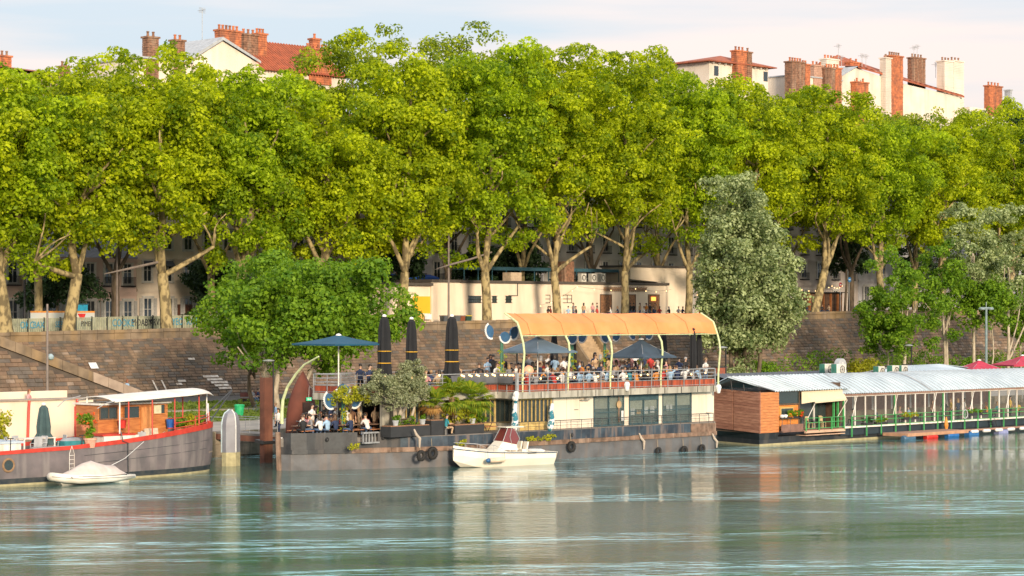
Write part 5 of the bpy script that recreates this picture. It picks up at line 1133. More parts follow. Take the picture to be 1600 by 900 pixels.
# ================================================================ PILES AND STANDING SCULPTURE BOATS
rustp = mat('rust_pile', (.15, .055, .033), .85, var=(.095, .036, .022), vs=1.2, streak=((.32, .14, .08), .4, 1))
pil = thing('mooring_pile', 'tall rust brown steel mooring pile left of the barge bow', 'pile', S(416, 121), 121.0, 0)
zt = Z(416, 590, 121); a = MB(); a.box(-.35, .35, -.25, -.19, -2, zt); a.box(-.35, .35, .19, .25, -2, zt); a.box(-.06, .06, -.19, .19, -2, zt); a.build('beam', rustp, pil, local=True); a = MB(); a.box(-.36, -.30, -.19, .19, -2, zt-.02); a.build('flange_plate', rustp, pil, local=True)
a = MB(); a.box(.30, .36, -.19, .19, -2, zt-.02); a.build('flange_plate', railblk, pil, local=True); a = MB(); a.cbox((.3, .1, Z(416, 690, 121)), (1.7, .9, .2), 0, .12); a.build('collar', railblk, pil, local=True)
sv = thing('standing_boat', 'silver grey pointed boat hull standing upright beside the houseboat bow', 'sculpture', S(362, 120), 120, 0)
al = mat('painted_alu', (.22, .23, .26), .45, var=(.17, .17, .20), vs=1, streak=((.2, .2, .22), .3, 1)); alb = mat('pale_blue_edge', (.48, .60, .64), .5)
zt = Z(362, 640, 120); a = MB(); rows = []
for f in np.linspace(0, 1, 12):
    z = .9+(zt-.9)*f; k = 1 if f < .55 else math.sqrt(max(0, 1-((f-.55)/.45)**2.2)); hw, dp = .62*k+.015, .42*k+.01
    rows.append([(-hw, .25, z), (-hw*.93, -dp*.35, z), (0.0, -dp, z), (hw*.93, -dp*.35, z), (hw, .25, z), (-hw, .25, z)])
a.sheet(rows); a.build('shell', al, sv, local=True)
a = MB(); a.tube([(r[4][0]+.0, r[4][1], r[4][2]) for r in rows], .05, 5); a.build('gunwale', alb, sv, local=True); a = MB(); a.tube([(r[0][0], r[0][1], r[0][2]) for r in rows], .05, 5); a.build('gunwale', alb, sv, local=True)
a = MB(); a.tube([(r[2][0], r[2][1]-.01, r[2][2]) for r in rows], .035, 5); a.build('keel', paper, sv, local=True)
a = MB(); a.add([(-.62, .25, -.3), (-.58, -.16, -.3), (0, -.43, -.3), (.58, -.16, -.3), (.62, .25, -.3), (-.62, .25, .9), (-.58, -.16, .9), (0, -.43, .9), (.58, -.16, .9), (.62, .25, .9)], [(i, i+1, i+6, i+5) for i in range(4)]+[(4, 0, 5, 9)]); a.build('foot', scum, sv, local=True)
rs = thing('entrance_hull', 'rust red upturned hull used as an entrance gate behind the bow tables', 'gate', S(473, 119.5), 119.5, 1.9)
zt = Z(473, 580, 119.5)-1.9; a = MB(); rows = []
for f in np.linspace(0, 1, 14):
    z = zt*f; k = (1-f**2.6)*.97+.0; hw, dp = 1.28*k+.02, .5*k+.02; rows.append([(-hw*.86, .5*k, z), (-hw, -.05, z), (-.45*k, -dp*.9, z), (0, -dp, z), (.45*k, -dp*.9, z), (hw, -.05, z), (hw*.86, .5*k, z)])
a.sheet(rows); a.build('shell', mat('dark_rust', (.13, .035, .02), .8, var=(.085, .024, .015), vs=1), rs, local=True, smooth=True)
a = MB(); a.box(-.38, .38, -.56, -.44, .0, 2.15); a.build('doorway', mat('door_dark', (.035, .02, .018), .8), rs, local=True)
a = MB(); a.box(-.20, .22, -.66, -.60, 2.25, 2.48); ex_ = a.build('exit_sign', mat('exit_green', (.04, .42, .22), .5, emit=.5), rs, local=True)
a = MB(); a.box(-.12, -.04, -.672, -.662, 2.30, 2.43); a.box(.0, .14, -.672, -.662, 2.34, 2.38); a.box(.08, .14, -.672, -.662, 2.31, 2.41); a.build('running_figure_mark', paper, ex_, local=True)
a = MB(); a.bar((0, -.62, 2.48), (.05, -.62, 3.2), .012); a.bar((.05, -.62, 3.25), (1.1, -.4, 2.6), .02); a.build('sign_bracket', railm, rs, local=True)
# gangway from quay to barge
gw = thing('gangway', 'rust sided gangway leading from the quay to the barge bow', 'gangway', S(440, 122), 122, 1.6); a = MB(); a.box(-1.0, 1.0, -4.0, 6.8, .05, .2); a.build('deck', deckm, gw, local=True)
for x in (-1.02, .98): 
    a = MB(); a.box(x, x+.04, -4, 6.8, -.35, .04); a.build('side_beam', rustp, gw, local=True)
    a = MB()
    for y in np.arange(-3.8, 6.9, 1.5): a.bar((x+.02, y, .2), (x+.02, y, 1.2), .02)
    a.tube([(x+.02, -3.8, 1.2), (x+.02, 6.7, 1.2)], .025, 5); a.build('handrail', railm, gw, local=True)
# ================================================================ MOTORBOAT
mo = thing('motorboat', 'small white motorboat with blue stripe and maroon windscreen moored by the barge', 'boat', S(782, 108.0), 107.75, 0, rot=math.radians(-10))
gel = mat('gelcoat_white', (.80, .76, .66), .3, var=(.76, .70, .58), vs=.6, coat=.3)
st = [(-3.95, .05, 1.28, .72), (-3.4, .45, 1.2, .28), (-2.6, .82, 1.1, .05), (-1.6, 1.05, 1.0, -.05), (-.4, 1.15, .95, -.05), (1, 1.17, .90, -.05), (2.4, 1.15, .86, -.05), (3.55, 1.08, .84, -.05)]
a = MB()
for sg in (-1, 1):
    rows = [[(x, 0, min(zb, -.1) if zb < .1 else zb-.25) for x, w_, zs, zb in st], [(x, sg*w_*.72, zb) for x, w_, zs, zb in st], [(x, sg*w_*.97, zb+(zs-zb)*.55) for x, w_, zs, zb in st], [(x, sg*w_, zs) for x, w_, zs, zb in st]]
    if sg > 0: rows = rows[::-1]
    a.sheet(rows)
x, w_, zs, zb = st[-1]; a.add([(x, -w_*.72, zb), (x, w_*.72, zb), (x+.0, w_*.97, zb+(zs-zb)*.55), (x+.12, w_, zs), (x+.12, -w_, zs), (x, -w_*.97, zb+(zs-zb)*.55)], [(0,1,2,3,4,5)])
a.build('hull', gel, mo, local=True, smooth=False)
a = MB()
for sg in (-1, 1): a.tube([(x, sg*(w_+.01), zs-.05) for x, w_, zs, zb in st], .035, 5)
a.build('rub_rail', mat('navy_trim', (.03, .07, .13), .5), mo, local=True)
a = MB(); rows = []
for x, w_, zs, zb in st[:5]: rows.append([(x, -w_, zs), (x, -w_*.5, zs+.13), (x, 0, zs+.16), (x, w_*.5, zs+.13), (x, w_, zs)])
a.sheet(rows); a.build('foredeck', gel, mo, local=True)
a = MB(); a.add([(-.4, -1.15, .95), (-.4, 1.15, .95), (3.6, 1.08, .84), (3.6, -1.08, .84), (-.4, -.85, .97), (-.4, .85, .97), (3.4, .8, .86), (3.4, -.8, .86), (-.4, -.85, .5), (-.4, .85, .5), (3.4, .8, .5), (3.4, -.8, .5)], [(0,4,7,3), (1,2,6,5), (3,7,6,2), (4,8,11,7), (5,6,10,9), (7,11,10,6), (8,9,10,11)]); a.build('cockpit', gel, mo, local=True)
a = MB(); a.add([(-.9, -.62, 1.08), (.75, -.62, 1.0), (.75, .62, 1.0), (-.9, .62, 1.08), (-.35, -.5, 1.62), (.72, -.5, 1.5), (.72, .5, 1.5), (-.35, .5, 1.62)], [(0,1,5,4), (2,3,7,6), (3,0,4,7), (1,2,6,5), (4,5,6,7)]); a.build('console', gel, mo, local=True)
maroon = glassm('maroon_screen', (.16, .03, .03), .15, .92)
a = MB(); a.add([(-.36, -.52, 1.60), (.70, -.54, 1.38), (.95, -.48, 1.75), (.62, -.42, 2.42), (.10, -.40, 2.46), (-.36, .52, 1.60), (.70, .54, 1.38), (.95, .48, 1.75), (.62, .42, 2.42), (.10, .40, 2.46)], [(0,1,2,3,4), (9,8,7,6,5), (0,4,9,5)]); a.build('windscreen', maroon, mo, local=True)
a = MB()
for sg in (-1, 1): a.tube([(-.4, sg*.54, 1.6), (.08, sg*.42, 2.5), (.64, sg*.42, 2.46), (.98, sg*.5, 1.75), (.72, sg*.56, 1.3)], .022, 5); a.tube([(.35, sg*.54, 1.3), (.2, sg*.5, 1.9), (.4, sg*.42, 2.46)], .02, 5); a.tube([(.64, sg*.42, 2.46), (1.5, sg*.42, 2.52)], .02, 5)
a.build('screen_frame', railm, mo, local=True)
a = MB(); a.box(-.1, 1.3, -.5, .5, 2.50, 2.56); a.build('hard_top', gel, mo, local=True)
a = MB(); 
for sg in (-1, 1):
    a.tube([(-3.9, 0, 1.62), (-3.3, sg*.45, 1.58), (-2.4, sg*.85, 1.50), (-1.4, sg*.98, 1.42), (-.7, sg*.98, 1.15)], .018, 5)
    for x, y, z0, z1 in ((-3.3, .42, 1.2, 1.58), (-2.4, .82, 1.1, 1.5), (-1.4, .95, 1.02, 1.42)): a.bar((x, sg*y, z0), (x, sg*y, z1), .015)
a.build('bow_rail', railm, mo, local=True)
for (x, y) in ((1.35, -.35), (1.35, .35)): 
    a = MB(); a.box(x-.22, x+.22, y-.22, y+.22, .5, 1.05); a.cbox((x+.22, y, 1.25), (.1, .44, .6), 0, 0, .2); a.build('seat', gel, mo, local=True)
a = MB(); a.lathe((2.6, 0, .5), [(.62, 0), (.62, .42), (.4, .5)], 12, 1, 1.2); a.build('stern_cushion', paper, mo, local=True)
a = MB(); a.cbox((1.5, -1.19, .83), (.7, .01, .09)); a.build('lettering_strip', railblk, mo, local=True)
fe = thing('fender', 'long cream fender with blue tip hanging on the motorboat side', 'fender', S(776, 106.6), 106.55, .48, rot=math.radians(-10)); a = MB(); a.tube([(-.62, 0, 0), (-.5, 0, 0), (.5, 0, 0), (.62, 0, 0)], [.09, .17, .17, .08], 10); a.build('body', mat('fender_cream', (.70, .56, .42), .6), fe, local=True, smooth=True); a = MB(); a.tube([(-.86, 0, 0), (-.8, 0, 0), (-.62, 0, 0)], [.05, .13, .16], 10); a.build('tip', mat('fender_blue', (.03, .12, .28), .5), fe, local=True, smooth=True)
a = MB(); a.bar((-.7, 0, .1), (-.7, .1, .6), .012); a.bar((.62, 0, 0), (.62, .1, .55), .012); a.build('line', railblk, fe, local=True)
# ================================================================ RIGHT: TIMBER-FRONTED GLASS RESTAURANT BOAT
gb = thing('glass_boat', 'long black hulled restaurant boat with timber bow, white corrugated roof and glass walls', 'boat', 145, 112, 0)
TB = 109.7
XB = lambda px: S(px, TB)
def Zb(px, py): return Z(px, py, TB)
blk = mat('tar_black', (.018, .022, .028), .5, var=(.03, .035, .04), vs=1.5, streak=((.10, .09, .08), .4, 1.2))
navyb = mat('navy_band', (.03, .045, .06), .5, vs=1)
s_bow = XB(1192); S1 = 196
a = MB(); t1 = 115.2
lo = [(s_bow-.3, TB+.1), (S1, TB+.1), (S1, t1), (s_bow+1.2, t1)]; hi = [(s_bow-.5, TB-.05), (XB(1218), TB-.05), (XB(1218), TB+.1), (S1, TB+.1), (S1, t1), (s_bow+.4, t1)]
a.prism(lo, -1, .62); a.build('hull', blk, gb)
a = MB(); a.add([(s_bow-.3, TB+.08, .45), (XB(1216), TB+.08, .45), (XB(1216), TB-.08, .98), (s_bow-.55, TB-.08, .98), (s_bow+1.2, t1, .5), (s_bow+.3, t1+.1, 1.15)], [(0,1,2,3), (4,0,3,5)]); a.build('bow_flare', blk, gb)
a = MB(); a.prism([(s_bow-.36, TB+.06), (XB(1420), TB+.04), (XB(1420), TB+.1), (s_bow-.3, TB+.1)], -.1, .14); a.build('waterline_stripe', scum, gb)
a = MB(); a.add([(s_bow-.34, TB+.05, -.1), (s_bow+1.18, t1, -.1), (s_bow+1.18, t1, .12), (s_bow-.34, TB+.05, .12)], [(0,1,2,3)]); a.build('waterline_stripe', scum, gb)
# timber bow box: planks one by one
plank_r = mat('rose_planks', (.42, .20, .125), .75, var=(.27, .115, .07), vs=1.6, stretch=(1, 1, 9), bump=.25)
plank_r2 = mat('rose_planks_dark', (.33, .145, .09), .75, var=(.22, .09, .055), vs=1.6, stretch=(1, 1, 9), bump=.25)
plank_o = mat('orange_planks', (.58, .23, .08), .7, var=(.42, .15, .05), vs=1.6, stretch=(1, 1, 9), bump=.25)
z0, z1 = .98, 4.05; npk = 14; random.seed(8)
A_ = Vector((s_bow-.5, TB-.08)); B_ = Vector((s_bow+.35, t1+.1))
for k in range(npk):
    za, zb = z0+(z1-z0)*k/npk, z0+(z1-z0)*(k+.93)/npk
    for f0, f1 in ((.0, .492), (.508, 1)):
        p, q = A_.lerp(B_, f0), A_.lerp(B_, f1); dz = lambda f: .25*f; j = random.uniform(0, .02)
        n_ = Vector((-(B_-A_).y, (B_-A_).x)).normalized()*(.05+j); n_ = -n_ if n_.x > 0 else n_
        a = MB(); a.add([(p.x, p.y, za+dz(f0)), (q.x, q.y, za+dz(f1)), (q.x, q.y, zb+dz(f1)), (p.x, p.y, zb+dz(f0)), (p.x+n_.x, p.y+n_.y, za+dz(f0)), (q.x+n_.x, q.y+n_.y, za+dz(f1)), (q.x+n_.x, q.y+n_.y, zb+dz(f1)), (p.x+n_.x, p.y+n_.y, zb+dz(f0))],
            [(0,1,5,4),(1,2,6,5),(2,3,7,6),(3,0,4,7),(4,5,6,7)]); a.build('plank', random.choice((plank_r, plank_r, plank_r2)), gb)
    a = MB(); a.box(s_bow-.5, XB(1215), TB-.13-random.uniform(0, .015), TB-.08, za, zb); a.build('plank', plank_o, gb)
a = MB(); a.prism([(A_.x+.02, A_.y+.02), (XB(1215), TB-.075), (XB(1215), t1), (B_.x+.02, B_.y)], z0, z1); a.build('bow_room', wood_dk, gb)
a = MB(); a.box(A_.x-.06, A_.x+.03, TB-.17, TB-.07, z0-.02, z1+.06); a.build('corner_batten', plank_r2, gb)
# open kitchen bay
s2, s3, s4 = XB(1215), XB(1250), XB(1312)
a = MB(); a.box(s2, s4, TB+1.6, TB+1.7, 1.0, 4.1); a.build('inner_wall', mat('bay_wood', (.66, .26, .06), .6, var=(.50, .18, .04), vs=1.2), gb)
a = MB(); a.box(s2+.02, s3, TB+.02, TB+.12, 3.02, 3.12); a.box(s2+.02, s3, TB+.0, TB+.1, 4.02, 4.12); a.box(s3-.08, s3, TB, TB+.1, 1, 4.02); a.build('window_frame', wood_dk, gb)
a = MB(); a.box(s2+.03, s3-.09, TB+.05, TB+.07, 3.13, 4.01); a.build('pane', glass_d, gb)
for k in range(7):
    a = MB(); a.box(s2+.02, s3-.1, TB+.10, TB+.16, 1.35+k*.235, 1.35+k*.235+.22); a.build('plank', mat('bright_planks', (.70, .26, .05), .6, var=(.55, .18, .04), vs=1.5, stretch=(1, 1, 8)), gb)
a = MB(); a.box(XB(1222), XB(1240), TB+.04, TB+.10, 2.0, 2.75); hw = a.build('hatch_window', glass_d, gb); a = MB(); a.box(XB(1221), XB(1241), TB+.07, TB+.098, 1.93, 2.82); a.build('frame', yel_fr, hw)
a = MB(); a.box(s2+.2, s4, TB-.35, TB+1.6, .95, 1.06); a.build('side_deck', mat('brown_deck', (.24, .13, .10), .8, vs=2), gb)
a = MB(); a.box(s2, s3-.05, TB-.38, TB-.34, 1.06, 1.55); a.build('kick_panel', mat('brown_deck', ()) if 0 else MC['brown_deck'], gb)
a = MB(); a.box(s2+.05, s3, TB-.45, TB-.2, 2.0, 2.06)
for s_ in (s2+.1, XB(1229), s3-.1): a.bar((s_, TB-.36, 1.0), (s_, TB-.36, 2.0), .03)
a.build('counter_rail', railblk, gb)
# terrace with beige awning
a = MB(); a.box(s3+.02, s4, TB-.55, TB-.38, .80, 1.0); a.box(s3+.02, s4, TB-.53, TB+.4, .60, .66); a.build('terrace_beam', mat('pale_beam', (.60, .40, .28), .8, vs=1), gb)
green = mat('green_paint', (.07, .36, .11), .5, var=(.05, .27, .08), vs=3)
def green_rail(s0, s1, n, z0, z1, t, low=.55, par=gb):
    for i in range(n+1):
        s_ = s0+(s1-s0)*i/n; a = MB(); a.box(s_-.045, s_+.045, t-.05, t+.03, low, z1+.02); a.build('rail_post', green, par)
    a = MB()
    for z in (z1, (z0+z1)/2+.1, z0+.1): a.tube([(s0, t, z), (s1, t, z)], .025, 5)
    a.build('rail', green, par)
green_rail(s3+.1, s4-.1, 3, 1.05, 1.95, TB-.5, .9)
green_rail(XB(1324), XB(1540)+6, 13, 1.05, 1.9, TB-.42, .30)
a = MB(); 
for px in (1263, 1287): a.box(XB(px)-.04, XB(px)+.04, TB+.9, TB+1.0, 1.0, 3.8)
a.build('glazing_bar', white_p, gb); a = MB(); a.box(XB(1257), XB(1306), TB+1.0, TB+1.05, 1.0, 3.8); a.build('dark_glazing', glass_d, gb)
for px in (1302, 1308.5): 
    a = MB(); a.box(XB(px)-.06, XB(px)+.06, TB-.1, TB+.05, 1, 3.8); a.build('post', green, gb)
beige = mat('beige_awning', (.66, .55, .38), .8, var=(.58, .47, .32), vs=2, stretch=(6, 6, 1))
a = MB(); a.add([(s3, TB-.15, 4.0), (s4+.1, TB-.15, 4.06), (s4-.1, TB-.75, 3.35), (s3+.9, TB-.75, 3.22), (s3+.9, TB-.76, 3.10), (s4-.1, TB-.76, 3.22), (s3, TB-.16, 3.06), (s3+.85, TB-.7, 3.2)], [(0,1,2,3), (3,2,5,4), (0, 3, 6)]); a.build('awning', beige, gb)
for px, dx in ((1262, -.5), (1311, -.7)):
    a = MB(); a.bar((XB(px)+.3, TB-.6, 3.25), (XB(px)+dx+.1, TB-.3, 1.9), .03); a.build('awning_arm', white_p, gb)
# corrugated gable roof over the bow room
corr = mat('white_corrugated', (.48, .56, .61), .5, var=(.41, .49, .54), vs=.6, streak=((.24, .30, .33), .25, .8))
def corrugated(par, p00, p10, p11, p01, n, m, amp=.05, name='roof_sheet', curve=None, rows_n=2):
    # p00->p10 along the eave, p01->p11 along the ridge
    p00, p10, p11, p01 = map(Vector, (p00, p10, p11, p01)); rows = []
    for j in range(rows_n):
        g = j/(rows_n-1); row = []
        for i in range(n*2+1):
            f = i/(n*2); p = p00.lerp(p10, f).lerp(p01.lerp(p11, f), g); z = p.z+(amp if i % 2 else -amp)+(curve(g) if curve else 0); row.append((p.x, p.y, z))
        rows.append(row)
    a = MB(); a.sheet(rows); o = a.build(name, m, par); q = o.modifiers.new('t', 'SOLIDIFY'); q.thickness = .03; return o
ez = 4.12; rzg = Z(1160, 588, 112.3)
corrugated(gb, (XB(1206), TB-.35, ez), (s4+.9, TB-.35, ez+.02), (s4+1.2, 112.3, rzg+.02), (A_.x-.6, 112.2, rzg), 30, corr)
corrugated(gb, (A_.x-.6, 112.25, rzg-.01), (s4+1.2, 112.35, rzg), (s4+1.2, 115.4, ez+.1), (B_.x-.6, 115.4, ez+.05), 30, corr)
a = MB(); a.tube([(B_.x-.5, 115.3, ez), (A_.x-.5, 112.2, rzg-.08), (XB(1206), TB-.3, ez-.03)], .05, 4); a.bar((A_.x-.3, 112.2, rzg-.1), (A_.x-.1, 112.2, 4.1), .04); a.bar((A_.x-.2, 111, 4.6), (A_.x-.1, 111, 4.1), .04); a.tube([(A_.x+.0, 110.4, 4.3), (B_.x-.1, 114.6, 4.4)], .04, 4); a.build('gable_truss', railblk, gb)
# glass gallery with a bowed roof in two lengths
gz = 3.70
def bow(g): return .34*math.sin(PI*g*.9)
R1, R2 = XB(1312), XB(1447)
corrugated(gb, (R1-.2, TB-.5, gz+.05), (R2, TB-.5, gz), (R2, 113.6, 5.0), (R1+.5, 113.6, 5.05), 40, corr, .05, curve=bow, rows_n=9)
corrugated(gb, (R2+.05, TB-.5, gz), (S1, TB-.5, gz), (S1, 113.6, 4.98), (R2+.05, 113.6, 5.0), 120, corr, .05, curve=bow, rows_n=9)
a = MB(); a.tube([(R2, TB-.5+4.1*g, gz+1.3*g+bow(g)+.06) for g in np.linspace(0, 1, 12)], .05, 5); a.build('roof_seam', zinc, gb)
a = MB()
for s_ in np.arange(R1+.3, S1, .62): a.tube([(s_+(.4*(1-g) if s_ < R2 else 0)*0, TB-.52+4.1*g, gz+.03+1.3*g+bow(g)+.045) for g in np.linspace(0, 1, 8)], .022, 3, caps=False)
for f in np.linspace(0, 1, 17): a.tube([((XB(1206))*(1-f)+(s4+.9)*f, TB-.37, ez+.06), ((A_.x-.6)*(1-f)+(s4+1.2)*f, 112.3, rzg+.07)], .022, 3, caps=False)
a.build('roof_ribs', zinc, gb, kind='stuff')
a = MB(); a.box(R1, S1, TB-.52, TB-.42, gz-.16, gz-.045); a.build('eave_board', mat('brown_eave', (.30, .17, .12), .7), gb)
a = MB(); a.box(R1, S1, TB-.40, TB-.30, gz-.24, gz-.10); a.build('head_rail', white_p, gb)
a = MB(); a.box(R1, S1, TB-.42, TB+.1, 1.0, 1.14); a.build('sill', white_p, gb)
a = MB(); a.box(R1-.05, S1, TB-.12, TB+.08, .42, 1.0); a.build('side_band', navyb, gb)
s_ = R1+.25; k = 0; pn = 1.36
while s_ < XB(1700):
    a = MB(); a.box(s_-.05, s_+.05, TB-.32, TB-.22, 1.14, gz-.24); a.build('glazing_bar', white_p, gb)
    a = MB(); a.box(s_+.06, s_+pn-.06, TB-.28, TB-.265, 1.15, gz-.25); a.build('pane', glassm('gallery_glass', (.12, .14, .13), .03, .13), gb)
    if k % 5 == 0: a = MB(); a.box(s_-.16, s_-.06, TB-.30, TB-.20, 1.14, gz-.24); a.build('post', green, gb)
    if k % 4 == 1: a = MB(); a.bar((s_+.1, TB-.45, gz-.1), (s_-.55, TB-.45, 1.9), .025); a.build('awning_arm', white_p, gb)
    s_ += pn; k += 1
a = MB(); a.box(R1, S1, TB+.1, t1-.05, 1.0, 1.05); a.build('floor', deckm, gb)
a = MB()
for s_ in np.arange(R1, S1, 2.7): a.box(s_, s_+.12, t1-.8, t1-.7, 2.0, 4.8)
a.build('rear_posts', white_p, gb)
a = MB(); a.box(R1, S1, t1-.8, t1-.7, 1.05, 2.0); a.build('rear_wall', mat('gallery_rear', (.10, .09, .075), .9, var=(.22, .18, .13), vs=.8), gb)
a = MB(); a.box(R1+.02, R1+.1, TB, 113.3, 1.05, 4.6); a.build('partition', wood_dk, gb)
# inside: tables and diners seen through the glass
def din_table():
    T = thing('dining_table', 'x', 'table', 0, 0, 0); a = MB(); a.box(-.45, .45, -.45, .45, .72, .76); a.build('tabletop', mat('table_wood', (.45, .30, .16), .6), T, local=True); a = MB(); a.lathe((0, 0, 0), [(.25, 0), (.04, .05), (.04, .72)], 8); a.build('leg', railblk, T, local=True); return T
DT = Kit(din_table)
# furniture and planters on deck
random.seed(31)
def box_planter(label, s0, s1, t, z, m, flower=None, h=.28, lh=.4, n=30, group='planters on the glass boat rail'):
    T = thing('planter_box', label, 'planter', (s0+s1)/2, t, z, group=group); L = (s1-s0)/2; a = MB(); a.box(-L, L, -.14, .14, 0, h); a.build('box', railblk, T, local=True)
    foliage('leaves', m, T, [(random.uniform(-L, L), random.uniform(-.12, .1), h+random.uniform(0, lh), .15) for _ in range(n)], 12, .12)
    if flower: foliage('flowers', flower, T, [(random.uniform(-L, L), -.15, h+random.uniform(-.05, lh*.6), .09) for _ in range(12)], 6, .1)
box_planter('planter with green leaves above orange flowers on the black counter rail', XB(1225), XB(1240), TB-.33, 2.07, L_green, L_org, .1, .35)
box_planter('small dark planter at the right end of the black counter rail', XB(1244), XB(1249), TB-.33, 2.07, L_green, L_red, .1, .5, 14)
box_planter('bright yellow-green planter box on the green rail', XB(1405), XB(1428), TB-.33, 1.42, L_yel, None, .2, .32, 40)
box_planter('dark planter box left of the bright one, on the green rail', XB(1362), XB(1380), TB-.33, 1.16, L_green, None, .2, .3, 24)
box_planter('sparse planter box near the first green rail posts', XB(1342), XB(1356), TB-.33, 1.16, L_dark, None, .2, .34, 18)
box_planter('green planter box behind the bicycle wheel on the rail', XB(1505), XB(1528), TB-.33, 1.45, L_green, None, .2, .3, 30)
T = thing('tureens', 'two white bowls on the end of the black counter rail', 'bowls', XB(1219), TB-.33, 2.06); 
for x in (-.18, .22): a = MB(); a.lathe((x, 0, 0), [(.1, 0), (.19, .12), (.18, .22), (.04, .26)], 10); a.build('bowl', paper, T, local=True, smooth=True)
T = thing('wheel_sculpture', 'bicycle wheel fixed on the green rail of the glass boat', 'wheel', XB(1500), TB-.52, 1.62); a = MB(); a.torus((0, 0, 0), .36, .03, 'y', 24, 6); a.build('tyre', MC['chair_frame'], T, local=True); a = MB()
for k in range(12): a.bar((0, 0, 0), (.34*math.cos(k*PI/6), 0, .34*math.sin(k*PI/6)), .008, 3)
a.build('spokes', railm, T, local=True)
def wood_chair():
    T = thing('terrace_chair', 'x', 'chair', 0, 0, 0); m = mat('pale_chair_wood', (.58, .44, .24), .6)
    a = MB(); a.box(-.22, .22, -.22, .22, .44, .48); a.build('seat', m, T, local=True); a = MB(); a.box(-.22, .22, .19, .22, .62, .95); a.build('backrest', m, T, local=True)
    for x in (-.2, .2):
        for y in (-.2, .2): a = MB(); a.box(x-.02, x+.02, y-.02, y+.02, 0, .44 if y < 0 else .96); a.build('leg', m, T, local=True)
    return T
WC = Kit(wood_chair)
for px, t_, r, lab in ((1270, TB+.4, 0, 'left pale wooden chair on the awning terrace'), (1278, TB-.1, 170, 'pale wooden chair in the middle of the awning terrace'), (1292, TB+.45, 10, 'right pale wooden chair on the awning terrace')): WC.at(XB(px), t_, 1.07, math.radians(r), lab, 'chairs on the awning terrace')
# step ladder, ropes, orange float
T = thing('step_ladder', 'black boarding steps hanging on the navy side band', 'ladder', XB(1543), TB-.45, .25); a = MB()
for k in range(3): a.box(-.35+k*.08, .3+k*.08, -.28, .0, .62-k*.25, .66-k*.25)
a.bar((-.45, -.1, .9), (0.1, -.1, .0), .03); a.bar((.2, -.1, .9), (.65, -.1, .0), .03); a.build('frame', railblk, T, local=True)
# ---- rooftop gear
def ac_unit(label, px, t, z, w_=1.0):
    T = thing('air_conditioner', label, 'air conditioner', S(px, t), t, z, group='air conditioners on the boat roofs'); a = MB(); a.box(-w_/2, w_/2, -.25, .25, .05, .95); a.build('casing', mat('ac_casing', (.62, .60, .54), .6), T, local=True, bevel=.03)
    a = MB(); a.torus((.12, -.26, .5), .3, .03, 'y', 16, 5); [a.bar((.12+.3*math.cos(k*PI/4), -.27, .5+.3*math.sin(k*PI/4)), (.12-.3*math.cos(k*PI/4), -.27, .5-.3*math.sin(k*PI/4)), .01, 3) for k in range(4)]; a.build('fan_grille', railblk, T, local=True)
    a = MB(); a.box(-w_/2-.08, -w_/2-.005, -.25, .25, .05, .95); a.build('side_panel', mat('ac_green', (.05, .2, .15), .6), T, local=True)
ac_unit('large air conditioner in front of the round vent on the roof', 1311, 113.9, 4.95, 1.3); ac_unit('air conditioner left of the round vent, lower on the roof', 1292, 116.2, 4.9, 1.2); ac_unit('air conditioner left of the dark green panel on the flat roof', 1374, 115.6, 4.6, .9); ac_unit('air conditioner with dark green side in the middle of the flat roof', 1396, 115.4, 4.65, 1.0); ac_unit('small air conditioner right of the dark green panel', 1410, 116.4, 4.6, .9)
T = thing('round_vent', 'round topped metal roof vent on the glass boat', 'vent', S(1313, 115.5), 115.5, 5.0); a = MB(); P_ = [(.55*math.cos(q), .55*math.sin(q)+.75) for q in np.linspace(0, PI, 12)]; P_ = [(.55, 0)]+P_+[(-.55, 0)]
n = len(P_); a.add([(x, -.22, z) for x, z in P_]+[(x, .22, z) for x, z in P_], [tuple(range(n)), tuple(range(2*n-1, n-1, -1))]+[(i, n+i, n+(i+1) % n, (i+1) % n) for i in range(n)]); a.build('hood', zinc, T, local=True); a = MB(); a.box(-.5, .5, -.26, -.2, .32, .56); a.build('louvre', railblk, T, local=True); a = MB(); a.bar((0, -.25, .1), (0, -.25, 1.0), .05); a.build('flue', paper, T, local=True)
# ---- second pontoon behind, towards the quay
pb = thing('pontoon_house', 'flat white roofed pontoon building moored behind the glass boat', 'boat', 160, 120, 0)
a = MB(); a.box(S(1330, 118), S(1560, 118), 117.2, 126, -.5, 1.0); a.build('hull', blk, pb); a = MB(); a.box(S(1338, 118), S(1545, 118), 117.8, 125.6, 1.0, 4.2); a.build('wall', mat('pontoon_wall', (.40, .20, .14), .8), pb)
zl_ = 4.9
corrugated(pb, (S(1336, 117), 117.0, 4.5), (S(1556, 117), 117.0, 4.5), (S(1468, 122), 122, 5.36), (S(1400, 122), 122, 5.3), 40, corr, .022)
corrugated(pb, (S(1400, 122), 122, 5.3), (S(1468, 122), 122, 5.36), (S(1556, 126), 126.4, 4.5), (S(1340, 126), 126.4, 4.5), 30, corr, .022)
a = MB(); a.box(S(1130, 118), S(1300, 118), 117.0, 118.0, 3.6, 4.6); a.build('dark_roof_box', blk, pb)
corrugated(pb, (S(1128, 118.5), 117.2, 4.62), (S(1300, 118.5), 117.2, 4.62), (S(1300, 118.5), 119.5, 5.15), (S(1128, 118.5), 119.5, 5.15), 40, mat('dark_corrugated', (.08, .09, .11), .6), .04)
a = MB(); a.box(S(1128, 118.5), S(1300, 118.5), 119.4, 119.5, 1.0, 5.12); a.build('rear_screen', blk, pb)
crim = mat('crimson_canvas', (.46, .03, .07), .8, vs=2)
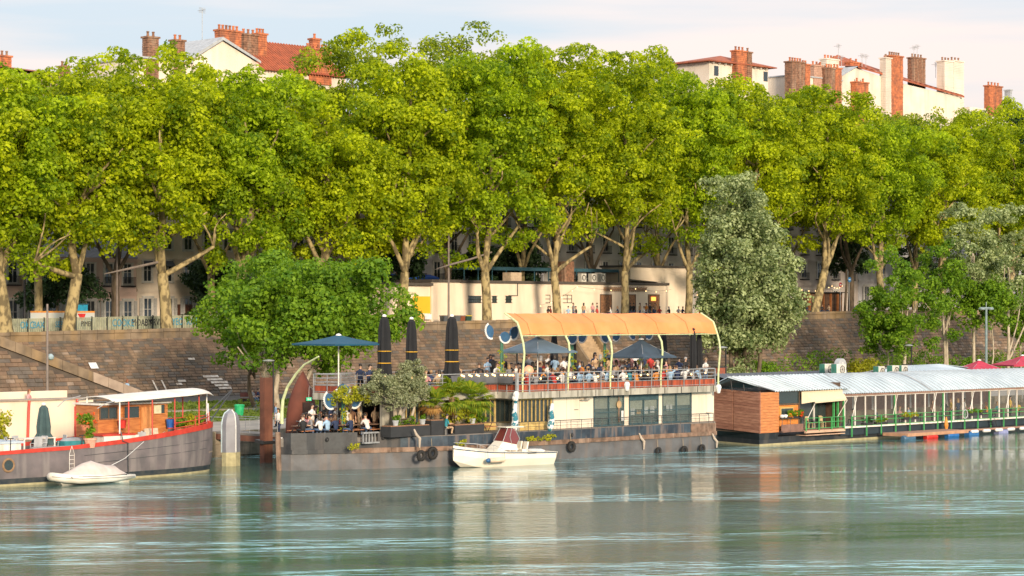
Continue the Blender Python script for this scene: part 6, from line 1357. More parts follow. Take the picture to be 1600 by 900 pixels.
def open_parasol(name, label, s, t, z, h, R, m, n=8, rise=.6, rot=0, group=None, sides4=False, below=0, drop=.12, polem=None, tilt=None):
    T = thing(name, label, 'parasol', s, t, z, rot=rot, group=group)
    a = MB(); a.tube([(0, 0, -below), (0, 0, h+rise)], .045, 7); a.build('pole', polem or white_p, T, local=True)
    nn = 4 if sides4 else n; a = MB(); rows = []
    pts = []
    for k in range(nn*4):
        c = k/4; i = int(c); f = c-i; p = Vector((math.cos(2*PI*i/nn), math.sin(2*PI*i/nn))); q = Vector((math.cos(2*PI*(i+1)/nn), math.sin(2*PI*(i+1)/nn))); v = p.lerp(q, f); sagf = math.sin(PI*f)*.05; pts.append(v*(1-sagf))
    pts.append(pts[0])
    for g in (0.02, .35, .7, 1.0): rows.append([(p.x*R*g, p.y*R*g, h+rise*(1-g)+.10*rise*math.sin(PI*g)*-1) for p in pts])
    rows.append([(p.x*R*1.0, p.y*R*1.0, h-drop) for p in pts]); a.sheet(rows); o = a.build('canopy', m, T, local=True); o.modifiers.new('t', 'SOLIDIFY').thickness = .012
    for k in range(nn):
        an = 2*PI*k/nn; a = MB(); a.bar((0, 0, h+rise-.08), (math.cos(an)*R*.97, math.sin(an)*R*.97, h-.03), .018); a.build('rib', railm, T, local=True)
    a = MB(); a.lathe((0, 0, h+rise-.03), [(.2, 0), (.16, .08), (.03, .13)], 10); a.build('finial', paper, T, local=True); return T
open_parasol('open_parasol', 'crimson parasol behind the glass boat roof, left of the pair', S(1530, 124), 124, 1.7, 3.0, 2.6, crim, rise=.85, rot=.3, sides4=True)
open_parasol('open_parasol', 'crimson parasol at the right edge behind the glass boat roof', S(1598, 124), 124, 1.7, 3.3, 3.2, crim, rise=.9, rot=.3, sides4=True)
# ================================================================ FLOATING JETTY
jt = thing('jetty', 'small floating wooden jetty on coloured barrels beside the glass boat', 'jetty', XB(1450), 108, 0)
wj = mat('jetty_wood', (.38, .22, .15), .85, var=(.25, .14, .10), vs=2)
j0, j1 = S(1408, 107.2), S(1502, 107.2)
for i in range(16):
    a = MB(); s_ = j0+(j1-j0)*i/16; a.box(s_+.02, s_+(j1-j0)/16-.02, 106.6, 108.9, .46, .52); a.build('plank', wj, jt)
a = MB(); a.box(j0, j1, 106.5, 106.6, .28, .53); a.box(j0-.1, j0, 106.5, 108.9, .28, .53); a.build('edge_beam', mat('jetty_edge', (.50, .28, .17), .8, vs=2), jt)
for px, c, nm in ((1455, (.62, .03, .02), 'red_barrel'), (1488, (.02, .15, .45), 'blue_barrel'), (1420, (.05, .12, .2), 'dark_barrel')):
    a = MB(); x = S(px, 106.7); a.tube([(x-.75, 106.75, .12), (x-.68, 106.75, .12), (x+.68, 106.75, .12), (x+.75, 106.75, .12)], [.2, .26, .26, .2], 10); a.build('barrel', mat(nm, c, .5), jt, label=nm.replace('_', ' '))
j2 = thing('walkway', 'long narrow plank walkway on floats running right from the jetty', 'walkway', S(1560, 107.4), 107.4, 0)
a = MB(); a.box(j1+.1, 190, 107.2, 107.9, .36, .46); a.build('deck', wj, j2)
for i, px in enumerate(np.arange(1522, 1640, 19)):
    x = S(px, 107.2); a = MB(); a.tube([(x-.5, 107.15, .3), (x-.42, 107.15, .3), (x+.42, 107.15, .3), (x+.5, 107.15, .3)], [.08, .13, .13, .08], 8); a.build('white_roller', paper, j2)
for px, c in ((1519, (.03, .15, .4)), (1565, (.25, .28, .5))): a = MB(); x = S(px, 107.3); a.box(x-.7, x+.7, 107.1, 107.6, -.1, .3); a.build('float', mat('float_%d' % px, c, .6), j2)
a = MB(); a.lathe((S(1480, 108.6), 108.7, .52), [(.12, 0), (.2, .3), (.1, .75), (.04, 1.0)], 8); T = thing('orange_buoy', 'orange canvas bundle hanging at the glass boat side above the jetty', 'buoy', S(1480, 108.6), 108.7, .5); a.build('body', mat('orange_plastic', (.7, .28, .05), .6), T); a = MB(); a.bar((S(1480, 108.6), 108.7, 1.4), (S(1480, 108.6), 109.2, 1.9), .02); a.build('line', railblk, T)
# ================================================================ PAVILION ON THE PROMENADE
TP_ = 199.0
XP = lambda px: S(px, TP_)
pav = thing('pavilion', 'long low white pavilion with flat roof behind the promenade plane trees', 'building', XP(840), TP_, Z0(205))
wp = mat('pavilion_render', (.78, .66, .52), .9, var=(.72, .59, .45), vs=.4, streak=((.5, .4, .3), .3, .8)); dkroof = mat('flat_roof_dark', (.09, .075, .065), .8)
zb = Z0(205)-1
for x0, x1, yt in ((606, 674, 446), (674.2, 720, 441), (720.2, 1043, 444)):
    zt = Z((x0+x1)/2, yt, TP_); a = MB(); a.box(XP(x0), XP(x1), TP_+(.25 if x0 == 606 else 0), TP_+6, zb, zt); a.build('wall', wp, pav)
    a = MB(); a.box(XP(x0)-.2, XP(x1)+.1, TP_-.25, TP_+6.2, zt+.003, zt+.32); a.build('roof', dkroof, pav)
zt = Z(1030, 418, 201); a = MB(); a.box(S(985, 201), S(1076, 201), 201, 206, zb, zt); a.build('raised_wall', wp, pav); a = MB(); a.box(S(983, 201), S(1078, 201), 200.7, 206.3, zt+.003, zt+.25); a.build('upper_roof', dkroof, pav)
a = MB(); a.add([(XP(984), TP_-.4, Z(984, 439, TP_)), (XP(1044), TP_-.4, Z(1044, 442, TP_)), (XP(1044), TP_+2, Z(1044, 440, TP_)), (XP(984), TP_+2, Z(984, 434, TP_))], [(0,1,2,3)]); a.build('lean_to_roof', dkroof, pav)
def plate(name, px0, px1, py0, py1, m, t=TP_, d=.04, par=pav, out=.0):
    a = MB(); a.box(S(px0, t), S(px1, t), t-out-d, t-out, Z((px0+px1)/2, py1, t), Z((px0+px1)/2, py0, t)); return a.build(name, m, par)
plate('yellow_panel', 645, 677.5 if 0 else 673.5, 463, 489.5, mat('yellow_panel', (.80, .42, .02), .7, var=(.76, .38, .02), vs=.4), t=TP_+.25)
def bar_window(px0, px1, py0, py1, nb=5):
    o = plate('window_opening', px0, px1, py0, py1, glass_d, d=.02); a = MB(); t = TP_-.06
    s0, s1, z0, z1 = XP(px0), XP(px1), Z(px0, py1, TP_), Z(px0, py0, TP_)
    for z in np.linspace(z0, z1, 3): a.bar((s0-.15, t, z), (s1+.15, t, z), .03)
    for i in range(nb+1): a.bar((s0+(s1-s0)*i/nb, t, z0-.04), (s0+(s1-s0)*i/nb, t, z1+.04), .022)
    a.build('window_bars', railblk, o)
bar_window(732, 751, 462.5, 473); bar_window(769, 775.5, 462.5, 473, 2); bar_window(790, 798.5, 462.5, 473, 2)
for px in (852, 879, 886):
    a = MB(); t = TP_-.06; z0, z1 = Z(px, 473, TP_), Z(px, 461, TP_); s0 = XP(px)
    for z in (z0, (z0+z1)/2, z1): a.bar((s0, t, z), (s0+.8, t, z), .035)
    a.bar((s0+.8, t, z0), (s0+.8, t, z1), .05); a.build('wall_bracket', railblk, pav)
for x0, x1 in ((938, 955), (983, 992.5), (1013, 1029.5)):
    d_ = plate('doorway', x0, x1, 461, 489, mat('bar_interior', (.16, .07, .04), .8, var=(.36, .18, .08), vs=4), d=.03); a = MB(); t = TP_-.07; s0, s1, z0, z1 = XP(x0), XP(x1), Z(x0, 489, TP_), Z(x0, 461, TP_)
    a.box(s0-.08, s0, t, t+.07, z0, z1); a.box(s1, s1+.08, t, t+.07, z0, z1); a.box(s0-.08, s1+.08, t, t+.07, z1, z1+.1); a.build('door_frame', wood_dk, d_)
plate('orange_lamp_panel', 1017, 1024, 464, 470, mat('lamp_orange', (1, .32, .05), .5, emit=1.5), out=.05)
a = MB()
random.seed(2)
for i in range(22):
    s_ = XP(943)+(XP(1008)-XP(943))*i/22; a.tube([(s_, TP_-.25, Z(975, 455, TP_)+random.uniform(-.03, .03)), (s_+.45, TP_-.25, Z(975, 448.5, TP_)+random.uniform(-.05, .05))], .06, 5)
a.box(XP(943), XP(1008), TP_-.22, TP_-.05, Z(975, 454.5, TP_), Z(975, 449, TP_)); a.build('bamboo_sign', mat('bamboo', (.42, .26, .16), .8, vs=4), pav)
a = MB(); a.box(XP(807), XP(824), TP_+1, TP_+2.4, Z(815, 441, TP_), Z(815, 425.5, TP_)); a.build('vent_box', mat('vent_tan', (.55, .42, .30), .8), pav)
a = MB(); a.box(XP(900), XP(915), TP_+2, TP_+3.2, Z(905, 441, TP_), Z(905, 408, TP_)); a.build('brick_flue', chim_br, pav)
a = MB(); a.tube([(XP(808), TP_-.08, Z(808, 441, TP_)), (XP(808), TP_-.08, Z(808, 462, TP_)), (XP(794), TP_-.08, Z(794, 462, TP_))], .06, 6); a.build('down_pipe', railblk, pav)
teal_p = mat('pergola_blue', (.03, .10, .14), .7)
a = MB(); a.box(S(720, 204), S(1000, 204), 203, 206, Z(860, 424, 204), Z(860, 419, 204)); 
for px in range(725, 1000, 22): a.box(S(px, 203), S(px, 203)+.1, 203, 203.1, zb+3, Z(860, 421, 204))
a.build('pergola', teal_p, pav)
for px in (932, 948, 962):
    a = MB(); a.box(XP(px), XP(px)+.9, TP_+2.6, TP_+3.2, Z(px, 441, TP_), Z(px, 427, TP_)); o = a.build('roof_fan', mat('ac_casing', ()) if 0 else MC['ac_casing'], pav); a = MB(); a.torus((XP(px)+.45, TP_+2.58, Z(px, 433.5, TP_)), .32, .05, 'y', 12, 5); a.build('grille', railblk, o)
plate('poster', 664, 674, 491, 499, paper, t=TP_-.4); plate('poster', 653, 662.5, 491, 499, mat('paper_orange', ()) if 0 else MC['paper_orange'], t=TP_-.4)
aw = thing('shop_awning', 'long royal blue shop awning on the house left of the pavilion', 'awning', S(640, 213), 213.6, Z0(190)+2.5); a = MB(); a.add([(S(588, 213), 214.9, Z(640, 433, 213)+.4), (S(688, 213), 214.9, Z(640, 433, 213)+.4), (S(688, 213), 213.2, Z(640, 433, 213)), (S(588, 213), 213.2, Z(640, 433, 213)), (S(588, 213), 213.2, Z(640, 441, 213)), (S(688, 213), 213.2, Z(640, 441, 213))], [(3,2,1,0), (4,5,2,3)]); a.build('canvas', mat('royal_blue', (.02, .10, .48), .7), aw)
# string lights
def string_lights(label, pts, n, sag=.3):
    T = thing('string_lights', label, 'string lights', pts[0][0], pts[0][1], pts[0][2]); a = MB(); P_ = []
    for (p, q) in zip(pts[:-1], pts[1:]):
        for i in range(n+1): f = i/n; v = Vector(p).lerp(Vector(q), f); v.z -= sag*4*f*(1-f); P_.append(v)
    a.tube(P_, .015, 4); a.build('cable', railblk, T)
    for v in P_[::2]: b = MB(); b.lathe((v.x, v.y, v.z-.16), [(.02, 0), (.065, .04), (.065, .09), (.02, .14)], 6); b.build('bulb', slot, T)
string_lights('string of warm bulbs along the white pavilion wall', [(XP(822), 196.5, Z(822, 477, 196.5)), (XP(884), 197, Z(884, 447, 197)), (XP(975), 197, Z(975, 450, 197)), (XP(1040), 198, Z(1040, 452, 198))], 7)
string_lights('string of orange bulbs at the cafe right of the silver tree', [(S(1253, 200), 200, Z(1253, 452, 200)), (S(1300, 205), 205, Z(1300, 446, 205)), (S(1318, 205), 205, Z(1318, 444, 205))], 9, .4)
string_lights('short string of orange bulbs seen left of the silver tree trunk top', [(S(1078, 197), 197, Z(1078, 456, 197)), (S(1118, 199), 199, Z(1118, 452, 199))], 7, .5)
a = MB(); a.box(XP(826), S(1120, 196), 190.9, 198.9, Z0(195)-.1, Z0(215)+.72); a.build('terrace', quay_paving, kind='structure')
# ================================================================ FENCE AND SMALL STREET THINGS
TF_ = 200.5
fn = thing('graffiti_fence', 'pale slatted fence covered in blue and black graffiti behind the left plane trees', 'fence', S(190, TF_), TF_, Z0(140))
fm = mat('fence_pale', (.36, .37, .26), .7, var=(.24, .26, .19), vs=2); blu = mat('spray_blue', (.03, .26, .42), .7); blkp = mat('spray_black', (.02, .02, .025), .7)
f0, f1 = S(18, TF_), S(352, TF_); z_ = lambda s: Z0(s)+.62
a = MB(); a.box(f0, f1, TF_-.1, TF_+.1, Z0(120)-.3, Z0(120)+.6); a.build('base_wall', quay_stone, fn)
n = int((f1-f0)/1.9)
for i in range(n+1):
    s_ = f0+(f1-f0)*i/n; a = MB(); a.box(s_-.06, s_+.06, TF_-.07, TF_+.07, z_(s_)-.1, z_(s_)+1.5); a.build('post', mat('fence_dark', (.08, .09, .07), .7), fn)
    if i < n:
        s2_ = f0+(f1-f0)*(i+1)/n
        for k in range(8): a = MB(); x = s_+.1+(s2_-s_-.2)*k/8; a.box(x, x+.16, TF_-.02, TF_+.02, z_(s_)+.05, z_(s_)+1.34); a.build('slat', fm, fn)
        a = MB(); a.box(s_+.07, s2_-.07, TF_-.05, TF_+.03, z_(s_)+1.345, z_(s_)+1.43); a.build('top_rail', fm, fn)
for txt, px, m, sz in (('COOKE', 192, blu, 1.15), ('MOABY', 221, blkp, 1.1), ('KRVE', 243, blkp, 1.0), ('YEO', 277, blu, 1.1), ('KAT', 300, blu, 1.15), ('OKC', 42, blu, 1.1), ('BAX', 60, blu, 1.0), ('SEB', 92, blu, .9), ('PIMEL', 135, blkp, .8)):
    M = Matrix.Translation(Vector((S(px, TF_)-ORG[fn.name][0], -.055, .72+z_(S(px, TF_))-ORG[fn.name][2]))) @ Matrix.Rotation(PI/2, 4, 'X') @ Matrix.Diagonal((1.12, 1.55, 1, 1))
    textmesh(txt, sz*.62, 'graffiti', m, fn, M, .012)
hd = thing('hoarding', 'painted hoarding with red triangle and blue figure behind the second plane trunk', 'hoarding', S(95, 203), 203, Z0(130)+.9); a = MB(); a.box(S(48, 203), S(148, 203), 203, 203.1, Z0(130)+.9, Z(100, 488, 203)); a.build('panel', mat('hoarding_pale', (.42, .52, .58), .7, var=(.55, .50, .42), vs=.6), hd); a = MB(); a.box(S(48, 203), S(148, 203), 202.96, 203.12, Z(100, 488.5, 203), Z(100, 486, 203)); a.build('orange_edge', MC['orange_plastic'], hd)
for P3_, m in (([(121, 490), (134, 490), (129, 505)], mat('spray_red', (.62, .03, .03), .7)), ([(127, 496), (131, 496), (129, 507)], yel_fr), ([(133, 497), (144, 499), (143, 501), (136, 500), (138, 506), (135, 506)], blu)):
    a = MB(); a.add([(S(x, 203), 202.985, Z(x, y, 203)) for x, y in P3_], [tuple(range(len(P3_)))]); a.build('painted_shape', m, hd)
a = MB(); a.box(S(116, 205), S(137, 205), 205, 206, Z0(130)+1, Z(126, 476, 205)); kx = thing('kiosk', 'bright blue kiosk behind the painted hoarding', 'kiosk', S(126, 205), 205, Z0(130)); a.build('body', mat('kiosk_blue', (.02, .30, .50), .6), kx); a = MB(); a.box(S(115, 205), S(138, 205), 204.9, 206.1, Z(126, 476, 205)+.003, Z(126, 474.5, 205)); a.build('roof', teal_p, kx)
grey_pole = mat('pole_grey_brown', (.22, .18, .16), .7, vs=2)
def street_lamp(label, px, t, z, ytop, r=.1, head='globe', m=None, group=None, name='street_lamp'):
    s_ = S(px, t); zt = Z(px, ytop, t); T = thing(name, label, 'street lamp', s_, t, z, group=group); h = zt-z; a = MB(); a.tube([(0, 0, 0), (0, 0, .8), (0, 0, .85), (0, 0, h)], [r*1.6, r*1.5, r, r*.8], 8); a.build('pole', m or grey_pole, T, local=True)
    if head == 'globe': a = MB(); a.bar((0, 0, h*.55), (.3, 0, h*.55), .04); a.lathe((.3, 0, h*.55-.3), [(.05, 0), (.24, .12), (.27, .3), (.1, .5)], 10); a.build('lamp_head', mat('lamp_glass', (.32, .42, .46), .3), T, local=True)
    if head == 'disc': a = MB(); a.lathe((-.5, 0, h-.15), [(.12, -.12), (.5, 0), (.52, .05), (.12, .14)], 12); a.bar((0, 0, h-.1), (-.5, 0, h-.05), .04); a.build('lamp_head', mat('lamp_disc', (.4, .43, .45), .4), T, local=True)
    if head == 'arms': a = MB(); a.lathe((-.85, 0, h-.35), [(.1, 0), (.42, .08), (.42, .2), (.1, .3)], 10); a.lathe((.85, 0, h-.35), [(.1, 0), (.42, .08), (.42, .2), (.1, .3)], 10); a.bar((-1.3, 0, h-.12), (1.3, 0, h-.12), .14, 6); a.bar((-.0, 0, h), (0, 0, h+.6), .05); a.build('lamp_heads', mat('lamp_bluegrey', (.20, .27, .28), .5), T, local=True)
    return T
street_lamp('slim brown lamp post with a small globe in front of the ramp', 74, 152, 1.7, 475)
street_lamp('tall thin grey post in front of the pavilion', 701, 194, Z0(180), 362, .13, None)
street_lamp('tall grey post between the fence and the pink house', 183, 201, Z0(142), 378, .12, None)
street_lamp('dark post beside the leftmost plane trunk', 38.5, 203, Z0(125), 372, .12, None, iron)
street_lamp('grey street lamp with two flat heads behind the glass boat', 1541, 150, 1.7, 480, .16, 'arms', mat('lamp_bluegrey', (.20, .27, .28), .5))
street_lamp('lamp with a disc head behind the rust red entrance hull', 427, 148, 1.7, 561, .08, 'disc', iron); street_lamp('lamp with a disc head left of the awning parasol', 808, 150, 1.7, 549, .1, 'disc', iron); street_lamp('lamp with a disc head behind the barge stern', 1134, 152, 1.7, 541, .1, 'disc', iron); street_lamp('lamp with a disc head beside the small light green tree', 1424, 158, 1.7, 538, .1, 'disc', iron)
street_lamp('thin pale post right of the grey two-headed lamp', 1584, 160, 1.7, 520, .07, None)
T = thing('leaning_cable', 'dark cable slung between the tall post and the plane tree near the pavilion', 'cable', S(690, 193), 193, Z(690, 419, 193)); a = MB(); a.tube([(S(682, 192), 192, Z(682, 420, 192)), (S(705, 193), 193, Z(705, 413, 193)), (S(735, 193), 193, Z(735, 405, 193)), (S(768, 193), 193, Z(768, 394, 193))], [.03, .12, .12, .1], 6); a.build('cable', grey_pole, T)
T = thing('leaning_cable', 'dark cable slung from the grey post to the third plane trunk', 'cable', S(200, 193), 193, Z(200, 424, 193)); a = MB(); a.tube([(S(163, 193), 193, Z(163, 428, 193)), (S(200, 193), 193, Z(200, 420, 193)), (S(258, 193), 193, Z(258, 407, 193))], [.04, .13, .13], 6); a.build('cable', grey_pole, T)
def round_sign(label, px, py, t, R, m, bar=False):
    s_ = S(px, t); zc = Z(px, py, t); T = thing('road_sign', label, 'road sign', s_, t, Z0(s_)); a = MB(); a.bar((s_, t, Z0(s_)), (s_, t, zc+R), .05); a.build('post', zinc, T)
    a = MB(); n = 18; a.add([(s_+R*math.cos(2*PI*i/n), t-.07, zc+R*math.sin(2*PI*i/n)) for i in range(n)]+[(s_+R*math.cos(2*PI*i/n), t-.04, zc+R*math.sin(2*PI*i/n)) for i in range(n)], [tuple(range(n)), tuple(range(2*n-1, n-1, -1))]+[(i, (i+1) % n, n+(i+1) % n, n+i) for i in range(n)]); d_ = a.build('disc', m, T)
    a = MB(); a.box(s_-R*.6, s_+R*.6, t-.08, t-.071, zc-.08, zc+.08); a.build('bar_mark', paper, d_)
round_sign('round blue road sign on a post right of the leaning plane trunk', 1327, 437, 196, .36, mat('sign_blue', (.02, .22, .55), .4)); round_sign('round red road sign left of the blue one', 1313, 445, 198, .34, mat('sign_red', (.6, .03, .04), .4))
ca = thing('cafe_front', 'cafe front with brown posts under the dusky house right of the silver tree', 'kiosk', S(1290, 209), 209, Z0(255)); a = MB(); a.box(S(1262, 209), S(1316, 209), 209, 211, Z0(255), Z0(255)+3.6); a.build('wall', mat('cafe_dark', (.09, .05, .035), .8, var=(.20, .11, .06), vs=2), ca)
for px in (1264, 1275, 1286, 1297, 1308): a = MB(); a.box(S(px, 209)-.12, S(px, 209)+.12, 208.8, 209, Z0(255), Z0(255)+3.5); a.build('post', wood_or, ca)
a = MB(); a.box(S(1260, 209), S(1318, 209), 208.2, 211.1, Z0(255)+3.603, Z0(255)+3.75); a.build('roof', dkroof, ca)
def wheelie(label, px, t, z, c, lidc, w_=.6, h=1.0):
    T = thing('rubbish_bin', label, 'bin', S(px, t), t, z, group='bins'); a = MB(); k = .8; a.add([(-w_/2*k, -.3*k, 0), (w_/2*k, -.3*k, 0), (w_/2*k, .3*k, 0), (-w_/2*k, .3*k, 0), (-w_/2, -.35, h), (w_/2, -.35, h), (w_/2, .35, h), (-w_/2, .35, h)], [(0,3,2,1),(4,5,6,7),(0,1,5,4),(1,2,6,5),(2,3,7,6),(3,0,4,7)]); a.build('body', c, T, local=True); a = MB(); a.box(-w_/2-.03, w_/2+.03, -.38, .38, h+.005, h+.09); a.build('lid', lidc, T, local=True)
grn = mat('bin_green', (.02, .42, .16), .5); gy = mat('bin_grey', (.10, .11, .12), .6)
T = thing('rubbish_bin', 'bright green litter bin on the grass behind the gangway', 'bin', S(380, 146), 146.5, 1.7); a = MB(); a.lathe((0, 0, 0), [(.30, 0), (.36, .4), (.42, .9), (.36, 1.0)], 14); a.build('body', grn, T, local=True); a = MB(); a.torus((0, 0, .92), .42, .04, 'z', 14, 5); a.build('rim', grn, T, local=True)
for px, c, l, lab in ((694, gy, gy, 'grey bin left of the thin post by the pavilion'), (713, gy, gy, 'grey bin right of the thin post by the pavilion'), (720, mat('bin_brown', (.25, .07, .03), .6), gy, 'brown bin beside the yellow lidded bin'), (730, mat('bin_dark_green', (.02, .07, .05), .6), mat('lid_yellow', (.75, .55, .03), .5), 'dark green bin with yellow lid by the pavilion')):
    wheelie(lab, px, 196.3, Z0(180)+.3, c, l, .85, 1.15)
T = thing('metal_box', 'rust red cabinet at the foot of the small light green tree', 'cabinet', S(1417, 160), 160, 1.7); a = MB(); a.box(-.5, .5, -.3, .3, 0, 2.2); a.build('body', mat('cabinet_red', (.30, .09, .05), .7), T, local=True); a = MB(); a.box(-.55, .55, -.35, .35, 2.203, 2.3); a.build('cap', railblk, T, local=True)
T = thing('metal_box', 'rust red cabinet behind the barge stern rail', 'cabinet', S(1125, 140), 140, 1.7); a = MB(); a.box(-.4, .4, -.3, .3, 0, 3.2); a.build('body', MC['cabinet_red'], T, local=True); a = MB(); a.box(-.45, .45, -.35, .35, 3.203, 3.3); a.build('cap', railblk, T, local=True)
qwl = thing('white_wall', 'cream painted wall on the quay behind the houseboat', 'wall', 100, 129.6, 1.7); a = MB(); a.box(70, S(143, 129.5), 129.3, 129.9, 1.6, 4.25); a.build('wall', wp, qwl); a = MB(); a.box(70, S(143.5, 129.5), 129.2, 131.2, 4.253, 4.6 if 0 else 4.35); a.build('coping', ramp_new, qwl)
a = MB(); a.box(70, S(118, 132), 133, 133.4, 1.6, 4.75); a.build('rear_upstand', wp, qwl)
for px, c in ((42, red_p), (117, red_p)): a = MB(); a.tube([(S(px, 129.2), 129.1, 1.7), (S(px+1.5, 129.2), 129.1, 3.6), (S(px+2.5, 129.2), 129.1, 4.3)], .09, 6); a.build('rusty_pipe', c, qwl)
bn = thing('bench', 'low dark bench on the quay road at the foot of the slope', 'bench', S(400, 168), 168, 1.7); a = MB(); a.box(-1.6, 1.6, -.3, .3, .42, .5); a.build('seat', wood_dk, bn, local=True); a = MB(); a.box(-1.6, 1.6, .28, .34, .6, 1.0); a.build('backrest', mat('bench_red', (.16, .05, .04), .7), bn, local=True)
for x in (-1.3, 1.3): a = MB(); a.box(x-.05, x+.05, -.25, .3, 0, .42); a.build('leg', railblk, bn, local=True)
bk = thing('bicycle', 'bicycle leaning on the grass left of the rust mooring pile', 'bicycle', S(404, 150), 150, 1.7, rot=math.radians(-25)); R_ = .34
for x in (-.52, .52): a = MB(); a.torus((x, 0, R_), R_, .022, 'y', 20, 5); a.build('wheel', railblk, bk, local=True)
a = MB(); a.tube([(-.52, 0, R_), (-.1, 0, .3), (.38, 0, .75), (-.2, 0, .78), (-.1, 0, .3)], .018, 5); a.tube([(-.52, 0, R_), (-.2, 0, .78), (-.23, 0, .92)], .015, 5); a.tube([(.52, 0, R_), (.38, 0, .75), (.34, 0, .95)], .018, 5); a.build('frame', teal_p, bk, local=True)
a = MB(); a.tube([(.34, -.26, .98), (.34, 0, .95), (.34, .26, .98)], .014, 5); a.build('handlebar', railm, bk, local=True); a = MB(); a.cbox((-.25, 0, .95), (.26, .13, .05)); a.build('saddle', railblk, bk, local=True)
cr_ = thing('parked_car', 'light blue car on the street right of the blue road sign', 'car', S(1347, 204), 204, Z0(262)); a = MB()
pc = [(-2.1, .35), (2.1, .35), (2.15, .85), (1.3, .98), (.75, 1.45), (-.95, 1.45), (-1.6, .98), (-2.15, .88)]; n = len(pc); a.add([(x, -.85, z) for x, z in pc]+[(x, .85, z) for x, z in pc], [tuple(range(n)), tuple(range(2*n-1, n-1, -1))]+[(i, n+i, n+(i+1) % n, (i+1) % n) for i in range(n)]); a.build('body', mat('car_blue', (.10, .35, .50), .3, coat=.5), cr_, local=True)
a = MB(); a.add([(-1.4, -.86, 1.0), (1.15, -.86, 1.0), (.68, -.86, 1.4), (-.9, -.86, 1.4)], [(0,1,2,3)]); a.build('side_window', glass_d, cr_, local=True)
for x in (-1.35, 1.35): a = MB(); a.tube([(x, -.9, .33), (x, -.68, .33)], .33, 14); a.build('wheel', railblk, cr_, local=True)
# ================================================================ ON THE BARGE: parasols, plants, sculptures, tables
blue_cv = mat('grey_blue_canvas', (.10, .15, .20), .85, var=(.085, .13, .175), vs=1.2); navy_cv = mat('navy_canvas', (.045, .075, .11), .85, vs=1.2); teal_cv = mat('teal_canvas', (.006, .07, .13), .85, var=(.005, .06, .11), vs=1.2); black_cv = mat('black_canvas', (.012, .013, .016), .9, vs=2)
def op(label, px, t, ytip, yedge, R, m, **kw):
    zt, ze = Z(px, ytip, t), Z(px, yedge, t); zbase = kw.pop('zbase', BZ); name = kw.pop('name', 'open_parasol')
    return open_parasol(name, label, S(px, t), t, zbase, ze-zbase, R, m, rise=zt-ze, **kw)
op('large teal square parasol over the left end of the roof terrace', 529, 114.4, 523.5, 537, 3.05, teal_cv, sides4=True, rot=math.radians(-45), drop=.10)
op('grey-blue square parasol under the left end of the orange awning', 840, 111.2, 526, 549, 2.75, blue_cv, sides4=True, rot=math.radians(-45), drop=.1)
op('dark navy square parasol under the right half of the orange awning', 1002, 111.0, 530, 557, 2.55, navy_cv, sides4=True, rot=math.radians(-45), drop=.1)
GRP = 'closed black parasols on the roof terrace'
for px, t, y0, y1, r, st, lab in ((600.5, 112.2, 493, 582, .46, 1, 'closed black parasol with yellow straps nearest the teal parasol'), (643, 113.4, 497, 578, .40, 1, 'closed black parasol in the middle of the strapped trio'), (706, 112.6, 493, 580, .48, 1, 'closed black parasol with yellow straps against the brown wall'),
    (1083, 109.9, 514, 618, .27, 0, 'slim closed black parasol clamped outside the rail near the right end'), (1092.5, 111.2, 519, 600, .27, 0, 'slim closed dark parasol just behind the one clamped outside the rail'), (866, 113.5, 520, 600, .3, 0, 'closed black parasol half hidden behind the grey-blue parasol'), (894, 114, 520, 600, .34, 0, 'closed black parasol between the first two awning ribs'), (1037, 114.5, 520, 600, .3, 0, 'closed black parasol behind the fourth awning rib')):
    zt = Z(px, y0, t); zb_ = BZ; closed_parasol(lab, S(px, t), t, zb_, zt-zb_, r, black_cv, top=paper if st else black_cv, straps=st, group=GRP, pole_below=.35 if st else 1.2, flare=1.0 if st else .75)
# feathered bird-like sculptures on green poles
fb = mat('feather_blue', (.04, .12, .24), .6, vs=5); vine = mat('vine_pole', (.03, .16, .10), .6)
def fan_sculpture(label, px, py, t, zb_, R=.62, wings=((0, 0, 0),), grp='winged sculptures on green poles'):
    s_ = S(px, t); zc = Z(px, py, t); T = thing('wing_sculpture', label, 'sculpture', s_, t, zb_, group=grp); h = zc-zb_
    a = MB(); a.tube([(0, 0, 0), (0, 0, h)], .06, 6); a.tube([(.18, 0, 0), (.15, 0, h*.9)], .045, 6); a.build('pole', vine, T, local=True)
    for (dx, dz, tilt) in wings:
        n = 16; a = MB(); c_, s__ = math.cos(tilt), math.sin(tilt); P_ = []
        for i in range(n+1): an = PI+PI*i/n; P_.append((R*.95*math.cos(an), R*.85*math.sin(an)))
        P_ += [(R*.5, R*.45), (0, R*.6), (-R*.5, R*.45)]
        rot = lambda x, z: (dx+x*c_-z*s__, h+dz+x*s__+z*c_)
        Q = [rot(x, z) for x, z in P_]; m_ = len(Q); a.add([(x, -.10, z) for x, z in Q]+[(x, .0, z) for x, z in Q], [tuple(range(m_)), tuple(range(2*m_-1, m_-1, -1))]+[(i, m_+i, m_+(i+1) % m_, (i+1) % m_) for i in range(m_)]); w_ = a.build('wing', fb, T, local=True)
        for i in range(n):
            an = PI+PI*(i+.5)/n; x, z = rot(R*.95*math.cos(an), R*.85*math.sin(an)); x2, z2 = rot(R*1.18*math.cos(an), R*1.06*math.sin(an)); b = MB(); b.bar((x, -.1, z), (x2, -.1, z2), .05, 4); b.build('feather', paper, w_, local=True)
    foliage('leaves', L_yel, T, [(random.uniform(-.1, .35), random.uniform(-.1, .1), random.uniform(.2, h*.75), .16) for _ in range(22)], 9, .15)
random.seed(12)
fan_sculpture('blue fan wings with white feathers rising left of the orange awning', 783, 525, 111.6, BZ, .5, ((.3, 0, 0), (-1.1, .35, -1.2), (1.1, .25, 1.0)))
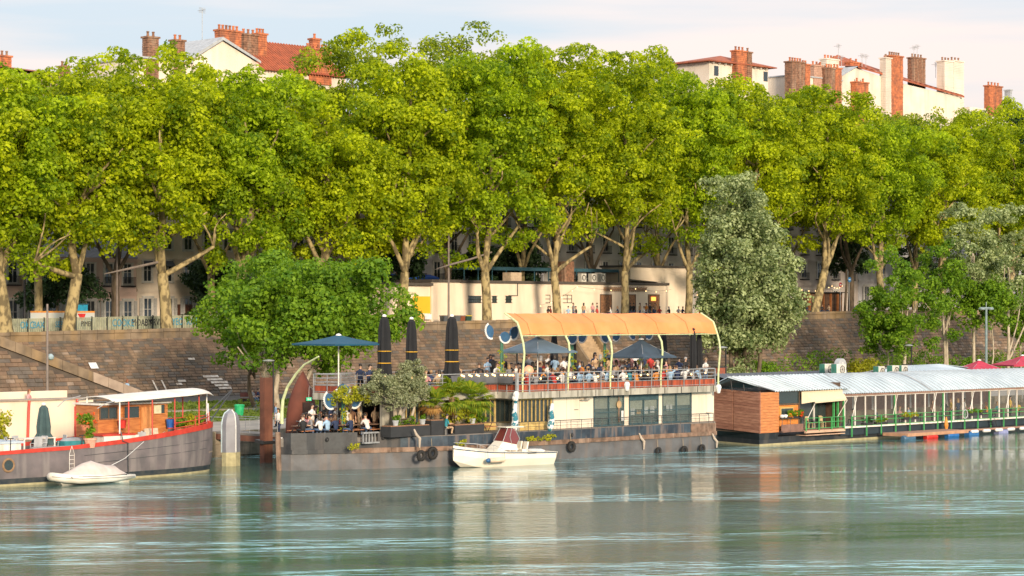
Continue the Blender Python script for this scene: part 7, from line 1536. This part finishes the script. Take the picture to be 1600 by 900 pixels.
fan_sculpture('blue wing sculpture behind the second awning rib', 893, 528, 113.4, BZ, .45, ((0, 0, .3), (1.0, .1, .9)))
fan_sculpture('wing sculpture between the second and third awning ribs', 944, 526, 113.2, BZ, .45, ((0, 0, -.6), (1.2, .1, .8)))
fan_sculpture('wing sculpture above the dark navy parasol', 1000, 524, 113.6, BZ, .42, ((-.9, .1, -.9), (.9, .1, .9)))
fan_sculpture('low blue winged sculpture with yellow leaves over the bow tables', 535, 622, 113.0, FL, .55, ((-1.1, -.1, -1.1), (1.0, -.1, 1.1), (0, .6, 0)))
# shrubs and palms
quay_tree('olive_tree', 'round grey-green olive tree in a planter on the barge deck', 622, 110.9, (((0, 0, 0), (.3, .3, 1.4), .2), ((.1, 0, .6), (-.5, 0, 1.7), .12), ((.1, .1, .5), (.9, .2, 1.8), .12)), (-.1, .3, 2.3), (2.45, 1.6, 1.25), L_olive, 28, .12, 56, .5, .26, 301, bark_pale, z0=2.75, low=-.8, nsub=7)
quay_tree('olive_tree', 'taller upright top of olive foliage beside the closed black parasols', 641, 111.3, (((0, 0, 0), (0, 0, 2.4), .1),), (0, 0, 3.0), (1.15, 1.0, 1.2), L_olive, 24, .12, 22, .4, .24, 302, bark_pale, z0=2.9, low=-.8, nsub=7)
quay_tree('shrub', 'yellow leaved shrub hanging over the blue wings at the left of the terrace', 548, 112.6, (((0, 0, 0), (0, 0, 2.4), .06),), (0, 0, 2.6), (1.9, .8, .7), L_yel, 14, .13, 26, .35, .2, 303, bark_dark, z0=FL, low=-.7, nsub=5)
def palm(label, px, t, z, h, R, nf, seed, dry=True):
    random.seed(seed); T = thing('palm_tree', label, 'palm', S(px, t), t, z, group='palms on the barge'); a = MB(); a.tube([(0, 0, -.2), (.03, 0, h*.5), (0, 0, h)], [.20, .17, .15], 9)
    for k in range(12): a.lathe((0, 0, h*k/12), [(.20, 0), (.24, .06), (.18, .1)], 8)
    a.build('trunk', mat('palm_bark', (.26, .17, .09), .95, vs=8, bump=.6), T, local=True)
    for f in range(nf):
        an = 2*PI*f/nf+random.uniform(-.2, .2); el = random.uniform(-.5, 1.25); L = R*random.uniform(.75, 1.1); dr = dry and el < -.1; d = Vector((math.cos(an)*math.cos(el), math.sin(an)*math.cos(el), math.sin(el))); c = Vector((0, 0, h))+d*L*.45; a = MB(); a.bar((0, 0, h), tuple(c), .018, 4)
        side = d.cross(Vector((0, 0, 1))).normalized(); up = side.cross(d)
        for j in range(17):
            q = (j-8)/8*1.25; dir_ = (d*math.cos(q)+side*math.sin(q)).normalized(); ll = L*.62*(1-.18*abs(q)); e1 = c+dir_*ll*.6+up*.03; e2 = c+dir_*ll+Vector((0, 0, -.22*ll-.12*random.random())); w_ = dir_.cross(up).normalized()*.05
            a.add([tuple(c-w_*.3), tuple(e1-w_), tuple(e2), tuple(e1+w_), tuple(c+w_*.3)], [(0,1,2,3,4)])
        o = a.build('frond', L_dry if dr else L_palm, T, local=True); at = o.data.attributes.new('tone', 'FLOAT', 'FACE'); at.data.foreach_set('value', [random.random() for _ in o.data.polygons])
palm('palm with drooping dry fronds right of the olive tree', 682, 111.0, FL+.4, 1.5, 1.6, 30, 5); palm('tall green palm beside the dry one', 706, 111.3, FL+.4, 2.0, 1.75, 34, 6, False); palm('rightmost green palm leaning over the yellow windows', 736, 111.1, FL+.4, 1.75, 1.75, 34, 7, False)
quay_tree('shrub', 'leafy green and yellow shrub under the palms', 716, 110.7, (((0, 0, 0), (0, 0, .6), .05),), (.3, 0, .75), (1.5, .5, .6), L_yel, 12, .12, 20, .3, .18, 304, bark_dark, z0=FL+.3, low=-.7, nsub=4)
quay_tree('shrub', 'climbing green creeper below the rightmost palm', 744, 111.2, (((0, 0, 0), (0, 0, 1.4), .05),), (0, 0, 1.1), (.7, .4, 1.1), L_green, 14, .12, 20, .3, .18, 305, bark_dark, z0=FL+.2, low=-.8, nsub=5)
quay_tree('shrub', 'low green plants in front of the olive trunk', 634, 110.4, (((0, 0, 0), (0, 0, .3), .04),), (0, 0, .25), (1.0, .3, .3), L_green, 12, .1, 12, .2, .12, 306, bark_dark, z0=2.75, low=-.7, nsub=4)
plm = mat('planter_black', (.03, .032, .035), .6, vs=2)
for x0, x1, z1, t, lab in ((606, 668, 2.72, 110.35, 'long black planter box under the olive tree'), (669, 690, 3.0, 110.3, 'tall black planter box left of the seated blue-shirted man'), (706, 752, 2.62, 110.3, 'long low black planter right of the seated blue-shirted man')):
    T = thing('planter_box', lab, 'planter', S((x0+x1)/2, t), t, FL); L = (S(x1, t)-S(x0, t))/2; a = MB(); a.box(-L, L, -.3, .7, 0, z1-FL); a.build('box', plm, T, local=True); a = MB(); a.box(-L+.06, L-.06, -.24, .64, z1-FL+.002, z1-FL+.06); a.build('soil', mat('soil', (.30, .16, .09), .95, vs=6, bump=.5), T, local=True)
for px, z_, lab in ((618, 2.76, 'grey pot with green plant at the left of the olive planter'), (660, 2.76, 'grey pot at the right end of the olive planter'), (738, 2.66, 'small white pot on the low black planter')):
    potted('potted_plant', lab, S(px, 110.3), 110.3, z_, .22, .36, L_green, .3, .22, 12, potm=mat('grey_pot', (.42, .44, .46), .8), per=10, leaf=.1)
# closed blue and white patterned flags by the yellow windows
pat = mat('blue_white_pattern', (.02, .16, .22), .8, var=(.72, .72, .70), vs=3.2, vpos=(.47, .53))
for px, lab in ((796, 'tall rolled blue and white patterned banner beside the motorboat windscreen'), (853, 'rolled blue and white banner in front of the yellow window')):
    T = thing('rolled_banner', lab, 'banner', S(px, 109.9), 109.5, 1.4); a = MB(); a.bar((0, .0, 0), (.1 if px < 800 else -.1, 0, 2.4), .03, 6); a.build('pole', railblk, T, local=True); a = MB(); h = 2.75 if px < 800 else 2.45; x = 0
    a.tube([(x-.05, 0, .55), (x+.02, 0, .9), (x+.15, 0, 1.4), (x+.08, 0, 1.9), (x+.22, 0, h)], [.12, .26, .22, .18, .10], 9); a.build('cloth', pat, T, local=True, smooth=True)
    if px < 800: a = MB(); a.lathe((x+.12, 0, h), [(.12, 0), (.2, .15), (.16, .3), (.03, .38)], 9); a.build('white_knob', paper, T, local=True)
# tables and benches
def picnic():
    T = thing('picnic_table', 'x', 'table', 0, 0, 0); m = mat('table_slats', (.20, .12, .08), .7); mo_ = mat('bench_orange', (.48, .20, .09), .7)
    for i in range(4): a = MB(); a.box(-.95, .95, -.38+i*.19, -.38+i*.19+.17, .72, .76); a.build('table_slat', m, T, local=True)
    for y in (-.72, .55): a = MB(); a.box(-.95, .95, y, y+.2, .42, .46); a.build('bench', mo_, T, local=True)
    for x in (-.75, .75): a = MB(); a.bar((x, -.7, 0), (x, -.25, .72), .035); a.bar((x, .72, 0), (x, .25, .72), .035); a.bar((x, -.62, .42), (x, .62, .42), .03); a.build('leg_frame', railblk, T, local=True)
    return T
PT = Kit(picnic)
for i, (px, t, lab) in enumerate(((478, 113.3, 'leftmost wooden picnic table on the bow deck'), (515, 112.9, 'picnic table in front of the man in pale blue on the bow deck'), (545, 112.2, 'picnic table beside the standing black backpack on the bow deck'), (583, 112.0, 'picnic table with the white-shirted diner near the olive tree'))):
    t += .8; PT.at(S(px, t), t, FL, 0, lab, 'picnic tables on the bow deck')
PT.at(S(762, 110.9), 110.9, FL, 0, 'picnic table below the yellow windows beside the motorboat', 'picnic tables on the bow deck', .8)
tb = []; 
names_ = ('first', 'second', 'third', 'fourth', 'fifth', 'sixth', 'seventh', 'eighth', 'ninth', 'tenth')
for i in range(9): PT.at(111.7+i*2.15, 110.75, BZ, 0, '%s table from the left along the front rail under the awning' % names_[i], 'tables on the roof terrace')
a = MB(); a.box(110.6, 130.4, 112.35, 118.3, BZ+.004, BZ+.42); a.build('dais', deckm, barge)
for i in range(8): PT.at(111.9+i*2.3, 113.6, BZ+.42, 0, '%s table from the left in the second terrace row' % names_[i], 'tables on the roof terrace')
for i in range(4): PT.at(101.6+i*2.3, 113.2, BZ, 0, '%s table from the left in the open left half of the terrace' % names_[i], 'tables on the roof terrace')
string_lights('string of warm bulbs along the terrace tables behind the rail', [(111.3, 110.2, 5.72), (118, 110.2, 5.72), (124, 110.2, 5.72), (130.4, 110.2, 5.72)], 8, .1)
string_lights('string of yellow lamps on the left terrace rail', [(99.7, 111.35, 6.02), (104.5, 111.3, 6.0)], 8, .12)
T = thing('copper_lamp', 'round copper globe lamp behind the left terrace rail', 'lamp', S(826, 111), 111, BZ); a = MB(); a.lathe((0, 0, 1.0), [(.06, 0), (.3, .18), (.36, .4), (.28, .62), (.1, .75)], 12); a.build('globe', mat('copper_globe', (.75, .34, .20), .4, emit=.35), T, local=True, smooth=True); a = MB(); a.tube([(0, 0, 0), (0, 0, 1.0)], .04, 6); a.build('stem', railblk, T, local=True)
# ================================================================ THE CROWD
def hairk(): return random.choices(('dark', 'brown', 'fair', 'grey', 'red'), (7, 6, 2.5, 1, .7))[0]
used = {}
def lab_of(base):
    used[base] = used.get(base, 0)+1
    return base if used[base] == 1 else '%s from left: %s' % (names_[min(used[base]-1, 9)], base)
def sit_row(s0, s1, n, t, z, face, where, grp, cols, p_skip=.0, jit=.14, poses=('sit', 'sit_lean', 'sit', 'sit_back'), seed=0, tj=.08, stand=.0):
    random.seed(seed)
    for i in range(n):
        if random.random() < p_skip: continue
        s_ = s0+(s1-s0)*(i+.5)/n+random.uniform(-jit, jit); c = random.choice(cols); h = hairk(); st = random.random() < stand; k = random.choice(('short', 'long', 'short'))
        f = face+random.uniform(-28, 28); po = random.choice(poses) if not st else 'stand_hold'
        lb = lab_of('person in %s top, %s %s hair, %s %s' % (c.replace(' ', '-'), k, h, 'standing' if st else 'seated', where)); lb = ' '.join(lb.split()[:16])
        person(s_, t+random.uniform(-tj, tj), z, po, f, c, random.choice(('denim', 'black', 'beige', 'navy', 'grey')), h, lb, grp, kind=k, scale=random.uniform(1.0, 1.12))
C1 = ['white', 'black', 'navy', 'light blue', 'grey', 'red', 'beige', 'orange', 'pink', 'teal', 'olive', 'black', 'white', 'brown', 'navy', 'white', 'black', 'grey', 'beige', 'navy', 'white', 'light blue', 'black']
g1 = 'diners on the roof terrace'
sit_row(111.2, 130.2, 22, 110.12, BZ, 90, 'backing onto the front rail', g1, C1, .12, seed=41)
sit_row(111.2, 130.2, 26, 111.45, BZ+.1, -90, 'at the front terrace tables', g1, C1, .03, seed=42, stand=.12)
sit_row(111.5, 130.2, 24, 112.95, BZ+.42, 90, 'in the second terrace row', g1, C1, .03, seed=43, stand=.15)
sit_row(111.5, 130.2, 24, 114.3, BZ+.42, -90, 'in the third terrace row', g1, C1, .05, seed=44, stand=.3)
sit_row(113.5, 130.2, 14, 116.3, BZ+.42, -90, 'in the rearmost terrace row', g1, C1, .1, seed=45, stand=.6)
sit_row(111.5, 130.2, 15, 115.3, BZ+.42, 60, 'in the fourth terrace row', g1, C1, .1, seed=48, stand=.7)
sit_row(100.4, 103.6, 4, 113.6, BZ, -90, 'at the terrace left end', g1, C1, .1, seed=49, stand=.3)
sit_row(95.6, 100.3, 8, 114.9, FL+.12, -90, 'beyond the bow tables', 'drinkers on the bow deck', C1, .0, seed=57, stand=.2)
sit_row(96.8, 101.5, 8, 115.9, FL, -60, 'in shade under the terrace', 'drinkers on the bow deck', C1, .0, seed=51, stand=.6)
sit_row(105.2, 110.8, 8, 112.6, BZ, 90, 'above the palms', g1, C1, .1, seed=46)
sit_row(104.2, 111.0, 8, 113.9, BZ, -90, 'behind the palms row', g1, C1, .1, seed=47, stand=.1)
for px, t, po, f, c, tr, h, k, lab in ((563, 114.6, 'stand_hold', 40, 'navy', 'black', 'dark', 'short', 'man in navy leaning left of the orange-clad woman on the terrace'), (580, 114.2, 'sit', -60, 'orange', 'denim', 'dark', 'long', 'woman in orange top right of the man in navy on the terrace'), (577, 112.5, 'stand_hold', -90, 'navy', 'black', 'dark', 'short', 'person in dark top by the rail below the woman in orange'), (591, 113.2, 'sit', -80, 'black', 'denim', 'brown', 'long', 'person in black just left of the first closed black parasol'), (665, 112.6, 'sit', -120, 'pink', 'denim', 'fair', 'short', 'person in pink behind the olive foliage top'),
    (674, 113.0, 'sit', 60, 'navy', 'black', 'fair', 'short', 'bald-looking diner in dark navy seated left of the wall parasol'), (688, 113.2, 'sit', 90, 'grey', 'denim', 'dark', 'long', 'long dark haired person in grey left of the wall parasol'), (716, 113.0, 'stand', 180, 'beige', 'denim', 'dark', 'short', 'man in pale shirt standing right of the wall parasol'), (938, 115.8, 'stand_hold', -70, 'navy', 'black', 'dark', 'short', 'man in navy standing below the embankment stairway'),
    (1071, 114.8, 'stand', -100, 'black', 'black', 'grey', 'short', 'grey haired man in black standing near the right terrace end'), (1061, 115.0, 'stand', 20, 'navy', 'black', 'dark', 'short', 'man in navy standing right of the fourth awning rib'), (1102, 112.0, 'stand_hold', -90, 'white', 'denim', 'fair', 'short', 'person in white standing right of the slim closed parasols')):
    person(S(px, t), t, BZ, po, f, c, tr, h, lab, 'people standing out on the roof terrace', kind=k, scale=1.1)
g2 = 'drinkers on the bow deck'
for px, t, po, f, c, tr, h, k, lab in ((474, 112.6, 'sit', 80, 'black', 'black', 'brown', 'short', 'person in black seated leftmost at the bow tables'), (481, 114.0, 'sit', -90, 'pink', 'denim', 'brown', 'long', 'person in pink seated behind the leftmost bow table'), (487, 113.0, 'sit', 160, 'grey', 'denim', 'dark', 'short', 'person in grey shirt seated second at the bow tables'), (493, 113.8, 'sit_lean', -80, 'grey', 'black', 'brown', 'short', 'person leaning in a grey top at the bow tables'),
    (501, 112.2, 'sit', 95, 'white', 'denim', 'dark', 'long', 'long haired woman in white seated with her back to the river'), (512, 112.0, 'sit', 90, 'light blue', 'denim', 'dark', 'short', 'person in pale blue shirt seated with back to the river'), (519, 113.4, 'sit', -80, 'brown', 'black', 'dark', 'short', 'person in brown facing the river at the second table'), (525, 112.0, 'sit', 90, 'navy', 'black', 'brown', 'long', 'person in navy top seated right of the pale blue shirt'),
    (516, 114.8, 'stand_hold', -50, 'white', 'black', 'dark', 'short', 'bearded man in white standing behind the bow tables'), (534, 113.6, 'sit', -90, 'red', 'black', 'dark', 'short', 'person in red seated behind the third bow table'), (542, 113.4, 'stand', 100, 'white', 'black', 'dark', 'short', 'person with black and white top standing beside the wing sculpture'), (549, 113.6, 'stand', -120, 'brown', 'beige', 'brown', 'short', 'person in brown standing right of the black backpack'), (549, 111.6, 'sit', 100, 'navy', 'denim', 'fair', 'long', 'fair haired woman in navy seated with her back to the river'),
    (561, 113.2, 'stand', -20, 'beige', 'beige', 'fair', 'long', 'fair haired woman in beige standing by the third table'), (570, 112.8, 'sit', -100, 'pink', 'denim', 'brown', 'short', 'person in pink seated behind the man in white near the olive tree'), (575, 111.5, 'sit_lean', 80, 'white', 'denim', 'dark', 'short', 'person in white leaning over the table near the olive tree'), (586, 112.9, 'stand', 10, 'beige', 'brown', 'brown', 'short', 'person in a tan coat standing at the terrace column'), (558, 114.4, 'stand', -90, 'black', 'black', 'dark', 'short', 'person in black standing back in the shade of the terrace')):
    t += .75 if px < 515 else .55
    person(S(px, t), t, FL, po, f, c, tr, h, lab, g2, kind=k, scale=1.08)
person(S(696, 110.0), 110.0, FL, 'sit', -20, 'teal', 'beige', 'dark', 'man in blue t-shirt and pale trousers sitting on the bulwark among planters'); 
T = thing('stool', 'black stool under the seated blue-shirted man', 'stool', S(696, 110.0), 110.0, FL); a = MB(); a.lathe((0, 0, 0), [(.2, 0), (.18, .1), (.16, .36), (.2, .38), (.2, .42)], 10); a.build('seat', railblk, T, local=True)
person(S(435.5, 121.5), 121.5, 1.8, 'walk', -150, 'white', 'navy', 'dark', 'man in white t-shirt and dark shorts walking on the gangway')
person(S(431, 131), 131, 1.7, 'stand', 150, 'light blue', 'black', 'fair', 'person in light blue on the quay behind the man in white')
person(S(50, 131), 131.5, 3.6, 'sit', -60, 'pink', 'teal', 'red', 'red haired woman in pink sitting on the cream quay wall', kind='long')
sr = S(198, 182.6); person(sr, 182.6, zr(sr)-.95, 'walk', 20, 'light blue', 'black', 'red', 'person in pale blue shirt walking down the stone ramp', kind='long')
person(S(396, 167.6), 167.6, 1.7, 'sit_back', -90, 'grey', 'denim', 'dark', 'person in grey slumped on the dark quay bench'); person(S(405, 167.6), 167.6, 1.7, 'sit_back', -60, 'navy', 'black', 'dark', 'person in navy beside the slumped one on the quay bench')
person(S(322, 194), 193.3, Z0(145)+.5, 'sit', 150, 'black', 'black', 'dark', 'person in black sitting at the parapet right of the fence graffiti')
random.seed(77)
g3 = 'people at the promenade terrace bar'
for i, (px, t, po, c) in enumerate(((856, 193.5, 'sit', 'black'), (861, 194, 'sit', 'red'), (888, 195, 'sit', 'light blue'), (896, 196, 'stand_hold', 'grey'), (901, 194.5, 'sit', 'black'), (912, 196, 'stand', 'beige'), (926, 196, 'stand', 'pink'), (933, 196, 'stand', 'black'), (934, 194.5, 'sit', 'red'), (955, 194, 'sit', 'white'), (966, 194, 'sit', 'navy'), (985, 195.5, 'stand', 'black'), (990, 196.5, 'stand', 'black'), (1000, 194.5, 'stand', 'beige'), (1005, 194, 'sit', 'white'), (1010, 196, 'stand', 'orange'), (1016, 194.6, 'stand_hold', 'black'), (1024, 196, 'stand', 'beige'), (1022, 194, 'sit', 'navy'), (1031, 194, 'sit', 'red'), (1046, 194, 'sit', 'black'), (1060, 194, 'sit', 'grey'), (1066, 194.5, 'sit', 'navy'), (1093, 194, 'sit', 'red'), (1100, 194.5, 'sit', 'black'), (1106, 194, 'sit', 'pink'), (1253, 196, 'sit', 'black'), (1260, 197, 'sit', 'navy'), (1277, 196, 'sit', 'white'), (1284, 197, 'sit', 'black'), (1296, 197, 'sit', 'beige'))):
    zone = 'left of the terrace doors' if px < 880 else 'between the two terrace plane trunks' if px < 970 else 'right of the terrace plane trunk' if px < 1070 else 'behind the silver tree' if px < 1200 else 'at the cafe beyond the silver tree'
    k = random.choice(('short', 'long')); h = hairk(); lb = ' '.join(lab_of('person in %s, %s %s hair, %s' % (c.replace(' ', '-'), k, h, zone)).split()[:16])
    person(S(px, t), t, (Z0(215)+.72 if px < 1120 else Z0(S(px, t))+(.4 if po.startswith('sit') else .05)), po, random.uniform(-180, 180), c, 'denim', h, lb, g3, kind=k)
g4 = 'diners inside the glass boat'
for i in range(7): DT.at(XB(1395)+i*3.0, 111.2, 1.06, 0, '%s small dining table from the left behind the gallery glass' % names_[i], 'tables inside the glass boat')
for i, (px, po, c) in enumerate(((1421, 'sit', 'light blue'), (1457, 'stand', 'brown'), (1475, 'stand', 'black'), (1486, 'stand', 'yellow'), (1497, 'stand', 'navy'), (1506, 'stand', 'white'), (1517, 'sit', 'pink'), (1542, 'sit', 'orange'), (1560, 'sit', 'teal'), (1578, 'stand', 'yellow'), (1590, 'sit', 'yellow'), (1370, 'sit', 'navy'), (1335, 'sit', 'grey'), (1404, 'sit', 'pink'))):
    person(S(px, 110.6), 110.6, 1.06, po, (90, -90, 30, 150)[i % 4], c, 'black', hairk(), 'person in %s behind the gallery glass %s' % (c, 'right of the green roof post' if px > 1450 else 'left of the green roof post') if c not in ('yellow',) else 'person in yellow behind the gallery glass, %s' % {1486: 'nearest the green roof post', 1578: 'second of the three from the left', 1590: 'closest to the right edge'}[px], g4, kind=random.choice(('short', 'long')))
